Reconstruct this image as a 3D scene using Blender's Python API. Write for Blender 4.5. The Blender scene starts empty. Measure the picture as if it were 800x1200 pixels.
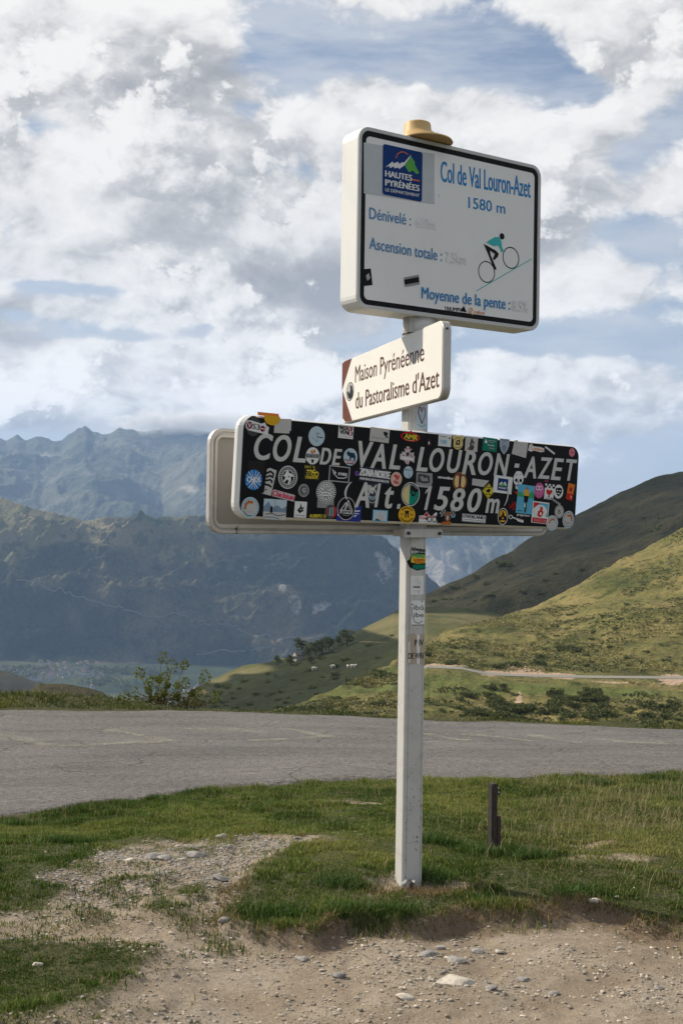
import bpy, bmesh, math, random
import numpy as np
from mathutils import Matrix, Vector, Quaternion

S = bpy.context.scene
COL = S.collection
PI = math.pi

# ------------------------------------------------------------------ camera
EYE = Vector((0.0, 0.0, 1.58))
ROLL, PITCH = 0.0145, 14 / 1450
cam = bpy.data.cameras.new('camera')
cam.sensor_fit = 'VERTICAL'
cam.sensor_height = 36.0
cam.lens = 36.0 * 1450 / 1200
cam.clip_start = 0.05
cam.clip_end = 60000
cam_ob = bpy.data.objects.new('camera', cam)
COL.objects.link(cam_ob)
cam_ob.matrix_world = (Matrix.Translation(EYE) @ Matrix.Rotation(PI / 2 + PITCH, 4, 'X')
                       @ Matrix.Rotation(ROLL, 4, 'Z'))
S.camera = cam_ob

# ------------------------------------------------------------------ light
SUN_EL = math.radians(38)
SUN_DIR = Vector((-0.92 * math.cos(SUN_EL), 0.39 * math.cos(SUN_EL), math.sin(SUN_EL))).normalized()
sun = bpy.data.lights.new('sun', 'SUN')
sun.energy = 5.0
sun.angle = math.radians(0.6)
sun.color = (1.0, 0.90, 0.75)
sun_ob = bpy.data.objects.new('sun', sun)
COL.objects.link(sun_ob)
sun_ob.rotation_euler = (-SUN_DIR).to_track_quat('-Z', 'Y').to_euler()

S.view_settings.view_transform = 'Standard'
S.view_settings.look = 'None'
S.view_settings.exposure = 0.30
S.view_settings.gamma = 1.0
S.cycles.use_denoising = True
S.cycles.max_bounces = 6
S.cycles.diffuse_bounces = 3
S.cycles.volume_bounces = 3
S.cycles.transparent_max_bounces = 12


# ------------------------------------------------------------------ node helpers
class NT:
    def __init__(self, tree):
        self.t = tree
        self.n = tree.nodes
        self.l = tree.links

    def node(self, kind, **kw):
        nd = self.n.new(kind)
        for k, v in kw.items():
            setattr(nd, k, v)
        return nd

    def put(self, sock, v):
        if isinstance(v, bpy.types.NodeSocket):
            self.l.new(v, sock)
        elif v is not None:
            if hasattr(sock.default_value, '__len__') and not hasattr(v, '__len__'):
                v = [v] * len(sock.default_value)
            if hasattr(sock.default_value, '__len__') and len(sock.default_value) == 4 and len(v) == 3:
                v = list(v) + [1]
            sock.default_value = v

    def math(self, op, a, b=None, c=None, clamp=False):
        nd = self.node('ShaderNodeMath', operation=op, use_clamp=clamp)
        for i, v in enumerate((a, b, c)):
            if v is not None:
                self.put(nd.inputs[i], v)
        return nd.outputs[0]

    def vec(self, op, a, b=None, scale=None):
        nd = self.node('ShaderNodeVectorMath', operation=op)
        self.put(nd.inputs[0], a)
        if b is not None:
            self.put(nd.inputs[1], b)
        if scale is not None:
            self.put(nd.inputs['Scale'], scale)
        return nd.outputs['Value'] if op in ('DOT_PRODUCT', 'LENGTH', 'DISTANCE') else nd.outputs[0]

    def noise(self, vector, scale, detail=4, rough=0.5, dist=0.0, lac=2.0, out=0):
        nd = self.node('ShaderNodeTexNoise')
        self.put(nd.inputs['Vector'], vector)
        self.put(nd.inputs['Scale'], scale)
        nd.inputs['Detail'].default_value = detail
        nd.inputs['Roughness'].default_value = rough
        nd.inputs['Distortion'].default_value = dist
        nd.inputs['Lacunarity'].default_value = lac
        return nd.outputs[out]

    def voro(self, vector, scale, feature='F1', rand=1.0, out='Distance'):
        nd = self.node('ShaderNodeTexVoronoi', feature=feature)
        self.put(nd.inputs['Vector'], vector)
        self.put(nd.inputs['Scale'], scale)
        nd.inputs['Randomness'].default_value = rand
        return nd.outputs[out]

    def ramp(self, fac, stops, interp='LINEAR'):
        nd = self.node('ShaderNodeValToRGB')
        nd.color_ramp.interpolation = interp
        e = nd.color_ramp.elements
        while len(e) < len(stops):
            e.new(0.5)
        for i, (p, c) in enumerate(stops):
            e[i].position = p
            e[i].color = (c, c, c, 1) if not hasattr(c, '__len__') else (*c, 1)
        self.put(nd.inputs[0], fac)
        return nd.outputs[0]

    def mr(self, v, a, b, c=0.0, d=1.0, smooth=True):
        nd = self.node('ShaderNodeMapRange')
        nd.interpolation_type = 'SMOOTHSTEP' if smooth else 'LINEAR'
        for i, x in enumerate((v, a, b, c, d)):
            self.put(nd.inputs[i], x)
        return nd.outputs[0]

    def mix(self, fac, a, b, blend='MIX'):
        nd = self.node('ShaderNodeMix', data_type='RGBA', blend_type=blend)
        self.put(nd.inputs[0], fac)
        self.put(nd.inputs[6], a)
        self.put(nd.inputs[7], b)
        return nd.outputs[2]

    def bump(self, h, strength, dist=0.01, normal=None):
        nd = self.node('ShaderNodeBump')
        nd.inputs['Strength'].default_value = strength
        nd.inputs['Distance'].default_value = dist
        self.put(nd.inputs['Height'], h)
        if normal is not None:
            self.put(nd.inputs['Normal'], normal)
        return nd.outputs[0]


def material(name, base=(0.5, 0.5, 0.5), rough=0.7, metal=0.0, spec=0.5):
    m = bpy.data.materials.new(name)
    m.use_nodes = True
    nt = NT(m.node_tree)
    b = nt.n['Principled BSDF']
    b.inputs['Base Color'].default_value = (*base, 1)
    b.inputs['Roughness'].default_value = rough
    b.inputs['Metallic'].default_value = metal
    b.inputs['Specular IOR Level'].default_value = spec
    return m, nt, b


# ------------------------------------------------------------------ sky
def dirv(px, py):
    """direction of a point of the sky, from its bearing and height over the horizon"""
    a, e = (px - 400) / 1450, (614 - py) / 1450
    return Vector((a, 1, e)).normalized()


world = bpy.data.worlds.new('World')
S.world = world
world.use_nodes = True
w = NT(world.node_tree)
world.cycles.sampling_method = 'MANUAL'
world.cycles.sample_map_resolution = 256
bg = w.n['Background']
tc = w.node('ShaderNodeTexCoord').outputs['Generated']
sky = w.node('ShaderNodeTexSky', sky_type='NISHITA')
sky.sun_disc = False
sky.sun_elevation = SUN_EL
sky.sun_rotation = math.atan2(SUN_DIR.x, SUN_DIR.y)
sky.altitude = 1600
sky.air_density = 1.0
sky.dust_density = 1.6
sky.ozone_density = 1.0
bg.inputs['Strength'].default_value = 0.1
nrm = w.vec('NORMALIZE', tc)
flat = w.vec('MULTIPLY', nrm, (1.0, 1.0, 1.55))
warp = w.vec('SUBTRACT', w.noise(flat, 3.0, 2, 0.5, out=1), (0.5, 0.5, 0.5))
p = w.vec('ADD', flat, w.vec('SCALE', warp, scale=0.10))


def blob(px, py, rx, ry, amount):
    c = dirv(px, py)
    d = w.vec('MULTIPLY', w.vec('SUBTRACT', nrm, tuple(c)), (1450 / rx, 1450 / rx, 1450 / ry))
    q = w.vec('DOT_PRODUCT', d, d)
    return w.math('MULTIPLY', w.math('EXPONENT', w.math('MULTIPLY', q, -1.0)), amount)


def total(lst):
    t = lst[0]
    for x in lst[1:]:
        t = w.math('ADD', t, x)
    return t


def puffs(v, scale, detail, rough=0.5):
    nd = w.node('ShaderNodeTexVoronoi', feature='F1')
    w.put(nd.inputs['Vector'], v)
    nd.inputs['Scale'].default_value = scale
    nd.inputs['Detail'].default_value = detail
    nd.inputs['Roughness'].default_value = rough
    nd.inputs['Lacunarity'].default_value = 2.3
    nd.normalize = True
    return w.math('SUBTRACT', 1.0, nd.outputs['Distance'])


big = w.noise(p, 4.2, 3, 0.5)
warp2 = w.vec('SUBTRACT', w.noise(flat, 16.0, 4, 0.6, out=1), (0.5, 0.5, 0.5))
pw = w.vec('ADD', p, w.vec('SCALE', warp2, scale=0.030))


def heap(v, detail):
    """billowing cloud height"""
    return w.math('ADD', w.math('MULTIPLY', puffs(v, 9.0, detail, 0.55), 0.62), w.math('MULTIPLY', w.noise(v, 5.5, detail + 2, 0.58), 0.52))


hp = heap(pw, 4.0)
dens = w.math('ADD', w.math('MULTIPLY', big, 0.42), hp)
cover = total([
    blob(*b) for b in (
        (530, 128, 70, 26, 0.12), (400, 30, 30, 14, 0.06), (70, 366, 80, 13, 0.10), (120, 500, 140, 16, 0.10), (325, 160, 60, 40, 0.14), (60, 300, 100, 22, 0.08), (30, 165, 60, 16, 0.05), (690, 250, 60, 70, 0.08), (720, 60, 60, 40, 0.05), (10, 250, 40, 30, 0.07),
        (345, 50, 60, 36, -0.16), (500, 62, 130, 34, -0.20), (660, 100, 60, 30, -0.16), (385, 15, 60, 20, -0.08),
        (735, 190, 40, 26, -0.10), (735, 270, 60, 26, -0.13), (620, 30, 60, 22, -0.04), (155, 18, 26, 8, -0.06),
        (285, 128, 24, 10, -0.09), (45, 160, 45, 16, -0.10), (5, 275, 16, 22, -0.10), (30, 245, 20, 16, -0.03),
        (60, 340, 50, 7, -0.10), (125, 345, 34, 7, -0.06), (150, 398, 55, 8, -0.12), (225, 388, 26, 12, -0.12), (20, 375, 24, 8, -0.10),
        (590, 400, 60, 14, -0.06), (700, 392, 100, 13, -0.14), (740, 570, 200, 26, -0.30), (560, 420, 40, 14, 0.05),
        (60, 70, 160, 70, 0.14), (230, 110, 120, 70, 0.10), (90, 225, 110, 70, 0.14), (300, 270, 160, 80, 0.16), (60, 310, 120, 30, 0.05),
        (40, 470, 160, 34, 0.22), (200, 470, 100, 40, 0.22), (330, 430, 140, 70, 0.18), (440, 110, 60, 42, 0.14), (570, 190, 90, 55, 0.17),
        (750, 50, 90, 38, 0.16), (640, 250, 60, 60, 0.13), (700, 330, 100, 26, 0.13), (640, 440, 110, 26, 0.16), (760, 450, 60, 20, 0.10), (600, 490, 220, 20, 0.20),
        (770, 210, 34, 26, 0.10), (110, 420, 110, 16, 0.12), (740, 520, 120, 12, -0.04), (520, 330, 90, 90, 0.10), (440, 470, 80, 40, 0.20),
    )])
d1 = w.math('ADD', dens, cover)
alpha = w.mr(d1, 0.868, 0.955)
# light from the sun's side: compare the cloud height with that a little nearer the sun
toward = tuple((Vector((-0.55, 0.0, 0.85)).normalized() * 0.022))
relief = w.math('MULTIPLY', w.math('SUBTRACT', hp, heap(w.vec('ADD', pw, toward), 4.0)), 4.2)
toward2 = tuple((Vector((-0.55, 0.0, 0.85)).normalized() * 0.075))
relief = w.math('ADD', relief, w.math('MULTIPLY', w.math('SUBTRACT', heap(p, 0.0), heap(w.vec('ADD', p, toward2), 0.0)), 0.9))
core = total([
    blob(*b) for b in (
        (215, 90, 80, 34, 0.34), (250, 230, 100, 36, 0.36), (375, 200, 60, 34, 0.28), (340, 325, 130, 24, 0.42), (150, 120, 60, 20, 0.14),
        (10, 385, 60, 22, 0.40), (590, 470, 130, 16, 0.22), (45, 505, 150, 9, 0.18), (400, 350, 60, 40, 0.25), (620, 270, 50, 40, 0.20),
        (690, 190, 40, 40, 0.10), (600, 500, 240, 22, 0.28), (660, 350, 60, 14, 0.16), (700, 70, 40, 20, 0.10), (380, 460, 70, 30, 0.12),
        (60, 60, 90, 50, -0.22), (95, 240, 70, 60, -0.24), (180, 450, 170, 40, -0.26), (60, 440, 50, 24, -0.12), (330, 450, 120, 40, -0.12), (570, 150, 80, 34, -0.22), (40, 130, 60, 20, -0.1),
        (770, 45, 70, 34, -0.16), (340, 125, 70, 24, -0.18), (280, 410, 120, 20, -0.14), (440, 110, 50, 40, -0.16), (220, 240, 20, 16, -0.16), (690, 320, 50, 16, -0.14),
    )])
thick = w.mr(d1, 0.96, 1.30)
shade = w.math('ADD', w.math('SUBTRACT', w.math('ADD', w.math('MULTIPLY', thick, 0.36), w.math('MULTIPLY', core, 1.0)), relief), 0.27, clamp=True)
# nearer heaps standing in front of the grey layer
flat2 = w.vec('ADD', w.vec('MULTIPLY', nrm, (1.0, 1.0, 1.25)), (0.37, 0.11, 0.53))
warp3 = w.vec('SUBTRACT', w.noise(flat2, 22.0, 4, 0.6, out=1), (0.5, 0.5, 0.5))
p3 = w.vec('ADD', flat2, w.vec('SCALE', warp3, scale=0.018))


def heap2(v, detail):
    return w.math('ADD', w.math('MULTIPLY', puffs(v, 15.0, detail, 0.6), 0.55), w.math('MULTIPLY', w.noise(v, 8.0, detail + 1, 0.55), 0.60))


h2 = heap2(p3, 4.0)
h2s = heap2(w.vec('ADD', p3, tuple(Vector((-0.5, 0.0, 0.85)).normalized() * 0.013)), 4.0)
h2t = heap2(w.vec('ADD', p3, tuple(Vector((-0.4, 0.0, 0.9)).normalized() * 0.045)), 0.0)
a2 = w.math('MULTIPLY', w.mr(h2, 0.715, 0.765), alpha)
lit = w.math('ADD', w.math('MULTIPLY', w.math('SUBTRACT', h2, h2s), 4.2), w.math('MULTIPLY', w.math('SUBTRACT', heap2(p3, 0.0), h2t), 1.5))
shade2 = w.math('SUBTRACT', w.math('ADD', w.math('MULTIPLY', core, 0.85), 0.30), lit, clamp=True)
shade = w.math('ADD', w.math('MULTIPLY', shade, w.math('SUBTRACT', 1.0, a2)), w.math('MULTIPLY', shade2, a2))
cloud = w.ramp(shade, [(0.0, (8.1, 7.9, 7.6)), (0.28, (7.0, 6.85, 6.65)), (0.55, (4.8, 4.78, 4.76)), (0.8, (3.7, 3.7, 3.76)), (1.0, (3.1, 3.12, 3.25))])
haze_low = w.mr(w.vec('DOT_PRODUCT', nrm, (0, 0, 1)), 0.0, 0.42, 0.62, 0.12)
skyc = w.mix(haze_low, sky.outputs[0], (5.4, 5.8, 6.3))
thin = w.mr(w.noise(w.vec('MULTIPLY', nrm, (2, 2, 9)), 3.5, 6, 0.6), 0.32, 0.66, 0.05, 0.68)
skyc = w.mix(thin, skyc, (6.6, 6.8, 7.1))
skyc = w.vec('SCALE', skyc, scale=0.86)
low = w.mr(w.vec('DOT_PRODUCT', nrm, (0, 0, 1)), 0.02, 0.22, 1.32, 1.0)
cloud = w.vec('SCALE', cloud, scale=low)
w.l.new(w.mix(alpha, skyc, cloud), bg.inputs['Color'])


# ------------------------------------------------------------------ object helpers
def tag(o, label=None, cat=None, group=None, kind=None):
    if label:
        o['label'] = label
    if cat:
        o['category'] = cat
    if group:
        o['group'] = group
    if kind:
        o['kind'] = kind
    return o


def empty(name, loc=(0, 0, 0), rz=0):
    o = bpy.data.objects.new(name, None)
    COL.objects.link(o)
    o.location = loc
    o.rotation_euler = (0, 0, rz)
    o.empty_display_size = 0.1
    return o


def link(name, me, parent=None, mats=()):
    o = bpy.data.objects.new(name, me)
    COL.objects.link(o)
    if parent is not None:
        o.parent = parent
    for m in mats:
        me.materials.append(m)
    return o


def mesh_np(name, verts, quads=None, tris=None, smooth=False, attrs=None, mat_idx=None):
    me = bpy.data.meshes.new(name)
    verts = np.asarray(verts, dtype=np.float32)
    nq = 0 if quads is None else len(quads)
    ntr = 0 if tris is None else len(tris)
    me.vertices.add(len(verts))
    me.vertices.foreach_set('co', verts.ravel())
    loops = []
    if nq:
        loops.append(np.asarray(quads, dtype=np.int32).ravel())
    if ntr:
        loops.append(np.asarray(tris, dtype=np.int32).ravel())
    loops = np.concatenate(loops)
    me.loops.add(len(loops))
    me.loops.foreach_set('vertex_index', loops)
    me.polygons.add(nq + ntr)
    starts = np.concatenate([np.arange(nq) * 4, nq * 4 + np.arange(ntr) * 3]).astype(np.int32)
    me.polygons.foreach_set('loop_start', starts)
    if mat_idx is not None:
        me.polygons.foreach_set('material_index', np.asarray(mat_idx, dtype=np.int32))
    me.polygons.foreach_set('use_smooth', np.full(nq + ntr, smooth))
    if attrs:
        for k, (dt, arr) in attrs.items():
            a = me.attributes.new(k, dt, 'POINT')
            arr = np.asarray(arr, dtype=np.float32)
            if dt == 'FLOAT':
                a.data.foreach_set('value', arr.ravel())
            else:
                if arr.shape[1] == 3:
                    arr = np.concatenate([arr, np.ones((len(arr), 1), np.float32)], 1)
                a.data.foreach_set('color', arr.ravel())
    me.update(calc_edges=True)
    return me


def grid_quads(nr, nc, flip=False):
    i = np.arange(nr - 1)[:, None] * nc + np.arange(nc - 1)[None, :]
    q = np.stack([i, i + 1, i + nc + 1, i + nc], -1).reshape(-1, 4)
    return q[:, ::-1] if flip else q


def _hash(ix, iy, seed):
    h = (ix.astype(np.int64) * 374761393 + iy.astype(np.int64) * 668265263 + seed * 974634777) & 0x7fffffff
    h = ((h ^ (h >> 13)) * 1274126177) & 0x7fffffff
    h = (h ^ (h >> 16)) & 0xffffff
    return h / float(0xffffff)


def vnoise(x, y, seed=0):
    x = np.asarray(x, float)
    y = np.asarray(y, float)
    ix, iy = np.floor(x), np.floor(y)
    fx, fy = x - ix, y - iy
    ux, uy = fx * fx * fx * (fx * (fx * 6 - 15) + 10), fy * fy * fy * (fy * (fy * 6 - 15) + 10)
    a, b = _hash(ix, iy, seed), _hash(ix + 1, iy, seed)
    c, d = _hash(ix, iy + 1, seed), _hash(ix + 1, iy + 1, seed)
    return (a + (b - a) * ux) * (1 - uy) + (c + (d - c) * ux) * uy


def fbm(x, y, octv=5, seed=0, gain=0.5, ridged=False):
    t, amp, s, f = 0, 1.0, 0.0, 1.0
    ca, sa = math.cos(0.6), math.sin(0.6)
    for o in range(octv):
        n = vnoise(x * f, y * f, seed + o * 17)
        if ridged:
            n = 1 - np.abs(2 * n - 1)
            n = n * n
        t = t + amp * n
        s += amp
        amp *= gain
        f *= 2.03
        x, y = x * ca - y * sa, x * sa + y * ca
    return t / s


def sstep(a, b, x):
    t = np.clip((np.asarray(x, float) - a) / (b - a), 0, 1)
    return t * t * (3 - 2 * t)


def in_poly(px, py, poly):
    inside = np.zeros(np.shape(px), bool)
    n = len(poly)
    for i in range(n):
        x1, y1 = poly[i]
        x2, y2 = poly[(i + 1) % n]
        if y1 == y2:
            continue
        c = ((y1 > py) != (y2 > py)) & (px < (x2 - x1) * (py - y1) / (y2 - y1) + x1)
        inside ^= c
    return inside


def poly_dist(px, py, poly, closed=True):
    """distance to the outline of a polygon (positive), arrays"""
    d = np.full(np.shape(px), 1e9)
    n = len(poly)
    for i in range(n if closed else n - 1):
        x1, y1 = poly[i]
        x2, y2 = poly[(i + 1) % n]
        dx, dy = x2 - x1, y2 - y1
        t = np.clip(((px - x1) * dx + (py - y1) * dy) / (dx * dx + dy * dy + 1e-12), 0, 1)
        d = np.minimum(d, np.hypot(px - x1 - t * dx, py - y1 - t * dy))
    return d

# surveyed outlines: contour polylines of the hills (metres), road edges, stones, houses
PEAKS = [[(-5239.8, 11500.0, 354.0), (-2384.3, 11500.0, 395.4), (-4.6, 11500.0, 429.9), (2384.2, 11500.0, -249.3), (4766.9, 11500.0, -611.0)], [(-4469.1, 9800.0, 504.8), (-3086.8, 9700.0, 612.8), (-2818.8, 9700.0, 596.6), (-2685.6, 9700.0, 638.7), (-2631.6, 9700.0, 612.7), (-2552.0, 9700.0, 654.1), (-2471.0, 9700.0, 615.0), (-2384.5, 9700.0, 649.8), (-2283.6, 9700.0, 617.8), (-2203.2, 9700.0, 612.2), (-2095.6, 9600.0, 680.1), (-1976.3, 9500.0, 726.9), (-1923.0, 9500.0, 675.2), (-1811.2, 9500.0, 657.2), (-1713.7, 9500.0, 711.1), (-1516.7, 9500.0, 687.7), (-1254.9, 9500.0, 717.7), (-992.0, 9500.0, 682.2), (-665.1, 9500.0, 739.4), (-270.3, 9500.0, 646.7), (256.5, 9500.0, 490.4), (652.1, 9500.0, 325.6), (1046.9, 9500.0, 206.8), (1310.6, 9500.0, 86.1), (1573.9, 9500.0, -1.8), (1968.7, 9500.0, -140.2), (3937.2, 9500.0, -439.0)], [(-3732.0, 8200.0, 26.6), (-2605.1, 8200.0, 269.3), (-2238.5, 8100.0, 293.2), (-1933.6, 8000.0, 216.4), (-1660.0, 8000.0, 358.4), (-1382.8, 8000.0, 279.6), (-1144.9, 7900.0, 115.8), (-852.9, 7700.0, 276.1), (-532.6, 7700.0, 174.4), (0.0, 7500.0, 74.0), (398.1, 7200.0, 17.3), (647.0, 7200.0, -28.8), (1023.7, 7400.0, -141.8), (1577.0, 7600.0, -269.0), (3150.3, 7600.0, -403.3)], [(-2907.7, 6400.0, -243.5), (-1762.3, 6400.0, -138.7), (-1321.1, 6400.0, -132.3), (-649.0, 6300.0, -120.8), (5.5, 6100.0, -317.9), (336.8, 6000.0, -349.2), (668.7, 6000.0, -427.1), (1248.6, 6000.0, -501.3), (2489.7, 6000.0, -565.9)], [(-2537.0, 5600.0, -598.5), (-1534.1, 5600.0, -584.0), (-569.7, 5600.0, -570.0), (9.2, 5400.0, -578.7), (604.8, 5400.0, -607.2), (1126.0, 5400.0, -636.8), (2242.3, 5400.0, -657.8)]]
RIDGE = [[(-2700.1, 5600.0, -138.0), (-1541.4, 5600.0, -159.8), (-575.7, 5600.0, -184.4), (161.1, 5600.0, -405.2), (626.2, 5600.0, -552.7), (1398.7, 5600.0, -618.6)], [(-2077.3, 4300.0, 102.0), (-1275.6, 4200.0, 93.2), (-1145.6, 4150.0, 76.6), (-1069.2, 4100.0, 53.9), (-998.9, 4080.0, 32.1), (-909.7, 4060.0, 16.4), (-826.3, 4050.0, 3.6), (-777.6, 4000.0, 12.4), (-739.1, 4000.0, 18.4), (-689.4, 4000.0, 16.4), (-551.4, 4000.0, 15.7), (-427.3, 4000.0, 20.2), (-279.0, 4050.0, 19.9), (-167.0, 4050.0, -0.8), (-55.3, 4050.0, 0.8), (56.7, 4050.0, -17.2), (140.9, 4050.0, -46.7), (211.5, 4050.0, -101.5), (282.5, 4050.0, -184.2), (367.4, 4050.0, -272.2), (564.1, 4050.0, -369.8), (1011.6, 4050.0, -446.9)], [(-1903.0, 3950.0, -178.5), (-1087.0, 3950.0, -125.8), (-923.8, 3950.0, -109.9), (-783.5, 3930.0, -120.9), (-673.6, 3920.0, -105.5), (-535.3, 3900.0, -129.9), (-374.4, 3900.0, -100.7), (-266.7, 3900.0, -112.5), (-159.2, 3900.0, -111.0), (-51.2, 3900.0, -136.3), (84.6, 3920.0, -202.6), (221.7, 3940.0, -269.5), (549.5, 3940.0, -413.9), (984.4, 3940.0, -461.8)], [(-1827.7, 3800.0, -328.7), (-1042.6, 3800.0, -304.2), (-778.7, 3790.0, -299.6), (-565.7, 3760.0, -268.4), (-385.8, 3780.0, -306.2), (-203.0, 3760.0, -263.1), (4.9, 3780.0, -300.5), (213.8, 3780.0, -336.5), (527.9, 3780.0, -449.1), (944.8, 3780.0, -469.0)], [(-1796.6, 3740.0, -441.8), (-1023.8, 3740.0, -430.7), (-689.0, 3740.0, -420.7), (-505.8, 3720.0, -428.6), (-349.9, 3700.0, -439.3), (-194.7, 3660.0, -445.0), (205.5, 3600.0, -456.7), (900.1, 3600.0, -471.4)], [(-1709.0, 3560.0, -479.3), (-973.6, 3560.0, -468.6), (-654.8, 3560.0, -464.0), (-382.8, 3540.0, -469.7), (200.5, 3500.0, -492.1), (875.7, 3500.0, -506.4)]]
FARHILL = [[(-9.7, 900.0, -175.7), (63.4, 900.0, -88.0), (158.0, 950.0, -45.9), (248.4, 1000.0, 1.0), (317.2, 1000.0, 22.7), (517.2, 1000.0, 25.6)], [(-7.7, 640.0, -69.5), (14.3, 650.0, -53.8), (30.3, 660.0, -44.4), (47.5, 680.0, -36.6), (62.4, 690.0, -29.9), (75.8, 700.0, -23.9), (82.5, 700.0, -19.4), (90.1, 700.0, -15.0), (98.2, 710.0, -12.2), (114.9, 720.0, -1.7), (126.9, 730.0, 3.9), (139.8, 740.0, 9.7), (156.1, 750.0, 16.8), (167.6, 760.0, 22.4), (180.4, 770.0, 27.6), (205.1, 790.0, 35.6), (220.4, 800.0, 38.4), (259.8, 820.0, 43.8), (465.3, 900.0, 35.6)], [(-7.1, 600.0, -75.4), (27.7, 600.0, -48.0), (42.1, 600.0, -42.5), (66.8, 600.0, -35.1), (101.4, 610.0, -22.6), (137.0, 620.0, -7.5), (176.5, 640.0, 10.3), (209.3, 660.0, 20.1), (393.1, 760.0, 19.9)], [(-6.4, 560.0, -85.7), (26.0, 560.0, -58.2), (39.4, 560.0, -52.3), (77.9, 560.0, -45.9), (116.3, 560.0, -29.9), (154.8, 560.0, -13.9), (310.5, 600.0, -4.7)]]
KNOLL = [[(-75.5, 560.0, -102.1), (-37.3, 560.0, -82.3), (1.2, 580.0, -72.7), (42.3, 600.0, -62.3), (100.2, 600.0, -57.3), (125.0, 600.0, -57.0)], [(-62.6, 440.0, -66.3), (-55.1, 440.0, -62.2), (-49.7, 445.0, -57.1), (-43.0, 448.0, -54.0), (-34.8, 450.0, -50.4), (-24.1, 452.0, -48.6), (-16.5, 455.0, -46.6), (-8.1, 460.0, -44.2), (0.7, 465.0, -41.3), (8.7, 470.0, -37.8), (21.1, 480.0, -32.8), (34.3, 490.0, -30.7), (49.5, 490.0, -30.8), (64.8, 480.0, -33.2), (80.0, 480.0, -38.9), (100.0, 480.0, -45.3)], [(-56.1, 395.0, -63.4), (-49.4, 395.0, -59.0), (-37.2, 395.0, -52.8), (-26.4, 395.0, -49.4), (-15.6, 395.0, -46.0), (0.7, 400.0, -42.0), (17.7, 400.0, -35.1), (28.1, 400.0, -32.2), (44.7, 400.0, -33.1), (66.8, 400.0, -37.7), (83.4, 400.0, -43.0)], [(-46.8, 330.0, -56.8), (-35.5, 330.0, -52.6), (-17.4, 330.0, -49.6), (0.7, 330.0, -46.4), (23.4, 330.0, -38.1), (46.1, 330.0, -37.8), (68.8, 330.0, -39.7)], [(-39.446, 280.0, -65.652), (0.95, 280.0, -61.223), (58.652, 280.0, -52.695)]]
HILLSIDE = [[(-36.6, 460.0, -89.5), (1.1, 460.0, -70.0), (26.2, 460.0, -50.6), (53.6, 480.0, -39.3), (83.3, 500.0, -33.7), (115.1, 520.0, -20.4), (149.2, 540.0, -9.7), (193.1, 560.0, 9.8), (308.8, 560.0, 26.9)], [(-18.008, 225.0, -36.482), (-9.768, 230.0, -32.617), (-5.262, 240.0, -32.216), (0.507, 250.0, -30.958), (5.913, 262.0, -30.279), (12.447, 280.0, -29.297), (20.3, 320.0, -29.7), (30.3, 360.0, -29.7), (42.4, 380.0, -28.2), (54.9, 395.0, -25.9), (62.2, 400.0, -24.5), (73.0, 405.0, -19.7), (86.8, 410.0, -12.1), (95.2, 415.0, -8.5), (107.3, 420.0, -3.2), (117.3, 425.0, 2.1), (136.4, 430.0, 10.7), (242.5, 440.0, 33.6)], [(-17.194, 215.0, -35.677), (-9.323, 220.0, -32.491), (0.498, 232.0, -30.53), (11.373, 255.0, -29.171), (20.624, 292.0, -30.509), (25.7, 305.0, -30.4), (35.8, 320.0, -30.5), (45.3, 325.0, -29.8), (68.7, 330.0, -24.9), (92.7, 335.0, -20.4), (108.1, 340.0, -18.2), (187.8, 340.0, -11.2)], [(-16.625, 208.0, -35.036), (-8.882, 210.0, -32.097), (0.501, 220.0, -30.836), (10.732, 240.0, -29.343), (18.942, 268.0, -28.794), (26.527, 270.0, -29.284), (32.359, 272.0, -30.554), (38.264, 274.0, -31.085), (45.982, 275.0, -31.284), (57.558, 276.0, -31.428), (77.126, 278.0, -31.581), (154.839, 280.0, -32.051)], [(-16.543, 207.0, -35.002), (-8.793, 208.0, -32.063), (0.501, 218.0, -30.841), (10.602, 237.0, -29.283), (18.524, 262.0, -28.564), (25.944, 264.0, -29.052), (31.653, 266.0, -30.394), (37.432, 268.0, -30.831), (44.986, 269.0, -31.085), (56.313, 270.0, -31.231), (75.467, 272.0, -31.39), (151.527, 274.0, -31.896)], [(-15.642, 196.0, -34.539), (-8.35, 198.0, -31.806), (0.501, 205.0, -31.022), (9.668, 215.0, -29.966), (16.19, 228.0, -29.749), (32.466, 232.0, -31.184), (48.864, 234.0, -31.555), (65.533, 236.0, -31.603), (132.765, 240.0, -32.199)], [(-14.486, 182.0, -34.46), (-7.718, 184.0, -32.227), (0.498, 186.0, -30.94), (14.269, 200.0, -30.715), (28.743, 205.0, -31.599), (57.812, 208.0, -32.242), (117.319, 212.0, -32.922)], [(-9.299, 120.0, -38.646), (9.522, 130.0, -37.259), (36.338, 130.0, -36.872), (72.095, 130.0, -36.355)]]
LANE = [(7.459, 255.0, -25.718), (13.085, 262.0, -26.84), (16.96, 266.0, -28.045), (21.632, 267.0, -28.824), (26.285, 267.5, -29.274), (29.165, 268.5, -29.904), (32.006, 269.0, -30.477), (37.848, 271.0, -30.951), (45.484, 272.0, -31.206), (56.936, 273.0, -31.351), (76.297, 275.0, -31.507), (153.183, 277.0, -31.976)]
ROAD_NEAR = [(-3.49, 6.395), (-2.701, 7.213), (-2.128, 7.835), (-1.659, 8.173), (-1.35, 8.344), (-0.991, 8.716), (-0.583, 8.886), (0.029, 9.076), (1.05, 9.271), (1.97, 9.399), (2.657, 9.545), (4.098, 9.851), (7.36, 10.648)]
ROAD_FAR = [(-7.984, 14.551), (-3.775, 13.824), (-1.887, 13.942), (-0.63, 13.749), (0.781, 13.579), (2.251, 13.421), (3.641, 13.099), (5.244, 12.614), (8.18, 11.834)]
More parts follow.
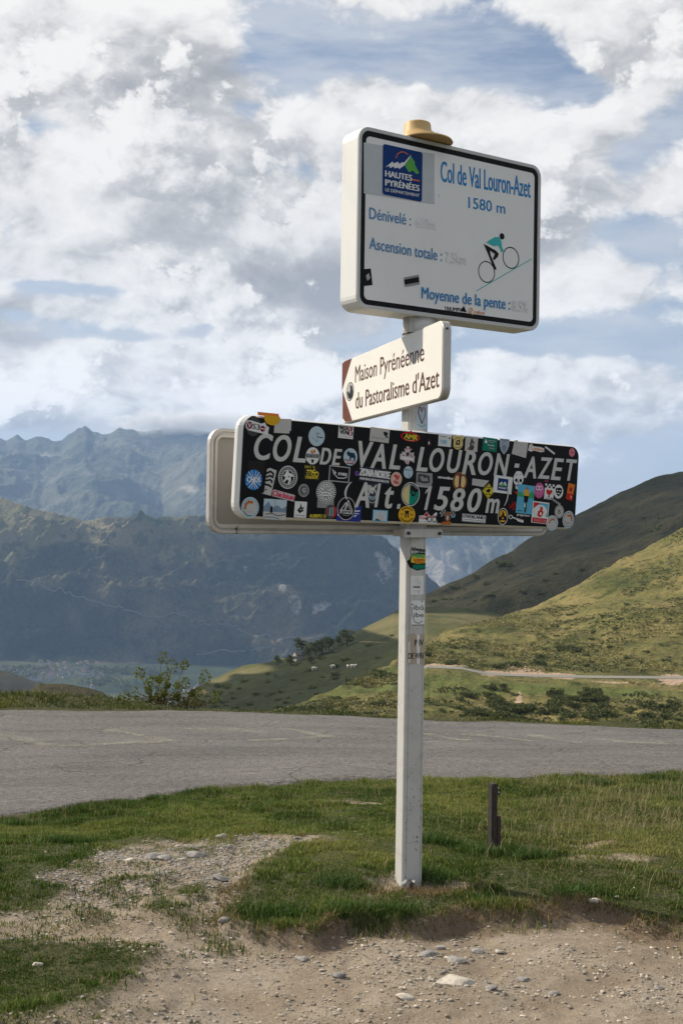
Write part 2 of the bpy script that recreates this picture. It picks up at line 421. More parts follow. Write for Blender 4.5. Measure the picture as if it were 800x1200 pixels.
MARKS = [[(-3.733, 12.422), (-3.233, 11.853), (-2.509, 11.011)], [(-2.715, 11.079), (-2.285, 11.029), (-1.887, 11.145)], [(-2.276, 12.186), (-1.922, 11.821), (-1.543, 11.259)], [(-1.519, 12.304), (-1.118, 12.366), (-0.651, 12.381)], [(-0.651, 12.381), (-0.427, 12.096), (-0.113, 11.644)], [(-1.052, 12.294), (-0.664, 11.88)], [(-0.833, 11.405), (-0.442, 11.459), (-0.049, 11.65)], [(0.82, 12.055), (1.009, 11.831), (1.226, 11.573)], [(1.243, 12.14), (1.579, 11.832), (1.858, 11.535)], [(1.863, 12.095), (2.059, 11.778), (2.244, 11.478)], [(2.318, 11.988), (2.493, 11.722), (2.646, 11.51), (3.236, 11.492)], [(3.143, 11.891), (3.625, 11.861)], [(-1.895, 11.187), (-1.593, 11.233)]]
DIRT = [[(-1.973, 4.844), (-1.226, 4.916), (-1.139, 4.981), (-1.161, 5.456), (-1.135, 5.857), (-1.088, 6.225), (-0.905, 6.435), (-0.637, 6.416), (-0.558, 6.142), (-0.727, 5.907), (-0.669, 5.768), (-0.562, 5.886), (-0.578, 6.352), (-0.285, 6.436), (-0.061, 6.281), (-0.094, 6.183), (-0.225, 6.052), (-0.301, 5.787), (-0.345, 5.373), (-0.47, 5.216), (-0.475, 4.849), (-0.335, 4.759), (-0.105, 4.731), (0.092, 4.922), (0.37, 5.026), (0.794, 5.086), (1.056, 5.174), (1.198, 5.02), (1.515, 4.817), (3.035, 4.381), (1.574, 2.263), (-0.886, 2.215), (-1.497, 3.693), (-0.87, 3.832), (-0.692, 4.17), (-0.683, 4.48), (-0.936, 4.661), (-1.268, 4.702), (-1.839, 4.519)]]
ISLES = [[(-1.02, 5.43), (-0.901, 5.611), (-0.684, 5.57), (-0.757, 5.418), (-0.931, 5.35)], [(-0.82, 5.119), (-0.692, 5.212), (-0.567, 5.004), (-0.592, 4.854), (-0.755, 4.935)], [(-0.699, 5.268), (-0.493, 5.455), (-0.448, 5.291), (-0.63, 5.149)], [(-0.771, 6.096), (-0.565, 6.216), (-0.585, 5.913), (-0.737, 5.891)]]
STONES = [(-0.865, 5.885, 20, 9), (-0.805, 5.831, 20, 9), (-0.67, 5.88, 22, 9), (-0.718, 5.78, 11, 6), (-0.969, 5.851, 14, 8), (-0.585, 6.378, 16, 9), (-0.507, 5.454, 20, 8), (-0.809, 6.316, 8, 4), (-0.438, 4.879, 14, 8), (-0.653, 4.612, 13, 6), (0.426, 4.39, 44, 15), (0.238, 4.247, 22, 9), (0.347, 4.688, 22, 9), (0.545, 4.732, 15, 7), (0.628, 4.744, 14, 6), (0.449, 4.604, 20, 6), (0.406, 4.772, 11, 6), (1.092, 5.226, 17, 7), (1.136, 4.37, 10, 6), (1.201, 5.309, 7, 6), (-0.125, 4.642, 14, 6), (0.013, 4.454, 18, 8), (0.544, 4.317, 14, 5), (0.761, 4.318, 12, 5), (-1.048, 4.397, 14, 5), (0.342, 4.395, 9, 5), (0.668, 4.415, 14, 5)]
SHRUB = (-2.165, 14.853, -0.62)
HOUSES = [(-823, 3333), (-785, 3276), (-929, 3409), (-785, 3367), (-833, 3541), (-885, 3488), (-847, 3384), (-953, 3490), (-857, 3275), (-849, 3523), (-873, 3531), (-898, 3284), (-925, 3494), (-764, 3299), (-840, 3351), (-819, 3478), (-907, 3513), (-948, 3544), (-879, 3370), (-914, 3342), (-898, 3465), (-816, 3418), (-887, 3409), (-866, 3557), (-829, 3574), (-798, 3304), (-903, 3309), (-970, 3548), (-881, 3322), (-766, 3278), (-887, 3263), (-931, 3451), (-812, 3280), (-868, 3468), (-950, 3514), (-795, 3258), (-788, 3404), (-821, 3307), (-872, 3431), (-880, 3294), (-795, 3429), (-838, 3256), (-937, 3473), (-856, 3315), (-806, 3350), (-862, 3340), (-924, 3383), (-880, 3348), (-813, 3385), (-842, 3434), (-938, 3428), (-898, 3431), (-917, 3558), (-820, 3438), (-801, 3453), (-902, 3362), (-839, 3494), (-838, 3475), (-876, 3450), (-833, 3278), (-846, 3411), (-932, 3528), (-853, 3455), (-863, 3578), (-898, 3538), (-815, 3258), (-904, 3398), (-870, 3395), (-865, 3496), (-776, 3322), (-853, 3608), (-692, 3564), (-782, 3561), (-680, 3367), (-718, 3350), (-785, 3716), (-714, 3579), (-734, 3382), (-812, 3660), (-835, 3664), (-766, 3601), (-742, 3657), (-649, 3409), (-691, 3496), (-818, 3693), (-705, 3549), (-884, 3672), (-717, 3679), (-726, 3621), (-700, 3394), (-716, 3417), (-837, 3755), (-755, 3501), (-810, 3584), (-751, 3453), (-740, 3342), (-715, 3471), (-781, 3495), (-730, 3532), (-847, 3721), (-727, 3433), (-705, 3646), (-765, 3734), (-650, 3386), (-711, 3496), (-816, 3524), (-674, 3530), (-736, 3597), (-823, 3634), (-673, 3391), (-776, 3524), (-891, 3697), (-854, 3666), (-734, 3479), (-710, 3447), (-765, 3391), (-702, 3368), (-870, 3710), (-695, 3413), (-691, 3456), (-651, 3363), (-770, 3459), (-720, 3740), (-818, 3603), (-866, 3627), (-753, 3768), (-783, 3587), (-805, 3738), (-772, 3342), (-666, 3470), (-759, 3421), (-784, 3749), (-698, 3674), (-801, 3636), (-871, 3746), (-726, 3759), (-791, 3544), (-805, 3503), (-756, 3706), (-715, 3517), (-904, 3730), (-770, 3662), (-758, 3475), (-736, 3715), (-767, 3685), (-684, 3135), (-642, 3144), (-642, 3099), (-688, 3157), (-623, 3136), (-630, 3163), (-643, 3125), (-681, 3089), (-372, 3098), (-364, 3159), (-395, 3188), (-362, 3135), (-362, 3192), (-384, 3170), (-346, 3077), (-388, 3132), (-1031, 3506), (-973, 3429), (-1000, 3357), (-999, 3485), (-918, 3233), (-994, 3452), (-962, 3325), (-927, 3361), (-933, 3247), (-954, 3366), (-962, 3293), (-1025, 3450), (-923, 3302), (-960, 3222), (-1007, 3376), (-920, 3266), (-978, 3305), (-994, 3338), (-999, 3405), (-977, 3390), (-981, 3521), (-941, 3269), (-957, 3415), (-960, 3472), (-1006, 3518)]
SIGN_FRAMES = {'upper': [[0.0498, 5.2185, 2.8839], [0.8331, 0.5531, 0.0], [0.0, 0.0, 1.0], [0.5531, -0.8331, 0.0]], 'mid': [[-0.0046, 6.2319, 2.2388], [0.2817, -0.9595, 0.0], [0.0, 0.0, 1.0], [-0.9595, -0.2817, 0.0]], 'black': [[-0.4011, 4.787, 1.7978], [0.7952, 0.6062, -0.0148], [0.0414, -0.0299, 0.9987], [0.605, -0.7947, -0.0488]]}
UPPER_ART = [('line', 'Col de Val Louron-Azet', 0.4438, 0.2198, 0.9735, 0.2308, 0.0905, 'sign_blue', 0.018), ('line', '1580 m', 0.6032, 0.1267, 0.8196, 0.1321, 0.0492, 'sign_blue', 0.018), ('line', 'Dénivelé :', 0.0622, -0.002, 0.2823, -0.0006, 0.0478, 'sign_blue_faded', 0.015), ('line', '610m', 0.3089, -0.0005, 0.4154, -0.0003, 0.044, 'ghost_blue', 0.01), ('line', 'Ascension totale :', 0.0644, -0.1307, 0.4548, -0.1328, 0.049, 'sign_blue_faded', 0.015), ('line', '7,5km', 0.4743, -0.1328, 0.5927, -0.1317, 0.0473, 'ghost_blue', 0.01), ('line', 'Moyenne de la pente :', 0.3459, -0.31, 0.8552, -0.3055, 0.0504, 'sign_blue', 0.018), ('line', '8.5%', 0.8692, -0.3066, 0.9649, -0.3057, 0.0492, 'ghost_blue', 0.01), ('line', 'TRIUMPH', 0.4732, -0.3493, 0.5731, -0.345, 0.0166, 'print_black', 0.05), ('line', 'relive', 0.6432, -0.3453, 0.7057, -0.3452, 0.0169, 'relive_orange', 0.03), ('poly', [(0.0283, 0.3165), (0.4063, 0.3347), (0.4102, 0.1124), (0.0321, 0.1006)], 'plate_grey'), ('rbox', 0.1274, 0.1118, 0.3399, 0.3293, 0.012, 'logo_blue'), ('poly', [(0.1425, 0.2307), (0.1786, 0.2618), (0.1838, 0.2536), (0.2082, 0.2653), (0.2145, 0.2569), (0.2288, 0.2664), (0.2417, 0.2687), (0.2773, 0.3084), (0.2724, 0.2962), (0.2419, 0.2554), (0.2139, 0.2347), (0.2097, 0.2406), (0.1883, 0.2336), (0.1856, 0.2415), (0.1654, 0.2305), (0.1627, 0.2396)], 'print_white'), ('poly', [(0.2775, 0.3013), (0.2988, 0.2786), (0.2974, 0.2691), (0.3231, 0.2357), (0.3075, 0.228), (0.2874, 0.2414), (0.2667, 0.2295), (0.2435, 0.2556)], 'logo_green'), ('stroke', [(0.1967, 0.28), (0.2026, 0.2964), (0.2178, 0.3083), (0.2357, 0.3136), (0.2602, 0.3071)], 'logo_orange', 0.0045), ('stroke', [(0.287, 0.2007), (0.3227, 0.2019)], 'logo_orange', 0.006), ('line', 'HAUTES', 0.1417, 0.1909, 0.283, 0.1945, 0.0255, 'print_white', 0.07), ('line', 'PYRÉNÉES', 0.1423, 0.1522, 0.3235, 0.1558, 0.026, 'print_white', 0.07), ('line', 'LE DÉPARTEMENT', 0.1418, 0.1273, 0.325, 0.1299, 0.0132, 'print_white', 0.02), ('ring', 0.7142, -0.1483, 0.0496, 0.0045, 'print_black'), ('ring', 0.8583, -0.0652, 0.0504, 0.0045, 'print_black'), ('stroke', [(0.6563, -0.2413), (0.9841, -0.0539)], 'sign_teal', 0.0035), ('poly', [(0.7101, -0.0128), (0.7603, 0.0176), (0.7833, 0.0208), (0.799, 0.0034), (0.8046, -0.0252), (0.8151, -0.0395), (0.7998, -0.0474), (0.7866, -0.0237), (0.7737, -0.0196), (0.756, -0.0259), (0.7279, -0.0193)], 'sign_teal'), ('poly', [(0.6941, -0.0227), (0.7665, -0.0441), (0.7836, -0.0555), (0.7797, -0.0697), (0.7571, -0.0902), (0.7493, -0.0834), (0.7617, -0.0603), (0.731, -0.0488), (0.7364, -0.0695), (0.7731, -0.1292), (0.7578, -0.1331), (0.729, -0.0803)], 'print_black'), ('disc', 0.8022, 0.0262, 0.0145, 'print_black'), ('poly', [(0.0303, -0.2221), (0.0734, -0.2143), (0.0836, -0.2831), (0.0345, -0.2938)], 'print_black'), ('poly', [(0.0486, -0.248), (0.0632, -0.2339), (0.0711, -0.2551), (0.0564, -0.2691)], 'sticker_grey'), ('poly', [(0.2489, -0.2308), (0.3283, -0.2085), (0.3338, -0.2507), (0.2558, -0.2713)], 'tape_grey'), ('poly', [(0.2491, -0.2408), (0.3285, -0.2186), (0.332, -0.2409), (0.2525, -0.2617)], 'print_black'), ('poly', [(0.5632, -0.3435), (0.5826, -0.3168), (0.5997, -0.3447)], 'print_black'), ('stroke', [(0.6148, -0.3509), (0.6128, -0.3317), (0.6244, -0.3226), (0.6346, -0.3306), (0.618, -0.3415), (0.6333, -0.3529)], 'relive_orange', 0.004), ('stroke', [(0.432, 0.1591), (0.4386, 0.1486)], 'plate_grey', 0.004)]
MIDDLE_ART = [('poly', [(-0.0018, 0.0119), (-0.0032, 0.1495), (0.039, 0.1564), (0.1635, 0.1562)], 'brown'), ('poly', [(0.0096, 0.0108), (0.1842, -0.1516), (0.0686, -0.15), (0.0167, -0.1268)], 'brown'), ('line', 'Maison Pyrénéenne', 0.2234, 0.0302, 1.1923, 0.0182, 0.0785, 'brown_text', 0.012), ('line', "du Pastoralisme d'Azet", 0.2378, -0.0997, 1.3703, -0.1076, 0.0782, 'brown_text', 0.012), ('ell', 0.1382, -0.0051, 0.066, 0.0461, 'print_black'), ('ell', 0.1382, -0.0051, 0.0594, 0.0424, 'sticker_grey'), ('poly', [(0.0892, -0.005), (0.1166, 0.0002), (0.1312, -0.0171), (0.1493, 0.0049), (0.1372, 0.0282), (0.1758, 0.0179), (0.1934, -0.0113), (0.1864, -0.0342), (0.1517, -0.0443), (0.1129, -0.0351)], 'print_black')]
BLACK_LETTERS = [('C', 0.0685, 0.0298, 0.1516, 0.1349), ('O', 0.1576, 0.029, 0.2411, 0.1353), ('L', 0.2552, 0.0311, 0.3151, 0.1334), ('D', 0.3881, 0.0291, 0.4409, 0.097), ('E', 0.4493, 0.0294, 0.4952, 0.0966), ('V', 0.58, 0.028, 0.6569, 0.1373), ('A', 0.6504, 0.0286, 0.7304, 0.1329), ('L', 0.7513, 0.0292, 0.8089, 0.1346), ('L', 0.9033, 0.0287, 0.9641, 0.1339), ('O', 0.9745, 0.0296, 1.0572, 0.1353), ('U', 1.0782, 0.0305, 1.1604, 0.1348), ('R', 1.1699, 0.0285, 1.2502, 0.1347), ('O', 1.2645, 0.0303, 1.3509, 0.1354), ('N', 1.3642, 0.031, 1.4558, 0.1345), ('-', 1.4864, 0.0757, 1.5236, 0.0945), ('A', 1.5551, 0.0313, 1.6352, 0.1327), ('Z', 1.6483, 0.033, 1.7387, 0.1337), ('E', 1.7374, 0.031, 1.8162, 0.1344), ('T', 1.836, 0.0325, 1.9075, 0.135), ('(', 0.5187, -0.1084, 0.556, -0.0344), ('A', 0.5757, -0.139, 0.6516, -0.0332), ('l', 0.6821, -0.135, 0.7073, -0.0345), ('t', 0.734, -0.1383, 0.7804, -0.0455), ('.', 0.7985, -0.1375, 0.8228, -0.1171), ('1', 0.9528, -0.1374, 0.9958, -0.0336), ('5', 1.0132, -0.1369, 1.0997, -0.0321), ('8', 1.1101, -0.1373, 1.1918, -0.0346), ('0', 1.2106, -0.1385, 1.2929, -0.0301), ('m', 1.3239, -0.1384, 1.4075, -0.0728), (')', 1.4365, -0.1033, 1.4627, -0.0155)]
STICKERS = [
('worn grey round sticker remains', 0.0565, 0.1596, 0.0345, 0.0398, 0, [('e', 0, 0, 1, 1, 'dark_grey')]),
('white pill sticker with maroon disc', 0.0762, 0.1564, 0.0548, 0.0236, -4, [('p', [(-1, 0.1), (-0.92, 0.8), (-0.6, 0.95), (0.3, 0.7), (0.6, 1), (0.75, 0.5), (1, 0.3), (0.95, -0.5), (1, -1), (0.2, -0.85), (-0.7, -0.75), (-0.95, -0.4)], 'print_white'), ('e', -0.68, 0.1, 0.24, 0.62, 'maroon'), ('t', 'V', -0.8, -0.25, -0.55, 0.45, 'print_white', 0.03), ('t', 'S3', -0.42, -0.4, 0.2, 0.5, 'print_black', 0.03), ('e', 0.45, -0.1, 0.22, 0.5, 'maroon'), ('s', [(0.28, -0.1), (0.62, -0.1)], 0.12, 'print_white'), ('s', [(0.7, 0.3), (0.85, 0.2)], 0.06, 'sticker_grey')]),
('torn blank white square sticker', 0.1959, 0.1706, 0.0408, 0.0308, -1, [('p', [(-1, -1), (0.8, -0.9), (0.85, -0.55), (1, -0.5), (0.95, 1), (-0.1, 0.9), (-1, 0.8)], 'paper')]),
('faded dark square sticker', 0.0808, 0.0008, 0.0394, 0.0243, 0, [('r', -1, -1, 1, 1, 'faint_black')]),
('round blue sticker with white rays', 0.0719, -0.0493, 0.0398, 0.04, 0, [('e', 0, 0, 1, 1, 'sticker_blue'), ('s', [(-0.6, 0.75), (0.5, -0.8)], 0.07, 'print_white'), ('s', [(0.6, 0.75), (-0.5, -0.8)], 0.07, 'print_white'), ('s', [(-0.25, 0.9), (0.2, -0.9)], 0.05, 'print_white'), ('s', [(0.25, 0.9), (-0.2, -0.9)], 0.05, 'print_white'), ('s', [(-0.85, 0.45), (0.85, -0.5)], 0.05, 'print_white'), ('s', [(0.85, 0.5), (-0.85, -0.5)], 0.05, 'print_white'), ('r', -0.75, -0.2, 0.75, 0.25, 'sticker_blue'), ('t', 'CNDS', -0.78, -0.22, 0.8, 0.26, 'print_white', 0.08)]),
('tilted white strip sticker with black strokes', 0.1452, -0.0536, 0.033, 0.0548, 0, [('p', [(-1, -0.85), (-0.65, -0.8), (-0.4, 0.9), (0, 1), (1, 0.85), (0.35, -1)], 'paper'), ('s', [(-0.45, 0.6), (0.1, 0.75), (0.55, 0.6), (0.5, 0.45)], 0.13, 'print_black'), ('s', [(-0.4, 0.32), (0.1, 0.45), (0.5, 0.32)], 0.12, 'print_black'), ('s', [(-0.45, 0.08), (0.1, 0.15), (0.4, 0.05), (0.35, -0.05)], 0.12, 'print_black'), ('s', [(-0.5, -0.2), (0, -0.25), (0.3, -0.35)], 0.13, 'print_black'), ('s', [(-0.5, -0.6), (-0.35, -0.55)], 0.08, 'print_black')]),
('round black sticker with a white rearing horse', 0.2335, -0.0312, 0.046, 0.0459, 0, [('e', 0, 0, 1, 1, 'print_white'), ('e', 0, 0, 0.93, 0.93, 'print_black'), ('k', 26, 0.8, 0.09, 'sticker_grey'), ('g', 0.6, 0.66, 'print_white'), ('p', [(-0.5, 0.1), (-0.3, 0.3), (-0.15, 0.6), (0.05, 0.55), (0.1, 0.35), (0.35, 0.35), (0.6, 0.15), (0.5, 0.05), (0.3, 0.1), (0.35, -0.3), (0.1, -0.65), (0, -0.6), (0.1, -0.25), (-0.1, -0.2), (-0.35, -0.45), (-0.45, -0.4), (-0.25, 0)], 'print_white'), ('p', [(0, 0.15), (0.15, 0.1), (0.05, -0.1)], 'print_black')]),
('torn pink lettered sticker', 0.2157, -0.1058, 0.0552, 0.0178, -8, [('p', [(-1, 0.4), (-0.9, 0.95), (1, 0.7), (1, -0.8), (-0.95, -0.6)], 'paper'), ('t', 'Chickisan', -0.93, -0.5, 0.93, 0.75, 'pink_red', 0.08)]),
('round white sticker with orange arc at lower left corner', 0.0628, -0.1585, 0.0411, 0.0418, 0, [('e', 0, 0, 1, 1, 'pale_blue'), ('e', 0, 0, 0.92, 0.92, 'paper'), ('k', 22, 0.83, 0.06, 'sky_blue'), ('s', [(-0.58, -0.1), (-0.5, 0.3), (-0.2, 0.55), (0.2, 0.5)], 0.22, 'burnt_orange'), ('s', [(-0.3, -0.3), (0, -0.45), (0.35, -0.3)], 0.06, 'sticker_grey'), ('s', [(-0.7, -0.35), (-0.3, -0.72), (0.2, -0.75)], 0.05, 'print_black')]),
('mountain photo sticker with a small figure', 0.1787, -0.1616, 0.0547, 0.0404, -1, [('r', -1, -1, 1, 1, 'pale_blue'), ('p', [(-1, 0.2), (-0.6, 0.75), (-0.2, 0.1), (0.2, 0.45), (0.6, 0.1), (1, 0.4), (1, -0.3), (-1, -0.3)], 'grey_blue'), ('r', -1, -1, 1, -0.25, 'paper'), ('s', [(-0.03, 1), (-0.03, -0.2)], 0.03, 'dark_grey'), ('e', -0.3, 0.2, 0.09, 0.11, 'print_black'), ('r', -0.42, -0.35, -0.2, 0.15, 'print_black'), ('s', [(-0.8, -0.5), (-0.2, -0.42), (0.3, -0.6), (0.9, -0.45)], 0.07, 'dark_grey'), ('s', [(-0.9, -0.8), (-0.1, -0.75), (0.4, -0.9)], 0.1, 'grey_blue')]),
('round pale blue sticker with a small sketch', 0.3636, 0.141, 0.0405, 0.0401, 0, [('e', 0, 0, 1, 1, 'pale_blue'), ('s', [(0, 0.45), (0.1, -0.1), (-0.1, -0.5), (0.25, -0.45)], 0.06, 'grey_blue'), ('s', [(0.1, -0.05), (0.75, -0.1)], 0.09, 'dark_grey'), ('s', [(0, 0.2), (0.35, 0.35)], 0.05, 'dark_grey'), ('s', [(-0.55, -0.15), (-0.3, -0.3)], 0.05, 'grey_blue')]),
('round white sticker with a grey banner', 0.3491, 0.0609, 0.0339, 0.0347, 0, [('e', 0, 0, 1, 1, 'print_white'), ('p', [(-0.4, 0.4), (-0.2, 0.75), (0.05, 0.65), (0.3, 0.8), (0.4, 0.45), (0, 0.3)], 'burnt_orange'), ('e', -0.05, 0.6, 0.2, 0.12, 'cream_yellow'), ('p', [(-1.1, -0.3), (-1, 0.25), (1, 0.3), (1.1, -0.2)], 'sticker_grey'), ('t', 'ROADSTER', -0.9, -0.22, 0.9, 0.18, 'dark_grey', 0.05), ('p', [(-0.2, -0.4), (0.25, -0.45), (0.1, -0.85), (-0.1, -0.8)], 'print_black')]),
('white square sticker with black and red letters', 0.5106, 0.1697, 0.0386, 0.0277, -1, [('r', -1, -1, 1, 1, 'print_white'), ('t', 'MALDE', -0.88, 0.25, 0.25, 0.85, 'print_black', 0.08), ('t', 'OF', 0.3, 0.15, 0.9, 0.85, 'maroon', 0.08), ('t', 'VEN', -0.8, -0.4, 0.3, 0.2, 'print_black', 0.08), ('t', '13', 0.35, -0.5, 0.9, 0.1, 'maroon', 0.08), ('s', [(-0.7, -0.72), (0.7, -0.75)], 0.06, 'sticker_grey')]),
('round pale blue sticker with a dark bear', 0.5412, 0.0679, 0.0363, 0.0359, 0, [('e', 0, 0, 1, 1, 'pale_blue'), ('p', [(-0.6, 0.4), (-0.35, 0.7), (-0.05, 0.5), (0.5, 0.5), (0.75, 0.1), (0.7, -0.45), (0.5, -0.5), (0.45, -0.1), (0.1, -0.1), (0.05, -0.5), (-0.15, -0.5), (-0.1, 0), (-0.4, 0.15)], 'navy'), ('p', [(-0.85, -0.3), (0.75, -0.45), (0.5, -0.85), (-0.5, -0.8)], 'maroon'), ('t', 'BURRO', -0.7, -0.72, 0.6, -0.42, 'print_white', 0.05)]),
('black sticker with a yellow rider on a motorbike', 0.349, -0.0065, 0.0401, 0.0317, 0, [('r', -1, -1, 1, 1, 'faint_black'), ('t', 'LA C', -0.85, 0.55, -0.1, 0.85, 'yellow', 0.05), ('p', [(0.1, 0.85), (0.3, 0.8), (0.2, 0.3), (-0.6, 0.35), (-0.7, 0.2), (0.1, 0.1), (0.3, 0.3), (0.5, 0.2)], 'yellow'), ('g2', -0.45, -0.15, 0.16, 0.06, 'yellow'), ('g2', 0.15, -0.15, 0.2, 0.08, 'yellow'), ('g2', 0.6, -0.15, 0.22, 0.09, 'yellow'), ('p', [(-0.1, 0.1), (0.7, 0.1), (0.6, -0.1), (0, -0.1)], 'yellow'), ('t', 'TOURNANTE', -0.8, -0.8, 0.8, -0.45, 'yellow', 0.05)]),
('black sticker framed in white with a swoosh', 0.4891, -0.0058, 0.0533, 0.0327, -2, [('r', -1, -1, 1, 1, 'sticker_grey'), ('r', -0.9, -0.87, 0.9, 0.87, 'print_black'), ('s', [(-0.7, 0.5), (-0.55, 0), (-0.1, -0.5), (0.5, -0.45), (0.75, -0.25)], 0.09, 'print_white'), ('t', 'RYMBER', -0.1, -0.15, 0.75, 0.2, 'print_white', 0.05), ('p', [(-0.55, 0.45), (-0.5, 0), (-0.3, 0.05)], 'print_white')]),
('small violet round sticker', 0.5794, 0.0019, 0.0097, 0.0113, 0, [('e', 0, 0, 1, 1, 'violet'), ('e', 0.35, 0.1, 0.4, 0.4, 'print_black')]),
('small round grey sticker with a face', 0.3144, -0.0805, 0.0265, 0.0264, 0, [('e', 0, 0, 1, 1, 'sticker_grey'), ('k', 16, 0.78, 0.12, 'dark_grey'), ('e', 0, 0, 0.6, 0.6, 'print_black'), ('p', [(-0.4, 0.1), (-0.1, 0.45), (0.35, 0.35), (0.45, -0.15), (0.1, -0.5), (-0.2, -0.3)], 'sticker_grey'), ('e', 0.1, 0.05, 0.12, 0.12, 'print_black')]),
('torn grey strip sticker', 0.427, -0.1296, 0.0417, 0.0177, 0, [('r', -1, -1, 1, 1, 'tape_grey')]),
('large round white sticker with a toothed black rim', 0.4258, -0.0819, 0.0497, 0.047, 0, [('e', 0, 0, 1, 1, 'print_white'), ('k', 30, 0.9, 0.075, 'print_black'), ('g', 0.7, 0.76, 'print_black'), ('p', [(-0.35, 0.3), (-0.1, 0.45), (0.3, 0.4), (0.4, 0.2), (-0.3, 0.15)], 'sticker_grey'), ('s', [(-0.45, 0.05), (0, 0.1), (0.45, 0)], 0.07, 'dark_grey'), ('s', [(-0.35, -0.2), (0.1, -0.15), (0.3, -0.25)], 0.06, 'dark_grey'), ('s', [(-0.2, -0.42), (0.2, -0.42)], 0.07, 'print_black'), ('k', 12, 0.56, 0.05, 'dark_grey')]),
('small white square sticker with a black bird', 0.3037, -0.1579, 0.0301, 0.0324, -1, [('r', -1, -1, 1, 1, 'print_white'), ('p', [(-0.55, -0.1), (-0.1, 0.3), (0, 0.85), (0.2, 0.25), (0.6, 0.35), (0.35, 0), (0.6, -0.1), (0.1, -0.35), (-0.1, -0.5), (-0.3, -0.3)], 'print_black'), ('e', 0.05, 0, 0.1, 0.08, 'print_white'), ('t', 'ride & grip', -0.8, -0.85, 0.75, -0.62, 'dark_grey', 0.03)]),
('yellow lettering sticker', 0.3915, -0.1809, 0.0411, 0.0069, 1, [('t', 'AUBISPO 15', -1, -1, 1, 1, 'yellow', 0.05)]),
('violet blue sticker with white marks', 0.5504, -0.1648, 0.0637, 0.034, -1, [('r', -1, -1, 1, 1, 'deep_blue'), ('s', [(0.5, 0.3), (0.85, 0.35)], 0.13, 'print_white'), ('s', [(0.5, 0.02), (0.8, 0)], 0.08, 'print_white'), ('s', [(0.45, -0.35), (0.6, -0.2)], 0.13, 'print_white'), ('s', [(-0.9, -0.3), (-0.8, -0.2)], 0.15, 'print_white')]),
('round dark sticker with red and green rim', 0.4557, -0.161, 0.0305, 0.0281, 0, [('e', 0, 0, 1, 1, 'dark_teal'), ('p', [(0.2, 1), (0.7, 0.7), (1, 0), (0.7, -0.75), (0.2, -0.95), (0.55, -0.5), (0.7, 0), (0.5, 0.55)], 'red'), ('s', [(-0.55, 0.55), (-0.7, 0), (-0.55, -0.5)], 0.16, 'red'), ('s', [(-0.2, 0.5), (-0.2, -0.6)], 0.15, 'sticker_grey'), ('s', [(0.1, 0.65), (0.1, -0.65)], 0.12, 'sticker_grey'), ('s', [(0.38, 0.55), (0.38, -0.55)], 0.12, 'sticker_grey')]),
('oval black sticker with white mountain outline', 0.5346, -0.1463, 0.0466, 0.0479, -1, [('e', 0, 0, 1, 1, 'rose_grey'), ('e', 0, 0, 0.94, 0.94, 'print_black'), ('s', [(-0.62, -0.15), (-0.1, 0.5), (0.1, 0.25)], 0.07, 'print_white'), ('s', [(-0.2, -0.1), (0.15, 0.72), (0.65, -0.12)], 0.07, 'print_white'), ('s', [(-0.05, -0.1), (0.15, 0.4), (0.4, -0.1)], 0.04, 'print_white'), ('p', [(-0.7, -0.12), (0.68, -0.15), (0.7, -0.45), (-0.68, -0.42)], 'print_white'), ('t', 'CREW PASS', -0.62, -0.4, 0.62, -0.18, 'print_black', 0.08), ('t', 'MOUNTAIN', -0.35, -0.62, 0.35, -0.52, 'sticker_grey', 0.02)]),
('wide dark sticker with bold white lettering', 0.6752, -0.0018, 0.0829, 0.0305, -3, [('r', -1, -1, 1, 1, 'slate'), ('t', 'ZONA·NORTE', -0.97, -0.25, 0.98, 0.75, 'print_white', 0.1), ('t', 'AVENTURAS UNDERGROUND.COM', -0.95, -0.8, 0.95, -0.48, 'print_white', 0.05)]),
('white rectangular sticker with a small black figure', 0.6895, 0.1687, 0.0523, 0.0292, -2, [('r', -1, -1, 1, 1, 'paper'), ('p', [(0.35, 0.5), (0.6, 0.6), (0.85, 0.4), (0.75, 0), (0.95, -0.2), (0.75, -0.3), (0.6, -0.1), (0.45, 0.1)], 'print_black'), ('s', [(-0.85, -0.6), (-0.6, -0.3), (-0.55, -0.6), (-0.3, -0.35), (-0.2, -0.6), (0.1, -0.35), (0.3, -0.6), (0.6, -0.35)], 0.05, 'dark_grey')]),
('red oval sticker with yellow initials', 0.8582, 0.175, 0.0541, 0.0225, -2, [('e', 0, -0.1, 1, 0.9, 'red'), ('p', [(-0.25, 0.6), (0, 1.2), (0.3, 0.6)], 'red'), ('e', 0, -0.1, 0.85, 0.62, 'print_black'), ('t', 'AMR', -0.6, -0.55, 0.75, 0.4, 'yellow', 0.08), ('s', [(-0.5, -0.75), (0.4, -0.75)], 0.08, 'cream_yellow')]),
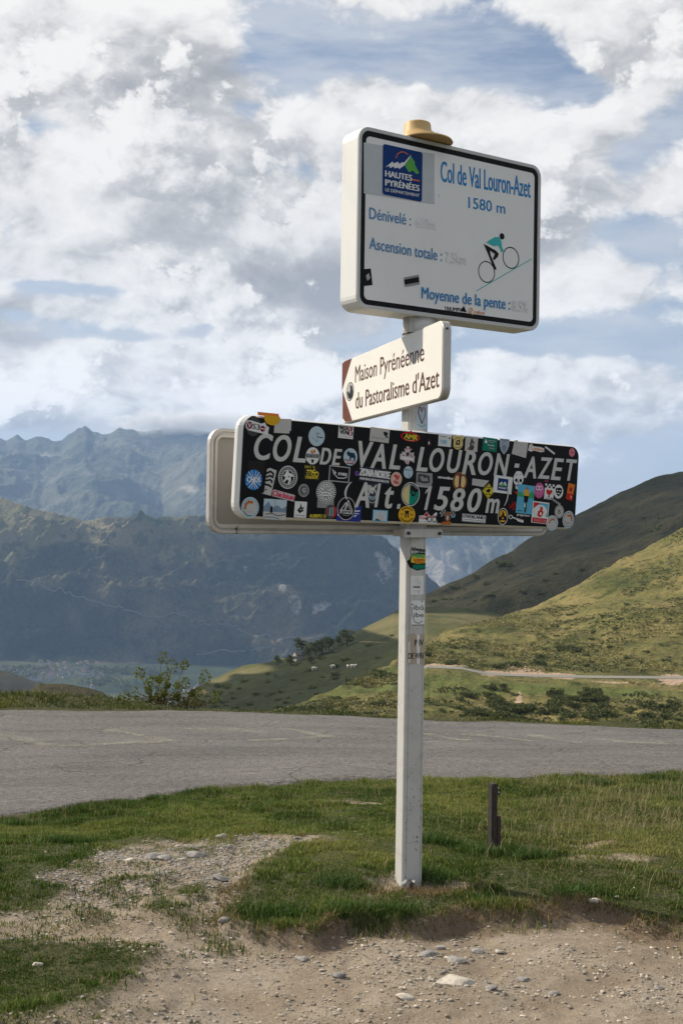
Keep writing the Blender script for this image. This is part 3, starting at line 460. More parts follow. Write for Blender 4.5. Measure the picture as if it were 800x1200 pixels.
('white cross shaped flower sticker', 0.848, 0.0923, 0.0412, 0.0382, 0, [('p', [(-0.2, 1), (0.2, 1), (0.25, 0.7), (0.6, 0.8), (0.3, 0.5), (0.35, 0.3), (0.6, 0.35), (0.9, 0.4), (0.8, 0.1), (1, 0), (0.95, -0.8), (0.4, -0.5), (0.2, -1), (-0.1, -0.95), (-0.4, -0.6), (-1, -0.5), (-1, 0.1), (-0.7, 0.2), (-0.8, 0.4), (-0.4, 0.35), (-0.35, 0.5), (-0.5, 0.75), (-0.2, 0.7)], 'rose_grey'), ('e', 0, 0.1, 0.2, 0.2, 'dark_grey'), ('s', [(-0.7, -0.15), (0, 0.35), (0.7, -0.1)], 0.09, 'dark_grey'), ('p', [(-0.9, -0.1), (0.9, -0.3), (0.85, -0.55), (-0.9, -0.4)], 'print_white'), ('e', -0.4, 0.15, 0.13, 0.1, 'print_white'), ('e', 0.35, 0.1, 0.13, 0.1, 'pink'), ('e', 0, 0.75, 0.15, 0.12, 'pink'), ('e', 0, -0.75, 0.14, 0.12, 'pink')]),
('cream oval sticker with a red animal', 0.7934, -0.0117, 0.0308, 0.0307, 0, [('e', 0, 0, 1, 1, 'rose_cream'), ('p', [(-0.6, 0.4), (-0.2, 0.7), (0.3, 0.5), (0.6, 0.6), (0.5, 0.1), (0.3, -0.3), (0.6, -0.55), (0.2, -0.7), (-0.3, -0.6), (-0.55, -0.3), (-0.1, -0.1), (-0.2, 0.2)], 'red_soft'), ('e', 0.1, -0.2, 0.18, 0.15, 'rose_cream')]),
('small oval pale blue sticker', 0.8579, 0.0209, 0.0265, 0.0262, 0, [('e', 0, 0, 1, 1, 'pale_blue'), ('t', 'BROUS', -0.75, 0.25, 0.75, 0.5, 'dark_grey', 0.04), ('s', [(-0.2, -0.1), (0.3, -0.45), (0.1, -0.7)], 0.07, 'sky_blue'), ('s', [(0.2, -0.6), (0.25, -0.75)], 0.1, 'deep_blue')]),
('worn grey rectangular sticker', 0.9489, -0.0075, 0.0507, 0.0323, -2, [('p', [(-1, -0.9), (-0.85, -0.6), (-0.9, 0.9), (0.9, 1), (1, -0.2), (0.9, -0.6), (1, -0.85), (0.9, -1)], 'tape_grey'), ('p', [(-0.7, 0.7), (-0.1, 0.75), (0.6, 0.6), (0.7, -0.3), (0.1, -0.5), (-0.7, -0.35)], 'dark_grey'), ('p', [(-0.5, 0.3), (-0.2, 0.55), (0, 0.2), (0.3, 0.4), (0.5, -0.1), (-0.2, -0.2)], 'tape_grey'), ('r', -0.9, -1, 0.9, -0.75, 'sticker_grey')]),
('slate square sticker with a white laurel wreath', 0.6687, -0.0806, 0.0371, 0.0449, 0, [('r', -1, -1, 1, 1, 'slate'), ('p', [(-0.8, 0.85), (-0.3, 0.8), (0, 0.6), (0.5, 0.95), (0.6, 0.8), (0.2, 0.4), (0.1, 0), (-0.4, 0.1), (-0.7, 0.4)], 'paper'), ('g2', 0, -0.25, 0.68, 0.09, 'sticker_grey'), ('k', 18, 0.5, 0.07, 'print_white'), ('p', [(-0.35, -0.2), (0.35, -0.2), (0.25, -0.5), (-0.2, -0.55)], 'grey_blue')]),
('large oval sticker in cream and green halves', 0.8775, -0.0727, 0.0513, 0.0517, 0, [('e', 0, 0, 1, 1, 'print_white'), ('e', 0, 0, 0.93, 0.94, 'print_black'), ('h', -0.9, -0.22, 0.87, 'cream_yellow'), ('h', -0.22, -0.1, 0.88, 'mint'), ('hl', -0.1, 0.88, 0.88, 0.05, 'green_teal'), ('p', [(0.05, 0.35), (0.5, 0.1), (0.85, 0.3), (0.85, 0), (0.2, -0.1)], 'green_teal'), ('p', [(0.05, 0.25), (0.15, 0.1), (0.35, 0), (0.65, 0.15), (0.45, -0.1), (0.3, -0.2), (0.1, -0.1)], 'print_black'), ('k2', 10, 0.8, 0.06, 'sticker_grey')]),
('small pale blue photo sticker with a white church', 0.7168, -0.1706, 0.0408, 0.0248, -1, [('r', -1, -1, 1, 1, 'sky_blue'), ('r', -0.9, -0.85, 0.9, 0.85, 'pale_blue'), ('p', [(-0.6, -0.7), (-0.4, -0.1), (-0.1, 0.2), (0, 0.7), (0.15, 0.2), (0.4, 0), (0.6, -0.6)], 'paper'), ('p', [(-0.7, -0.85), (-0.5, -0.5), (-0.2, -0.6), (0.2, -0.85)], 'dark_grey')]),
('round yellow sticker with black lettering', 0.8619, -0.1608, 0.0475, 0.037, 0, [('e', 0, 0, 1, 1, 'amber'), ('p', [(-0.3, 0.3), (-0.2, 0.45), (0.2, 0.45), (0.3, 0.3), (0.2, 0.25), (0.22, -0.35), (0.08, -0.35), (0.05, 0.1), (-0.05, 0.1), (-0.08, -0.35), (-0.22, -0.35), (-0.2, 0.25)], 'print_black'), ('e', 0, -0.1, 0.05, 0.12, 'amber'), ('k2', 9, 0.78, 0.1, 'print_black'), ('k3', 11, 0.78, 0.1, 'print_black'), ('t', '2018', -0.75, -0.05, -0.35, 0.1, 'print_black', 0.03), ('t', '2022', 0.35, -0.05, 0.75, 0.1, 'print_black', 0.03)]),
('dark emblem with a small white cross', 0.9657, 0.1598, 0.0229, 0.0226, 0, [('p', [(-0.6, -1), (-0.3, 0.1), (-0.8, 0.2), (-0.3, 0.5), (0, 1), (0.3, 0.5), (0.8, 0.2), (0.4, 0.1), (0.8, -0.8)], 'plum'), ('p', [(-0.1, -0.6), (0.1, -0.6), (0.1, -0.35), (0.3, -0.3), (0.1, -0.15), (0.1, 0.05), (-0.1, 0.05), (-0.1, -0.15), (-0.3, -0.3), (-0.1, -0.35)], 'print_white')]),
('white card sticker with blue handwriting', 1.0567, 0.1698, 0.0379, 0.0254, -1, [('r', -1, -1, 1, 1, 'print_white'), ('s', [(-0.8, 0.7), (0.2, 0.7)], 0.08, 'dark_grey'), ('t', 'TVR!', -0.75, -0.6, 0.3, 0.1, 'sky_blue', 0.05), ('e', 0.7, 0.5, 0.14, 0.14, 'print_black'), ('s', [(-0.8, 0.45), (0.4, 0.4)], 0.04, 'sticker_grey')]),
('yellow crest sticker with a black print', 1.1355, 0.1678, 0.0362, 0.0329, 0, [('p', [(-1, 0.6), (-0.8, 1), (-0.3, 0.85), (0.3, 0.9), (0.7, 1), (1, 0.7), (0.75, 0.4), (0.8, -0.3), (0.6, -0.7), (0.1, -1), (-0.4, -0.9), (-0.75, -0.6), (-0.75, 0.3)], 'cream_yellow'), ('s', [(-0.55, 0.3), (-0.3, 0.6), (0.4, 0.6), (0.55, 0.2)], 0.07, 'print_black'), ('p', [(-0.3, 0.2), (0.2, 0.4), (0.35, 0), (0.2, -0.45), (-0.1, -0.3), (-0.4, -0.4)], 'print_black'), ('e', 0, 0, 0.14, 0.16, 'cream_yellow'), ('s', [(-0.5, -0.6), (0, -0.75), (0.5, -0.55)], 0.06, 'print_black')]),
('white sticker with a hiker', 1.2164, 0.1649, 0.0381, 0.0325, -1, [('r', -1, -1, 1, 1, 'paper'), ('p', [(-0.1, 0.85), (0.2, 0.7), (0.25, 0.4), (0.5, 0.3), (0.3, 0), (0.5, -0.4), (0.3, -0.8), (-0.3, -0.85), (-0.65, -0.7), (-0.2, -0.3), (-0.3, 0.1), (-0.15, 0.4)], 'dark_grey'), ('p', [(-0.5, -0.6), (-0.2, -0.5), (-0.3, -0.8), (-0.55, -0.8)], 'burnt_orange'), ('p', [(0, 0.2), (0.2, 0.1), (0.1, -0.2)], 'cream_yellow')]),
('small white lettering sticker', 1.0728, 0.0084, 0.0445, 0.0076, -2, [('t', 'xtremline', -1, -0.8, 1, 0.8, 'print_white', 0.08)]),
('brown oval sticker with two cream halves', 1.1599, -0.005, 0.0424, 0.043, 0, [('e', 0, 0, 1, 1, 'brown_print'), ('e', 0, 0, 0.86, 0.88, 'burnt_brown'), ('e', -0.4, 0, 0.36, 0.62, 'cream_yellow'), ('e', 0.42, 0, 0.36, 0.6, 'cream_yellow'), ('r', -0.16, -0.6, 0.16, 0.6, 'maroon'), ('r', -0.05, -0.35, 0.05, 0.4, 'print_black')]),
('white strip sticker with a cut corner', 1.2858, -0.0054, 0.0516, 0.0163, -2, [('p', [(-1, -0.8), (-1, 1), (1, 0.9), (0.4, -1)], 'paper'), ('t', 'ALTI LANDES', -0.85, 0.1, 0.5, 0.55, 'sticker_grey', 0.03), ('s', [(-0.8, -0.3), (0.2, -0.35)], 0.08, 'sticker_grey')]),
('yellow diamond warning sticker', 1.3374, -0.0397, 0.0391, 0.0351, 0, [('p', [(-1, 0), (0, 1), (1, 0), (0, -1)], 'yellow'), ('sc', [(-0.86, 0), (0, 0.86), (0.86, 0), (0, -0.86)], 0.05, 'print_black'), ('p', [(-0.4, 0.1), (0.1, 0.35), (0.35, 0.1), (0.1, -0.2), (-0.3, -0.15)], 'print_black'), ('t', 'OFF ROAD', -0.4, -0.5, 0.4, -0.3, 'print_black', 0.04), ('s', [(-0.35, 0.5), (0.35, 0.5)], 0.08, 'print_black')]),
('red and white sticker cut round a motorbike', 0.9852, -0.1691, 0.0517, 0.0267, 0, [('p', [(-1, -1), (-1, 0.2), (-0.5, 0.3), (-0.2, 0.95), (0.1, 0.4), (0.4, 0.1), (0.7, 0.7), (0.9, 0.9), (1, 0.6), (0.8, 0), (1, -0.3), (1, -1)], 'print_white'), ('t', 'TCD', -0.95, -0.35, -0.35, 0.1, 'red', 0.1), ('p', [(-0.5, 0.25), (-0.2, 0.85), (0.05, 0.35), (-0.1, 0.1)], 'red'), ('g2', 0.15, -0.3, 0.22, 0.08, 'print_black'), ('g2', 0.72, -0.3, 0.22, 0.08, 'print_black'), ('s', [(0.1, 0), (0.5, 0.1), (0.8, 0.4)], 0.1, 'red'), ('p', [(-0.4, -0.2), (-0.1, 0.1), (0.05, -0.1), (-0.15, -0.5)], 'dark_grey'), ('s', [(-0.9, -0.75), (0.9, -0.8)], 0.06, 'sticker_grey')]),
('sticker of chequered flags with a brown moose', 1.098, -0.1642, 0.0478, 0.036, 0, [('p', [(-1, 0.4), (-0.85, 0.8), (-0.3, 0.9), (-0.2, 0.2), (-0.85, 0)], 'sticker_grey'), ('p', [(1, 0.4), (0.9, 0.7), (0.3, 0.95), (0.2, 0.2), (0.9, 0.1)], 'sticker_grey'), ('chk', -0.95, 0.1, -0.25, 0.8, 4, 'print_black'), ('chk', 0.25, 0.15, 0.95, 0.85, 4, 'print_black'), ('p', [(-0.35, 0.5), (0, 0.7), (0.4, 0.5), (0.35, -0.3), (0.1, -0.6), (-0.3, -0.4)], 'brown_print'), ('e', 0, -0.1, 0.13, 0.3, 'paper'), ('p', [(-0.8, -1), (-0.6, -0.6), (0.5, -0.55), (0.4, -0.9)], 'burnt_orange'), ('p', [(0.5, -0.1), (0.9, 0), (0.95, 0.15), (0.5, 0.2)], 'sky_blue')]),
('white framed sticker with black lettering', 1.2583, -0.1657, 0.0721, 0.0174, -2, [('r', -1, -1, 1, 1, 'print_white'), ('rl', -0.95, -0.88, 0.95, 0.88, 0.025, 'print_black'), ('t', 'OVERLAND', -0.9, -0.05, 0.9, 0.72, 'print_black', 0.1), ('s', [(-0.85, -0.45), (0.1, -0.45)], 0.09, 'print_black'), ('t', 'ROUTES', 0.2, -0.65, 0.85, -0.35, 'print_black', 0.05)]),
('green rectangular sticker with white print', 1.3295, 0.1705, 0.0449, 0.0302, -2, [('r', -1, -1, 1, 1, 'green_dark'), ('p', [(-0.75, 0.2), (-0.6, 0.8), (-0.5, 0.55), (-0.35, 0.3), (-0.5, 0.1)], 'print_white'), ('s', [(-0.25, 0.6), (0.8, 0.6)], 0.08, 'sticker_grey'), ('s', [(-0.25, 0.35), (0.5, 0.35)], 0.06, 'sticker_grey'), ('t', 'PARC NATUREL', -0.3, -0.2, 0.6, 0, 'print_white', 0.03), ('t', 'PYRENEES', -0.1, -0.65, 0.7, -0.45, 'sticker_grey', 0.03)]),
('silver blue shield sticker', 1.4209, 0.1667, 0.0313, 0.0358, 0, [('p', [(-1, 1), (1, 1), (0.95, 0.1), (0.6, -0.5), (0, -1), (-0.6, -0.55), (-0.95, 0.05)], 'silver_blue'), ('p', [(-0.6, 0.2), (0, 0.8), (0.6, 0.2), (0.4, -0.3), (0, -0.7), (-0.4, -0.35)], 'grey_blue'), ('s', [(-0.5, 0.1), (0, 0.5), (0.5, 0.1)], 0.06, 'print_white'), ('s', [(-0.8, 0.85), (0.8, 0.85)], 0.06, 'dark_grey')]),
('peeling blank grey square sticker', 1.5216, 0.1634, 0.0498, 0.0382, -3, [('p', [(-1, -0.75), (-0.8, 0.9), (-0.4, 1), (-0.3, 0.8), (1, 0.85), (0.9, -1)], 'paper'), ('s', [(-0.6, 0.5), (-0.2, 0.8), (0.2, 0.4)], 0.04, 'tape_grey'), ('s', [(-0.2, -0.6), (0.5, -0.4)], 0.03, 'tape_grey')]),
('orange handwriting sticker with white outline', 1.6294, 0.172, 0.0539, 0.019, -3, [('p', [(-1, -0.8), (-0.9, 0.6), (-0.6, 1), (-0.4, 0.4), (0.5, 0.5), (0.95, 0.3), (1, -0.5), (0.6, -0.75), (-0.3, -0.6), (-0.6, -1)], 'print_white'), ('t', 'relive', -0.4, -0.5, 0.9, 0.3, 'relive_orange', 0.08), ('s', [(-0.85, -0.6), (-0.8, 0.4), (-0.6, 0.7), (-0.5, 0.3), (-0.75, 0), (-0.5, -0.5)], 0.09, 'relive_orange')]),
('short hatched white strip sticker', 1.7213, 0.1688, 0.0346, 0.015, -24, [('r', -1.05, -0.3, 1.05, 0.3, 'print_white'), ('s', [(-0.9, -0.2), (-0.8, 0.2)], 0.05, 'sticker_grey'), ('s', [(-0.7, -0.2), (-0.6000000000000001, 0.2)], 0.05, 'sticker_grey'), ('s', [(-0.5, -0.2), (-0.4, 0.2)], 0.05, 'sticker_grey'), ('s', [(-0.29999999999999993, -0.2), (-0.19999999999999996, 0.2)], 0.05, 'sticker_grey'), ('s', [(-0.09999999999999998, -0.2), (0.0, 0.2)], 0.05, 'sticker_grey'), ('s', [(0.09999999999999998, -0.2), (0.19999999999999996, 0.2)], 0.05, 'sticker_grey'), ('s', [(0.30000000000000016, -0.2), (0.40000000000000013, 0.2)], 0.05, 'sticker_grey'), ('s', [(0.5000000000000001, -0.2), (0.6000000000000001, 0.2)], 0.05, 'sticker_grey'), ('s', [(0.7000000000000001, -0.2), (0.8, 0.2)], 0.05, 'sticker_grey'), ('s', [(0.9, -0.2), (1.0, 0.2)], 0.05, 'sticker_grey')]),
('small pink round sticker near the right corner', 1.8728, 0.1682, 0.021, 0.0204, 0, [('e', 0, 0, 1, 1, 'pink'), ('g', 0.75, 0.85, 'red_soft'), ('e', 0, 0, 0.32, 0.35, 'red_soft'), ('e', 0, 0, 0.12, 0.15, 'print_black')]),
('white rectangular sticker with a blue mountain square', 1.4243, -0.0063, 0.0594, 0.0394, -3, [('r', -1, -1, 1, 1, 'print_white'), ('r', -0.55, -0.7, 0.55, 0.7, 'logo_blue'), ('p', [(-0.45, -0.05), (-0.15, 0.35), (0, 0.1), (0.2, 0.4), (0.45, -0.05)], 'print_white'), ('p', [(-0.4, -0.2), (0, 0.2), (0.4, -0.15)], 'logo_green'), ('t', 'PYRENEES', -0.4, -0.5, 0.4, -0.3, 'print_white', 0.05)]),
('white skull sticker', 1.5236, 0.0178, 0.0332, 0.0427, 0, [('p', [(-0.9, 0.5), (-0.5, 0.95), (0, 1), (0.5, 0.95), (0.95, 0.5), (1, 0), (0.75, -0.3), (0.6, -0.5), (0.5, -0.95), (0, -1), (-0.45, -0.9), (-0.5, -0.5), (-0.8, -0.3), (-1, 0.05)], 'print_white'), ('e', -0.4, 0, 0.27, 0.2, 'print_black'), ('e', 0.45, 0, 0.27, 0.2, 'print_black'), ('p', [(0, -0.05), (0.13, -0.3), (-0.13, -0.3)], 'print_black'), ('s', [(-0.4, -0.55), (0.4, -0.58)], 0.08, 'dark_grey'), ('s', [(-0.2, -0.4), (-0.2, -0.8)], 0.04, 'dark_grey'), ('s', [(0, -0.4), (0, -0.8)], 0.04, 'dark_grey'), ('s', [(0.2, -0.4), (0.2, -0.8)], 0.04, 'dark_grey'), ('e', -0.4, 0.6, 0.14, 0.1, 'sticker_grey'), ('e', 0.3, 0.65, 0.14, 0.1, 'sticker_grey')]),
('tall sky blue poster sticker of a cyclist in yellow', 1.5753, -0.0679, 0.0554, 0.0667, -3, [('r', -1, -1, 1, 1, 'sky_blue'), ('p', [(-1, 0.45), (-0.6, 0.5), (-0.1, 0.2), (0.3, 0.35), (0.7, 0.6), (1, 0.55), (1, 0.1), (-1, 0.15)], 'poster_green'), ('r', -1, -0.9, 1, 0.12, 'sky_blue'), ('e', 0.1, 0.78, 0.12, 0.09, 'burnt_orange'), ('p', [(-0.25, 0.65), (0.1, 0.7), (0.4, 0.6), (0.35, 0.2), (-0.15, 0.2)], 'amber'), ('p', [(-0.2, 0.25), (0.35, 0.25), (0.3, -0.15), (0.1, -0.3), (-0.15, -0.2)], 'print_black'), ('s', [(0.05, -0.2), (0.1, -0.85)], 0.16, 'dark_grey'), ('s', [(0.2, -0.3), (0.25, -0.7)], 0.06, 'poster_green'), ('s', [(-0.05, -0.3), (0, -0.5)], 0.1, 'print_white'), ('s', [(-0.8, -0.82), (-0.3, -0.82)], 0.04, 'navy')]),
('pink oval sticker with white loops', 1.6649, -0.0229, 0.0334, 0.0368, 0, [('e', 0, 0, 1, 1, 'magenta'), ('g2', -0.3, 0.3, 0.28, 0.12, 'print_white'), ('g2', 0.3, 0.3, 0.28, 0.12, 'print_white'), ('s', [(-0.7, -0.25), (0.7, -0.25)], 0.06, 'pink'), ('t', 'CICLE', -0.5, -0.6, 0.5, -0.4, 'pink', 0.03)]),
('white sticker with a red heart under black checks', 1.7326, -0.0255, 0.0313, 0.0365, -3, [('r', -1, -1, 1, 1, 'print_white'), ('chk', -1, 0.45, 1, 1, 5, 'print_black'), ('p', [(-0.7, 0.1), (-0.4, 0.3), (0, 0.15), (0.4, 0.3), (0.75, 0.05), (0.4, -0.3), (0, -0.5), (-0.5, -0.3)], 'red'), ('r', -0.15, -0.7, 0.15, -0.5, 'print_black'), ('t', 'LOVE', -0.6, -0.95, 0.6, -0.75, 'dark_grey', 0.03)]),
('white oval sticker with a black mask', 1.796, -0.0228, 0.0321, 0.0331, 0, [('e', 0, 0, 1, 1, 'print_white'), ('p', [(-0.65, 0.1), (-0.6, 0.6), (-0.3, 0.5), (0, 0.6), (0.35, 0.55), (0.7, 0.5), (0.7, -0.1), (0.4, -0.5), (0, -0.7), (-0.4, -0.4)], 'print_black'), ('e', -0.25, 0.15, 0.13, 0.1, 'print_white'), ('e', 0.3, 0.12, 0.13, 0.1, 'print_white'), ('s', [(-0.25, -0.25), (0.25, -0.3)], 0.1, 'print_white')]),
('orange and red rectangular sticker', 1.8786, -0.0208, 0.0291, 0.0428, 0, [('p', [(-0.6, 1), (1, 0.85), (0.5, -1), (-1, -0.8)], 'orange_print'), ('p', [(-0.8, -0.1), (0.7, -0.25), (0.5, -1), (-1, -0.8)], 'red'), ('p', [(-0.3, 0.4), (0, 0.6), (0.5, 0.4), (0.2, 0), (-0.4, 0.1)], 'red'), ('p', [(0, -0.4), (0.4, -0.5), (0.2, -0.8)], 'cream_yellow'), ('e', 0, 0.2, 0.13, 0.08, 'print_black')]),
('short grey strip sticker under the mask', 1.7775, -0.0691, 0.0359, 0.0155, -24, [('r', -1.05, -0.32, 1.05, 0.32, 'sticker_grey'), ('t', 'RIDERS', -0.8, -0.18, 0.8, 0.18, 'dark_grey', 0.05)]),
('square sticker with a red cyclist in a white ring', 1.6782, -0.1262, 0.0549, 0.0504, -3, [('r', -1, -1, 1, 1, 'print_white'), ('p', [(-0.9, 0.9), (0.9, 0.9), (0.9, 0.2), (0.2, 0.5)], 'sky_blue'), ('p', [(-0.9, 0.3), (-0.9, 0.9), (-0.1, 0.9)], 'red'), ('p', [(0.9, 0.3), (0.9, -0.4), (0.6, -0.2)], 'green_teal'), ('r', -0.9, -0.95, 0.9, -0.5, 'red'), ('e', 0, 0.1, 0.82, 0.62, 'print_white'), ('p', [(-0.05, 0.6), (0.25, 0.5), (0.2, 0.2), (0.4, 0.1), (0.25, -0.3), (0, -0.45), (-0.35, -0.3), (-0.3, 0.1), (-0.1, 0.2)], 'red'), ('e', 0.05, -0.1, 0.12, 0.15, 'print_white'), ('t', 'FRANCE 24', -0.7, -0.85, 0.7, -0.62, 'pink', 0.04)]),
('small oval grey sticker', 1.8094, -0.1174, 0.0313, 0.0313, 0, [('e', 0, 0, 1, 1, 'paper'), ('g', 0.8, 0.88, 'dark_grey'), ('g', 0.5, 0.55, 'sticker_grey'), ('t', 'B', -0.25, -0.35, 0.25, 0.35, 'dark_grey', 0.03)]),
('round white sticker with orange arc overlapping the lower edge', 1.7606, -0.1727, 0.0406, 0.0364, 0, [('e', 0, 0, 1, 1, 'pale_blue'), ('e', 0, 0, 0.9, 0.9, 'paper'), ('s', [(-0.45, 0), (-0.3, 0.35), (0.1, 0.5), (0.35, 0.4)], 0.2, 'burnt_orange'), ('k', 20, 0.8, 0.05, 'sticker_grey'), ('s', [(0.7, -0.1), (0.75, 0.2)], 0.08, 'sky_blue'), ('s', [(-0.2, -0.4), (0.3, -0.35)], 0.05, 'sticker_grey')]),
('round white sticker with orange arc at lower right corner', 1.8745, -0.1537, 0.0402, 0.0423, -20, [('e', 0, 0, 1, 1, 'pale_blue'), ('e', 0, 0, 0.9, 0.9, 'paper'), ('s', [(-0.3, 0.35), (0.1, 0.55), (0.4, 0.4), (0.5, 0.1)], 0.2, 'burnt_orange'), ('k', 20, 0.8, 0.05, 'dark_grey'), ('s', [(-0.4, -0.3), (0, -0.5), (0.4, -0.2)], 0.06, 'dark_grey')]),
('oval black sticker with a gold camp scene', 1.4376, -0.1517, 0.0326, 0.0389, 0, [('e', 0, 0, 1, 1, 'print_white'), ('e', 0, 0, 0.9, 0.92, 'print_black'), ('e', 0, 0.05, 0.72, 0.72, 'amber'), ('p', [(-0.7, -0.1), (-0.3, 0.1), (0, 0.7), (0.3, 0.1), (0.7, 0), (0.6, -0.45), (-0.6, -0.45)], 'print_black'), ('p', [(-0.2, -0.3), (0, 0), (0.2, -0.3)], 'amber'), ('s', [(-0.5, -0.6), (0.5, -0.6)], 0.07, 'amber')]),
('red scribbled mark', 1.4947, -0.1013, 0.026, 0.0212, 0, [('s', [(-0.9, 0.3), (-0.5, -0.6), (-0.2, 0.5), (0.2, -0.7), (0.5, 0.6), (0.9, -0.2)], 0.1, 'red'), ('s', [(-0.7, -0.6), (0, 0.3), (0.8, 0.8)], 0.08, 'red'), ('s', [(-0.2, 0.9), (0.9, 0.6), (0.6, -0.7), (-0.1, -0.8)], 0.08, 'red')]),
('small red mark', 1.5117, -0.0407, 0.0124, 0.0085, 0, [('p', [(-1, 0.2), (-0.3, 1), (0.6, 0.5), (1, 0.3), (0.2, -1), (-0.3, 0)], 'red')]),
('white lowercase lettering sticker', 1.5688, -0.1433, 0.0411, 0.0083, -3, [('t', 'gregarious', -1, -0.7, 1, 0.8, 'print_white', 0.05)]),
('white key shaped sticker', 1.5241, -0.1586, 0.049, 0.0133, -6, [('g2e', -0.75, 0.2, 0.22, 0.6, 0.1, 'print_white'), ('p', [(-0.5, 0.35), (1, -0.1), (1, -1), (0.2, -0.8), (0.1, -0.4), (-0.5, 0)], 'print_white'), ('s', [(-0.2, 0.05), (0.8, -0.3)], 0.1, 'dark_grey')]),
('tiny red label', 1.7097, 0.0234, 0.0151, 0.0054, 0, [('r', -1, -0.7, 1, 0.7, 'maroon'), ('s', [(-0.7, 0), (0.7, 0)], 0.15, 'pink')])]

# ------------------------------------------------------------------ near ground
_rn = [(-60.0, -12.0), (-20.0, -1.5), (-8.0, 3.4)] + ROAD_NEAR + [(14.0, 11.6), (60.0, 16.0)]
_rf = [(-60.0, 6.0), (-20.0, 14.2)] + ROAD_FAR + [(14.0, 11.75 + 1.2), (60.0, 22.0)]
_rf = [(-60.0, -4.0), (-24.0, 9.0), (-14.0, 13.2)] + ROAD_FAR[:-1] + [(14.0, 15.2), (60.0, 21.0)]
RN = np.array(_rn)
RF = np.array(_rf)


def yn(x):
    return np.interp(x, RN[:, 0], RN[:, 1])


def yf(x):
    return np.interp(x, RF[:, 0], RF[:, 1])


def dirt_mask(x, y):
    """signed-ish: >0 in the bare earth, <0 in the turf"""
    wx = x + (fbm(x * 3.0, y * 3.0, 5, 5, 0.65) - 0.5) * 0.30
    wy = y + (fbm(x * 3.0, y * 3.0, 5, 9, 0.65) - 0.5) * 0.30
    m = np.full(np.shape(x), -1.0)
    for poly in DIRT:
        d = poly_dist(wx, wy, poly)
        m = np.maximum(m, np.where(in_poly(wx, wy, poly), d, -d))
    for poly in ISLES:
        d = poly_dist(wx, wy, poly)
        m = np.minimum(m, np.where(in_poly(wx, wy, poly), -d, d))
    # trodden ring round the pole, small bare patches in the turf
    for (cx, cy, rx, ry, k) in ((0.36, 5.37, 0.27, 0.13, 1.0), (0.05, 7.9, 0.16, 0.05, 1), (1.33, 6.0, 0.13, 0.06, 1), (1.28, 6.45, 0.10, 0.08, 1)):
        q = 1 - np.hypot((wx - cx) / rx, (wy - cy) / ry)
        m = np.maximum(m, q * min(rx, ry))
    return m


def base_z(x, y):
    n, f = yn(x), yf(x)
    t = np.clip((y - 5.5) / np.maximum(n - 5.5, 0.4), 0, 1)
    z = -0.30 * t * t * (3 - 2 * t) * 1.0
    tr = np.clip((y - n) / np.maximum(f - n, 0.5), 0, 1)
    z = z - 0.25 * tr
    ov = y - f
    s0 = 0.32 + 0.60 * sstep(-1.6, -3.4, x)
    z = z + np.where(ov > 0, -0.45 * np.clip(ov - s0, 0, 400) - 0.05 * np.clip(ov - s0 - 30, 0, 400) * 0, 0)
    return z


def ground_z(x, y):
    x = np.asarray(x, float)
    y = np.asarray(y, float)
    z = base_z(x, y)
    n, f = yn(x), yf(x)
    turf = sstep(0.0, 0.5, n - y)
    beyond = sstep(0.0, 0.35, y - f)
    lump = (fbm(x * 0.9, y * 0.9, 4, 21) - 0.5) * 0.10 + (fbm(x * 4, y * 4, 3, 23) - 0.5) * 0.035
    z = z + lump * np.maximum(turf, beyond)
    m = dirt_mask(x, y)
    deep = 0.022 + 0.030 * sstep(5.25, 4.95, y) * sstep(-0.75, -0.35, x)
    z = z - deep * sstep(-0.02 - 0.08 * (x < -0.5), 0.07 + 0.12 * (x < -0.5), m) * turf
    z = z + (fbm(x * 16, y * 16, 3, 31) - 0.5) * 0.022 * sstep(0, 0.05, m) * turf
    # raised lip of turf where the earth has worn away below it
    z = z + 0.014 * sstep(-0.22, -0.02, m) * sstep(0.02, -0.02, m) * turf * sstep(5.6, 5.2, y)
    # grassy bank beyond the road, higher on the left
    bank = np.clip(1 - np.abs((y - f - 0.6) / 0.6), 0, 1)
    left = sstep(-1.6, -3.4, x)
    z = z + bank * (-0.02 + 0.10 * left + 0.06 * (fbm(x * 1.1, y * 1.1, 3, 41) - 0.4)) * (y > f)
    # the bed under the asphalt sits lower
    inside = sstep(0.0, 0.12, y - n) * sstep(0.0, 0.12, f - y)
    z = z - 0.05 * inside
    return z


def axis(fine0, fine1, step, lo, hi, growth=1.16):
    a = list(np.arange(fine0, fine1, step))
    s = step
    v = fine0
    left = []
    while v > lo:
        s *= growth
        v -= s
        left.append(v)
    s = step
    v = a[-1]
    right = []
    while v < hi:
        s *= growth
        v += s
        right.append(v)
    return np.array(left[::-1] + a + right)


gx = axis(-3.4, 3.9, 0.028, -90, 90)
gy = np.concatenate([axis(3.2, 8.6, 0.024, -60, 8.7)[:-1], np.arange(8.62, 12.6, 0.08), np.arange(12.6, 16.4, 0.06), 16.4 + np.cumsum(0.06 * 1.13 ** np.arange(1, 50))])
gy = gy[gy < 112]
GX, GY = np.meshgrid(gx, gy)
GZ = ground_z(GX, GY)
GM = dirt_mask(GX, GY)
gv = np.stack([GX, GY, GZ], -1).reshape(-1, 3)

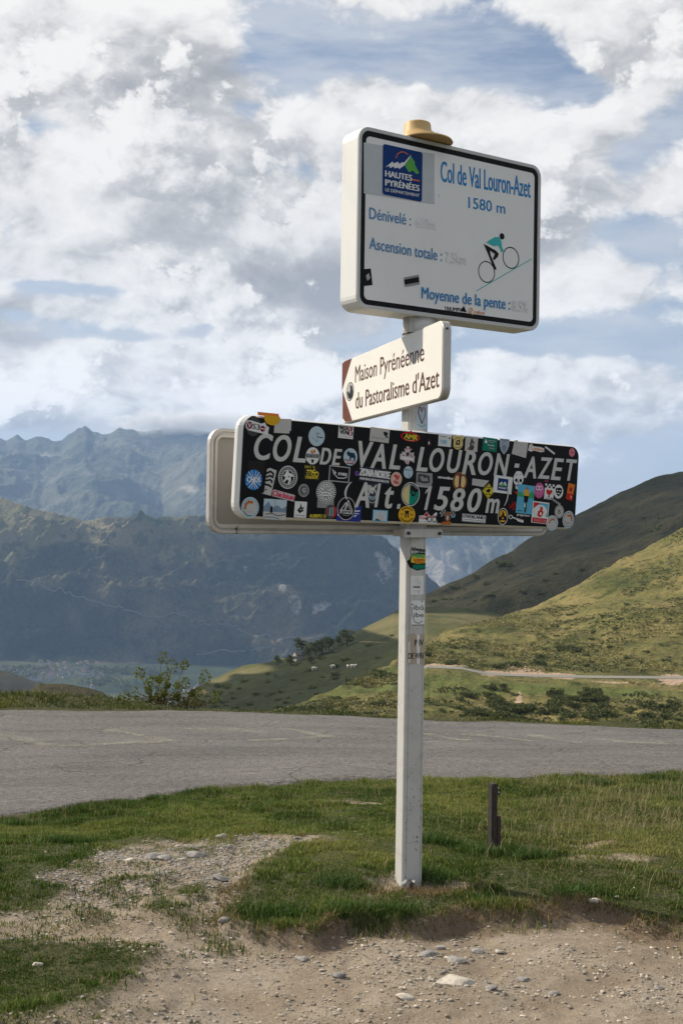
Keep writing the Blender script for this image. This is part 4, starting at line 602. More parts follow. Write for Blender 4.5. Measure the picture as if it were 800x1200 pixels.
m_ground, nt, b = material('turf_and_bare_earth', rough=0.95, spec=0.2)
at = nt.node('ShaderNodeAttribute', attribute_name='bare').outputs['Fac']
pos = nt.node('ShaderNodeNewGeometry').outputs['Position']
n1 = nt.noise(pos, 3.0, 5, 0.6)
n2 = nt.noise(pos, 38, 6, 0.7)
n3 = nt.noise(pos, 210, 3, 0.7)
earth = nt.ramp(n1, [(0.30, (0.22, 0.170, 0.120)), (0.5, (0.30, 0.245, 0.182)), (0.68, (0.36, 0.305, 0.24))])
earth = nt.mix(nt.mr(n2, 0.40, 0.72, 0, 0.65), earth, (0.17, 0.132, 0.095))
earth = nt.mix(nt.mr(n3, 0.55, 0.7, 0, 0.55), earth, (0.40, 0.37, 0.33))
vor = nt.voro(pos, 130)
earth = nt.mix(nt.mr(vor, 0.0, 0.30, 0.55, 0.0), earth, nt.ramp(nt.noise(pos, 60, 1), [(0.35, (0.12, 0.115, 0.11)), (0.65, (0.42, 0.40, 0.36))]))
soil = nt.mix(nt.mr(n2, 0.35, 0.65), (0.030, 0.040, 0.012), (0.085, 0.080, 0.034))
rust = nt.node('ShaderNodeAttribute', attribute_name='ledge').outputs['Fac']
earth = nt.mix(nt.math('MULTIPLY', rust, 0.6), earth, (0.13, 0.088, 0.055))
nt.l.new(nt.mix(nt.mr(nt.math('ADD', at, nt.math('MULTIPLY', nt.math('SUBTRACT', nt.noise(pos, 9, 5, 0.7), 0.5), 0.30)), -0.09, 0.02), soil, earth), b.inputs['Base Color'])
h = nt.math('ADD', nt.math('MULTIPLY', n2, 1.0), nt.math('ADD', nt.math('MULTIPLY', n3, 0.5), nt.math('MULTIPLY', nt.mr(vor, 0, 0.3, 1, 0), 0.5)))
nt.l.new(nt.bump(h, 0.9, 0.012), b.inputs['Normal'])

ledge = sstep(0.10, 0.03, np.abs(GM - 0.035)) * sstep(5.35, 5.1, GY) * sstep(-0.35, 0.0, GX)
ground = link('ground', mesh_np('ground', gv, quads=grid_quads(*GX.shape), smooth=True,
                               attrs={'bare': ('FLOAT', np.clip(GM, -1, 1).ravel()), 'ledge': ('FLOAT', ledge.ravel())}), mats=[m_ground])
tag(ground, kind='structure')

# ------------------------------------------------------------------ asphalt road
rx = np.concatenate([np.linspace(-60, -5, 160)[:-1], np.linspace(-5, 6, 560), np.linspace(6, 60, 150)[1:]])
rs = np.linspace(0, 1, 110)
ragged = (fbm(rx * 2.2, rx * 0 + 3, 5, 51) - 0.5) * 0.34
ragf = (fbm(rx * 1.7, rx * 0 + 8, 4, 57) - 0.5) * 0.22
RX, RS = np.meshgrid(rx, rs)
Yn = (yn(rx) + ragged)[None, :]
Yf = (yf(rx) + ragf)[None, :]
RY = Yn + (Yf - Yn) * RS


def road_z(x, y):
    z = base_z(x, y) + 0.012
    z = z + (fbm(x * 0.7, y * 0.9, 3, 61) - 0.5) * 0.05
    return z


RZ = road_z(RX, RY) + (fbm(RX * 9, RY * 9, 3, 63) - 0.5) * 0.008
edge = np.minimum(sstep(0, 0.012, RS), sstep(1, 0.99, RS))
RZ = RZ - 0.035 * (1 - edge)
m_road, nt, b = material('weathered_asphalt', rough=0.85, spec=0.35)
pos = nt.node('ShaderNodeNewGeometry').outputs['Position']
patch = nt.noise(nt.vec('MULTIPLY', pos, (0.5, 1.6, 1)), 1.4, 5, 0.6)
grain = nt.noise(pos, 90, 3, 0.75)
agg = nt.voro(pos, 70)
c = nt.ramp(patch, [(0.28, (0.20, 0.186, 0.174)), (0.45, (0.27, 0.252, 0.235)), (0.60, (0.33, 0.308, 0.285)), (0.74, (0.39, 0.365, 0.335))])
c = nt.mix(nt.mr(grain, 0.36, 0.60, 0.70, 0.0), c, (0.075, 0.070, 0.066))
c = nt.mix(nt.mr(agg, 0.0, 0.28, 0.5, 0.0), c, (0.36, 0.345, 0.33))
crack = nt.voro(nt.vec('ADD', pos, nt.vec('SCALE', nt.noise(pos, 3, 3, out=1), scale=0.35)), 1.1, feature='DISTANCE_TO_EDGE')
c = nt.mix(nt.math('MULTIPLY', nt.mr(crack, 0.0, 0.018, 0.7, 0.0), nt.mr(nt.noise(pos, 0.8, 2), 0.45, 0.6)), c, (0.045, 0.042, 0.04))
pit = nt.noise(nt.vec('MULTIPLY', pos, (0.7, 1.3, 1)), 34, 4, 0.72)
c = nt.mix(nt.mr(pit, 0.50, 0.64, 0, 0.78), c, (0.085, 0.080, 0.075))
c = nt.mix(nt.mr(pit, 0.46, 0.30, 0, 0.45), c, (0.44, 0.42, 0.39))
streak = nt.noise(nt.vec('MULTIPLY', pos, (0.35, 3.2, 1)), 2.0, 4, 0.65)
c = nt.mix(nt.mr(streak, 0.55, 0.75, 0, 0.45), c, (0.10, 0.096, 0.093))
nt.l.new(c, b.inputs['Base Color'])
coarse = nt.noise(nt.vec('MULTIPLY', pos, (0.6, 1.5, 1)), 22, 4, 0.7)
nt.l.new(nt.bump(nt.math('ADD', nt.math('MULTIPLY', grain, 1.0), nt.math('ADD', nt.math('ADD', nt.mr(agg, 0, 0.35, 0.6, 0), nt.math('MULTIPLY', coarse, 3.0)), nt.math('MULTIPLY', streak, 2.0))), 1.0, 0.028), b.inputs['Normal'])
road = link('road', mesh_np('road', np.stack([RX, RY, RZ], -1).reshape(-1, 3), quads=grid_quads(*RX.shape), smooth=True), mats=[m_road])
tag(road, kind='structure')

m_mark, nt, b = material('worn_yellow_paint', rough=0.8)
pos = nt.node('ShaderNodeNewGeometry').outputs['Position']
c = nt.mix(nt.noise(pos, 14, 4), (0.44, 0.44, 0.30), (0.38, 0.375, 0.27))
nt.l.new(c, b.inputs['Base Color'])
wear = nt.mr(nt.math('ADD', nt.math('MULTIPLY', nt.noise(pos, 30, 6, 0.75), 0.7), nt.math('MULTIPLY', nt.noise(pos, 3.5, 2), 0.3)), 0.44, 0.60, 0.0, 0.32)
nt.l.new(wear, b.inputs['Alpha'])
for line in MARKS:
    L = np.array(line)
    seg = np.hypot(*np.diff(L, axis=0).T)
    s = np.concatenate([[0], np.cumsum(seg)])
    t = np.linspace(0, s[-1], max(8, int(s[-1] / 0.08)))
    cx_, cy_ = np.interp(t, s, L[:, 0]), np.interp(t, s, L[:, 1])
    dx, dy = np.gradient(cx_), np.gradient(cy_)
    ln = np.hypot(dx, dy) + 1e-9
    wd = 0.075 + 0.05 * (vnoise(t * 3, t * 0, 71) - 0.5)
    pts = []
    for k in (-1, -0.33, 0.33, 1):
        X = cx_ - dy / ln * wd * k
        Y = cy_ + dx / ln * wd * k
        pts.append(np.stack([X, Y, road_z(X, Y) + (fbm(X * 9, Y * 9, 3, 63) - 0.5) * 0.008 + 0.006], -1))
    mk = link('painted_marking', mesh_np('painted_marking', np.stack(pts).reshape(-1, 3), quads=grid_quads(4, len(t), True), smooth=True), mats=[m_mark])
    tag(mk, kind='structure')


# ------------------------------------------------------------------ hills and mountains
def loft(lines, az0, az1, cols, rows, jitter=0.0):
    """surface through surveyed contour polylines, given far to near"""
    az = np.linspace(az0, az1, cols)
    L = []
    for ln in lines:
        P = np.array(ln, float)
        a = P[:, 0] / P[:, 1]
        D = np.interp(az, a, P[:, 1])
        Z = np.interp(az, a, P[:, 2] / P[:, 1]) * 1.0
        # smooth a little so that the surveyed corners do not show
        k = np.ones(7) / 7
        D = np.convolve(np.pad(D, 3, 'edge'), k, 'valid')
        L.append(np.stack([D, Z * D]))
    L = np.stack(L)                                    # lines, 2, cols
    n = len(lines)
    out, tt = [], []
    for i in range(n - 1):
        m = rows[i]
        for r in range(m):
            t = r / m
            p0, p1, p2, p3 = L[max(i - 1, 0)], L[i], L[i + 1], L[min(i + 2, n - 1)]
            if jitter == 0:
                v = p1 + (p2 - p1) * t
            else:
                v = 0.5 * ((2 * p1) + (-p0 + p2) * t + (2 * p0 - 5 * p1 + 4 * p2 - p3) * t * t + (-p0 + 3 * p1 - 3 * p2 + p3) * t ** 3)
                v = v * 0.5 + (p1 + (p2 - p1) * t) * 0.5
            out.append(v)
            tt.append(i + t)
    out.append(L[-1])
    tt.append(n - 1)
    out = np.stack(out)
    D, Z = out[:, 0, :], out[:, 1, :]
    X = az[None, :] * D
    T = np.array(tt)[:, None] + 0 * X
    return X, D.copy(), Z.copy(), T


def terrain(name, X, Y, Z, mat, attrs=None):
    o = link(name, mesh_np(name, np.stack([X, Y, Z], -1).reshape(-1, 3), quads=grid_quads(*X.shape, True), smooth=True,
                           attrs=attrs), mats=[mat])
    return tag(o, kind='structure')


def seen_on(grid, px, py):
    """point of a lofted hill on a given bearing and height angle"""
    X, Y, Z = grid
    a = (px - 400) / 1450
    col = int(np.argmin(np.abs(X[0] / Y[0] - a)))
    e = (Z[:, col] - EYE.z) / Y[:, col]
    e0 = (614 - py - 0.0145 * (px - 400)) / 1450
    r = len(e) - 1
    while r > 0 and e[r] < e0:
        r -= 1
    return Vector((X[r, col], Y[r, col], Z[r, col]))


def hillmat(name, stops, s1, s2, dark=(0.02, 0.03, 0.012), dark_amt=0.6, extra=None, bump_d=1.0):
    m, nt, b = material(name, rough=0.95, spec=0.1)
    pos = nt.node('ShaderNodeNewGeometry').outputs['Position']
    a = nt.noise(pos, s1, 6, 0.62)
    f = nt.noise(pos, s2, 5, 0.68)
    c = nt.ramp(a, stops)
    c = nt.mix(nt.mr(f, 0.50, 0.66, 0, dark_amt), c, dark)
    g = nt.noise(pos, s2 * 4.5, 3, 0.7)
    c = nt.mix(0.55, c, nt.mix(1.0, c, nt.ramp(g, [(0.3, 0.45), (0.7, 1.5)]), 'MULTIPLY'))
    if extra:
        c = extra(nt, pos, c, f)
    nt.l.new(c, b.inputs['Base Color'])
    nt.l.new(nt.bump(nt.math('ADD', f, nt.math('MULTIPLY', g, 0.4)), 1.0, bump_d), b.inputs['Normal'])
    return m


# far peaks
def peaks_extra(nt, pos, c, f):
    r = nt.node('ShaderNodeAttribute', attribute_name='rock').outputs['Fac']
    n = nt.noise(nt.vec('MULTIPLY', pos, (1, 1, 0.5)), 0.004, 7, 0.7)
    k = nt.mr(nt.math('ADD', nt.math('MULTIPLY', r, 0.32), n), 0.60, 0.84, 0, 0.8)
    return nt.mix(k, c, (0.34, 0.31, 0.27))


m_peaks = hillmat('alpine_rock_and_grass', [(0.3, (0.035, 0.048, 0.034)), (0.5, (0.075, 0.085, 0.060)), (0.7, (0.15, 0.145, 0.11))],
                  0.0016, 0.006, dark=(0.04, 0.05, 0.045), dark_amt=0.6, extra=peaks_extra, bump_d=30)
X, Y, Z, T = loft(PEAKS, -0.42, 0.42, 620, [6, 70, 60, 24])
up = np.clip(T / 1, 0, 1)
front = np.clip(T - 1, 0, 1)
rd = fbm(X * 0.0011, Y * 0.0011 + 3, 7, 101, 0.52, ridged=True)
Z = Z + (rd - 0.42) * 260 * (0.08 + 0.90 * sstep(0, 0.5, front)) * np.where(T < 1, 0.1, 1)
Z = Z + (fbm(X * 0.012, Y * 0.004, 5, 103, ridged=True) - 0.4) * 26 * np.where(T < 1, 0.3, 1)
A = X / Y


def spot(px, py, rx, ry):
    a = 400 + A * 1450
    e = 614 - (Z - EYE.z) / Y * 1450 - 0.0145 * (a - 400)
    return np.exp(-((a - px) / rx) ** 2 - ((e + 0 - py) / ry) ** 2)


def spots(lst):
    t = 0
    for q in lst:
        t = t + spot(*q[:4]) * (q[4] if len(q) > 4 else 1)
    return np.clip(t, 0, 1)


rock = spots([(522, 655, 30, 40), (508, 690, 12, 40, .6), (465, 650, 22, 24, .9), (222, 578, 14, 6), (130, 580, 40, 10, .5), (60, 545, 40, 8, .5), (150, 560, 30, 8, .4), (225, 540, 30, 10, .4), (95, 565, 14, 8, .5), (560, 640, 20, 20, .3)])
terrain('mountain_range', X, Y, Z, m_peaks, {'rock': ('FLOAT', rock.ravel())})


# middle ridge across the valley
def ridge_extra(nt, pos, c, f):
    r = nt.node('ShaderNodeAttribute', attribute_name='rock').outputs['Fac']
    p_ = nt.node('ShaderNodeAttribute', attribute_name='lit_pasture').outputs['Fac']
    n = nt.noise(pos, 0.03, 6, 0.75)
    past = nt.ramp(nt.noise(pos, 0.006, 5), [(0.35, (0.09, 0.105, 0.042)), (0.55, (0.18, 0.158, 0.085)), (0.7, (0.25, 0.21, 0.125))])
    wood = nt.mr(nt.math('ADD', f, nt.math('MULTIPLY', p_, -0.05)), 0.47, 0.54)
    past = nt.mix(nt.math('MULTIPLY', wood, 0.75), past, (0.03, 0.045, 0.022))
    c = nt.mix(nt.mr(nt.math('ADD', p_, nt.math('MULTIPLY', n, 0.5)), 0.48, 0.82), c, past)
    return nt.mix(nt.mr(nt.math('ADD', nt.math('MULTIPLY', r, 0.34), n), 0.74, 0.90, 0, 0.8), c, (0.34, 0.31, 0.28))


m_ridge = hillmat('shaded_wooded_mountainside', [(0.34, (0.014, 0.022, 0.011)), (0.48, (0.032, 0.038, 0.020)), (0.58, (0.085, 0.076, 0.042)), (0.70, (0.15, 0.12, 0.07))],
                  0.003, 0.018, dark=(0.015, 0.026, 0.014), dark_amt=0.7, extra=ridge_extra, bump_d=14)  # forest colour kept dark so that it holds the cloud shadow too
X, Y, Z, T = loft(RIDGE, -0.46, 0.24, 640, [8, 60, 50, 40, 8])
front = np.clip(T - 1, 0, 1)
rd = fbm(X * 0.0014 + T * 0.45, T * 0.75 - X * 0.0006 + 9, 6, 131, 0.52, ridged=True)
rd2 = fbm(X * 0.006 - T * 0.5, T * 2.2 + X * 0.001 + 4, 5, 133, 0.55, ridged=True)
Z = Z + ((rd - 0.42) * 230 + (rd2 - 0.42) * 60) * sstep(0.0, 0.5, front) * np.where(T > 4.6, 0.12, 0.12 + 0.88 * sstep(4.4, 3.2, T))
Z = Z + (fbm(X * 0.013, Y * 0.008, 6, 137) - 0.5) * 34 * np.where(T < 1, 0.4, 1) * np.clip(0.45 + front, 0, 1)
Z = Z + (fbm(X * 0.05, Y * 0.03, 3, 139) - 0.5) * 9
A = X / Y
lit_pasture = spots([(10, 600, 60, 20), (60, 618, 50, 16, 1), (100, 628, 34, 13, 1), (20, 640, 50, 18, .8), (10, 670, 30, 14, .4), (120, 612, 20, 6, .6), (200, 660, 22, 8, .35), (120, 670, 16, 6, .35), (40, 740, 22, 18, .2), (185, 618, 80, 18, .55), (225, 655, 40, 14, .5), (150, 640, 40, 20, .5), (290, 625, 70, 16, .5), (60, 690, 60, 20, .4), (330, 660, 40, 20, .35)])  # tan grassland, also painting the sun patches between cloud shadows
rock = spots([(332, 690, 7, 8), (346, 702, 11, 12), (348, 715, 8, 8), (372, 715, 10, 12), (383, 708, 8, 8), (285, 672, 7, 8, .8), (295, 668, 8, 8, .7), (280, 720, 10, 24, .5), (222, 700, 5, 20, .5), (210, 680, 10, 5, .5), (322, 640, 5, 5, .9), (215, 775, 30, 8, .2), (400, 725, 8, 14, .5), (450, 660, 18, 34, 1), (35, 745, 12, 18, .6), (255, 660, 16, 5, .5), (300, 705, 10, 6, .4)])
terrain('wooded_ridge', X, Y, Z, m_ridge, {'rock': ('FLOAT', rock.ravel()), 'lit_pasture': ('FLOAT', lit_pasture.ravel())})
RIDGE_GRID = (X, Y, Z)


def ribbon(name, pts, width, mat, lift):
    P = np.array([tuple(p) for p in pts], float)
    s = np.concatenate([[0], np.cumsum(np.linalg.norm(np.diff(P, axis=0), axis=1))])
    t = np.linspace(0, s[-1], max(6, int(s[-1] / (width * 2.5))))
    Q = np.stack([np.interp(t, s, P[:, i]) for i in range(3)], -1)
    d = np.gradient(Q, axis=0)
    ln = np.hypot(d[:, 0], d[:, 1])[:, None] + 1e-9
    nn = np.stack([-d[:, 1], d[:, 0], 0 * d[:, 0]], -1) / ln
    a = Q + nn * width / 2 + [0, 0, lift]
    b_ = Q - nn * width / 2 + [0, 0, lift]
    a2, b2 = a - [0, 0, lift * 2], b_ - [0, 0, lift * 2]
    V = np.concatenate([a2, a, b_, b2])
    o = link(name, mesh_np(name, V, quads=grid_quads(4, len(t)), smooth=False), mats=[mat])
    return tag(o, kind='structure')


m_track, nt, b = material('pale_gravel_track', (0.12, 0.115, 0.105), 0.9)
tr = [(20, 690), (62, 702), (95, 711), (135, 720), (150, 724), (215, 735), (240, 737), (279, 741), (288, 746), (320, 751), (366, 756)]
TP = []
for a_, b_ in zip(tr[:-1], tr[1:]):
    for q in np.linspace(0, 1, 9)[:-1]:
        TP.append(seen_on(RIDGE_GRID, a_[0] + (b_[0] - a_[0]) * q, a_[1] + (b_[1] - a_[1]) * q + 0.5 * math.sin(q * 9 + a_[0])))
ribbon('mountain_track', TP, 3.4, m_track, 2.0)
TP = [seen_on(RIDGE_GRID, x_, 773 - (x_ - 225) * 0.11) for x_ in range(225, 322, 8)]
ribbon('mountain_track', TP, 1.8, m_track, 2.0)

# valley floor out to the horizon
m_valley = hillmat('valley_meadows', [(0.35, (0.014, 0.024, 0.011)), (0.5, (0.035, 0.05, 0.02)), (0.65, (0.075, 0.078, 0.037))],
                   0.004, 0.012, dark=(0.02, 0.035, 0.018), dark_amt=0.8, bump_d=4)
vx = np.concatenate([np.linspace(-11900, -3000, 12), np.linspace(-2600, 1600, 80), np.linspace(2200, 11900, 10)])
vy = np.concatenate([np.linspace(-8000, 1500, 8), np.linspace(1900, 3700, 60), np.linspace(4200, 13900, 12)])
VX, VY = np.meshgrid(vx, vy)
VZ = -425 + (fbm(VX * 0.002, VY * 0.002, 4, 151) - 0.5) * 10
terrain_v = link('valley_floor', mesh_np('valley_floor', np.stack([VX, VY, VZ], -1).reshape(-1, 3), quads=grid_quads(*VX.shape), smooth=True), mats=[m_valley])
tag(terrain_v, kind='structure')

# dark hill behind on the right, a cloud shadow put into its colour
m_far = hillmat('cloud_shaded_ground', [(0.34, (0.008, 0.010, 0.005)), (0.5, (0.021, 0.021, 0.011)), (0.64, (0.040, 0.036, 0.018))],
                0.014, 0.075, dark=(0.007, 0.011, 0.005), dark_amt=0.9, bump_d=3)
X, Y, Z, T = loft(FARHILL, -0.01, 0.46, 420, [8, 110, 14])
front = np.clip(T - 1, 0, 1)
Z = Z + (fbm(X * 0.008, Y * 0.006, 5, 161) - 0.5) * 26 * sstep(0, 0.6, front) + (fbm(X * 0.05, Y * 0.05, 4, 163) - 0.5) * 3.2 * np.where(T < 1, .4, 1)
terrain('cloud_shaded_hill', X, Y, Z, m_far)
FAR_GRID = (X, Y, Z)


# pasture knoll
def knoll_extra(nt, pos, c, f):
    p_ = nt.node('ShaderNodeAttribute', attribute_name='lit_pasture').outputs['Fac']
    s_ = nt.node('ShaderNodeAttribute', attribute_name='scar').outputs['Fac']
    past = nt.ramp(nt.noise(pos, 0.05, 5), [(0.35, (0.075, 0.080, 0.030)), (0.6, (0.14, 0.122, 0.058))])
    c = nt.mix(nt.mr(nt.math('ADD', p_, nt.math('MULTIPLY', nt.noise(pos, 0.08, 3), 0.3)), 0.45, 0.75), c, past)
    return nt.mix(nt.mr(s_, 0.4, 0.6), c, (0.36, 0.26, 0.18))


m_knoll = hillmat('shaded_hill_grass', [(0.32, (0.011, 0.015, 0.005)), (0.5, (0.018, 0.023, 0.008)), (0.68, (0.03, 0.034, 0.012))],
                  0.02, 0.12, dark=(0.022, 0.03, 0.012), dark_amt=0.7, extra=knoll_extra, bump_d=1.2)  # shade on the slope is put into this dark grass colour
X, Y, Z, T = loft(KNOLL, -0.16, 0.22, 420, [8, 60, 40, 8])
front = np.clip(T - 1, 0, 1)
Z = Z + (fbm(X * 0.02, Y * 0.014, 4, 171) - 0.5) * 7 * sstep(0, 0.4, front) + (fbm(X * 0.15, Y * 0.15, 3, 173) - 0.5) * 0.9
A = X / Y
lit_pasture = spots([(285, 786, 44, 7), (250, 798, 22, 7), (325, 774, 18, 4, .7), (520, 735, 60, 16, 1), (560, 730, 50, 14, 1), (480, 730, 40, 12, .9), (440, 728, 26, 9, .8), (240, 815, 12, 5, .5)])  # lighter grass, with the sunlit meadow patches painted in as colour
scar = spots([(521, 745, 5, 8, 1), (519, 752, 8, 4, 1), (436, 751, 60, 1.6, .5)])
terrain('pasture_knoll', X, Y, Z, m_knoll, {'lit_pasture': ('FLOAT', lit_pasture.ravel()), 'scar': ('FLOAT', scar.ravel())})
KNOLL_GRID = (X, Y, Z)


# hillside on the right, with the lane cut into it
def slope_extra(nt, pos, c, f):
    s_ = nt.node('ShaderNodeAttribute', attribute_name='scar').outputs['Fac']
    g_ = nt.node('ShaderNodeAttribute', attribute_name='lush').outputs['Fac']
    n = nt.noise(pos, 0.9, 5, 0.7)
    st_ = nt.noise(nt.vec('MULTIPLY', pos, (0.12, 0.12, 1.0)), 1.1, 4, 0.6)
    c = nt.mix(nt.mr(st_, 0.5, 0.68, 0, 0.5), c, (0.115, 0.085, 0.045))
    c = nt.mix(nt.math('MULTIPLY', nt.mr(g_, 0.2, 0.8), nt.mr(n, 0.3, 0.6, 0.4, 0.9)), c, (0.10, 0.125, 0.035))
    k = nt.mr(nt.math('ADD', nt.math('MULTIPLY', s_, 0.78), n), 0.80, 0.93)
    return nt.mix(k, c, nt.mix(n, (0.30, 0.20, 0.135), (0.44, 0.34, 0.25)))


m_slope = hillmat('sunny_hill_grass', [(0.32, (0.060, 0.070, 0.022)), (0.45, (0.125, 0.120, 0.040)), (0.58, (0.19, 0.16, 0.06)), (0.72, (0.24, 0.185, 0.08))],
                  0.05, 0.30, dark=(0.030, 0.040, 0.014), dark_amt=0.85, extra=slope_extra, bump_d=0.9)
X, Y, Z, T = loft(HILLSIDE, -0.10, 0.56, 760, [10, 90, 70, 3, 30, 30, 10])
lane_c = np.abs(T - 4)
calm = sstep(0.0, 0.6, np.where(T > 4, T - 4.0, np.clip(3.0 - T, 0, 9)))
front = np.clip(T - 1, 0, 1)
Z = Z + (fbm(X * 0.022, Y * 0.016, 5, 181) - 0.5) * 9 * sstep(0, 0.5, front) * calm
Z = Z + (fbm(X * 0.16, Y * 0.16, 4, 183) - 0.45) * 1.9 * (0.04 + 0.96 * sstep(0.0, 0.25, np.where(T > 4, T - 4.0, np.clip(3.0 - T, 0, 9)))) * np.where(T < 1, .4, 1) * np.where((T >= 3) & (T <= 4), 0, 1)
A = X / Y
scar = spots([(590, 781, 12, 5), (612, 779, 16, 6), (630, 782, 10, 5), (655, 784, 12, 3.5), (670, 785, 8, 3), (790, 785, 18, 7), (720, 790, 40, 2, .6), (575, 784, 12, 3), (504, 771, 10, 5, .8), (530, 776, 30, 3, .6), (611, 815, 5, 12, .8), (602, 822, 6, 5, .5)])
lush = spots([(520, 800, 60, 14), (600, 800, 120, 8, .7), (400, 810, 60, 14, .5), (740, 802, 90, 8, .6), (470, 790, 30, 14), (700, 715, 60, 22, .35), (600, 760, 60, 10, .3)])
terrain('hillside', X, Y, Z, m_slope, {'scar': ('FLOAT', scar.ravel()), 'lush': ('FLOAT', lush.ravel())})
HILL_GRID = (X, Y, Z)
m_lane, nt, b = material('sunlit_lane_asphalt', (0.19, 0.182, 0.155), 0.85)
k = 106 + 60 + 10
nr = [10 + 90 + 70, 10 + 90 + 70 + 3]
rowa, rowb = nr
Lv = []
for r in range(rowa, rowb + 1):
    c0, c1 = int(0.05 * 760), 759
    Lv.append(np.stack([X[r, 186:c1], Y[r, 186:c1], Z[r, 186:c1] + 0.06], -1))
lane = link('hill_lane', mesh_np('hill_lane', np.concatenate(Lv), quads=grid_quads(len(Lv), len(Lv[0]), True), smooth=True), mats=[m_lane])
tag(lane, kind='structure')

# ------------------------------------------------------------------ signpost
def paint(name, base, rough=0.5, metal=0.0, dirt=0.0, scale=12, dcol=(0.12, 0.10, 0.08), spec=0.4):
    m, nt, b = material(name, base, rough, metal, spec)
    if dirt > 0:
        pos = nt.node('ShaderNodeTexCoord').outputs['Object']
        n = nt.noise(pos, scale, 6, 0.65)
        v = nt.noise(nt.vec('MULTIPLY', pos, (1.0, 0.16, 1.0)), scale * 2.2, 4, 0.6)
        f = nt.math('MULTIPLY', nt.math('ADD', nt.mr(n, 0.45, 0.8, 0, 0.6), nt.mr(v, 0.55, 0.8, 0, 0.5)), dirt, clamp=True)
        nt.l.new(nt.mix(f, (*base, 1), dcol), b.inputs['Base Color'])
        nt.l.new(nt.mr(n, 0.3, 0.7, rough * 0.8, min(1, rough * 1.3)), b.inputs['Roughness'])
        nt.l.new(nt.bump(n, 0.15, 0.003), b.inputs['Normal'])
    return m


PAL = dict(
    sign_blue=(0.018, 0.20, 0.47), sign_blue_faded=(0.07, 0.22, 0.44), ghost_blue=(0.69, 0.695, 0.69), print_black=(0.008, 0.008, 0.009),
    relive_orange=(0.62, 0.24, 0.06), plate_grey=(0.47, 0.49, 0.51), logo_blue=(0.006, 0.035, 0.155), print_white=(0.68, 0.68, 0.67),
    logo_green=(0.10, 0.34, 0.07), logo_orange=(0.55, 0.14, 0.05), sign_teal=(0.05, 0.42, 0.42), sticker_grey=(0.36, 0.36, 0.36),
    tape_grey=(0.26, 0.26, 0.26), brown=(0.115, 0.035, 0.022), brown_text=(0.085, 0.035, 0.022), dark_grey=(0.05, 0.052, 0.056),
    maroon=(0.22, 0.015, 0.05), paper=(0.47, 0.46, 0.44), faint_black=(0.018, 0.016, 0.015), sticker_blue=(0.004, 0.17, 0.48),
    pink_red=(0.55, 0.05, 0.12), pale_blue=(0.42, 0.53, 0.60), sky_blue=(0.10, 0.38, 0.56), burnt_orange=(0.42, 0.12, 0.03),
    grey_blue=(0.17, 0.24, 0.32), navy=(0.012, 0.035, 0.07), yellow=(0.62, 0.50, 0.04), violet=(0.16, 0.07, 0.30), rose_grey=(0.56, 0.46, 0.47),
    cream_yellow=(0.62, 0.50, 0.21), deep_blue=(0.02, 0.035, 0.22), dark_teal=(0.03, 0.075, 0.075), red=(0.50, 0.02, 0.02), slate=(0.030, 0.038, 0.055),
    rose_cream=(0.60, 0.42, 0.33), red_soft=(0.50, 0.07, 0.09), pink=(0.62, 0.24, 0.28), mint=(0.28, 0.55, 0.42), green_teal=(0.006, 0.21, 0.15),
    amber=(0.64, 0.36, 0.02), plum=(0.035, 0.012, 0.018), brown_print=(0.24, 0.10, 0.04), burnt_brown=(0.15, 0.05, 0.022), green_dark=(0.006, 0.17, 0.11),
    silver_blue=(0.33, 0.38, 0.44), poster_green=(0.05, 0.30, 0.12), magenta=(0.50, 0.09, 0.28), orange_print=(0.62, 0.17, 0.02), lime=(0.40, 0.55, 0.03),
    letter_grey=(0.52, 0.52, 0.50), rust=(0.15, 0.06, 0.03), beige=(0.40, 0.34, 0.27))
PM = {}


def pm(name):
    if name not in PM:
        PM[name] = paint('print_' + name, PAL[name], 0.55, dirt=0.30, scale=30, dcol=tuple(c * 0.6 + 0.008 for c in PAL[name]), spec=0.12)
    return PM[name]


M_WHITE = paint('white_coated_steel', (0.72, 0.715, 0.69), 0.42, dirt=0.18, scale=5, dcol=(0.40, 0.37, 0.31))
M_FACE = paint('white_sign_film', (0.71, 0.70, 0.68), 0.42, dirt=0.14, scale=4, dcol=(0.56, 0.54, 0.505))
M_CREAM = paint('cream_sign_film', (0.66, 0.64, 0.59), 0.5, dirt=0.12, scale=5, dcol=(0.50, 0.47, 0.42))
M_RIM = paint('grey_rim_steel', (0.48, 0.48, 0.47), 0.45, dirt=0.3, scale=14, dcol=(0.27, 0.24, 0.2))
M_ALU = paint('dull_aluminium', (0.50, 0.48, 0.45), 0.45, 0.25, dirt=0.55, scale=9, dcol=(0.20, 0.18, 0.15))
M_BACK = paint('weathered_grey_backing', (0.27, 0.255, 0.235), 0.6, dirt=0.4, scale=6, dcol=(0.16, 0.145, 0.13))
M_POLE = paint('pole_white_paint', (0.47, 0.465, 0.445), 0.5, dirt=1.0, scale=7, dcol=(0.27, 0.25, 0.215))
M_BLACK = paint('black_sign_film', (0.0065, 0.0065, 0.0075), 0.4, dirt=0.5, scale=16, dcol=(0.022, 0.022, 0.023), spec=0.12)
M_DARK = paint('dark_steel', (0.03, 0.028, 0.026), 0.6)
M_TAN = paint('tan_plastic', (0.50, 0.33, 0.13), 0.55, dirt=0.35, scale=14, dcol=(0.30, 0.20, 0.09))


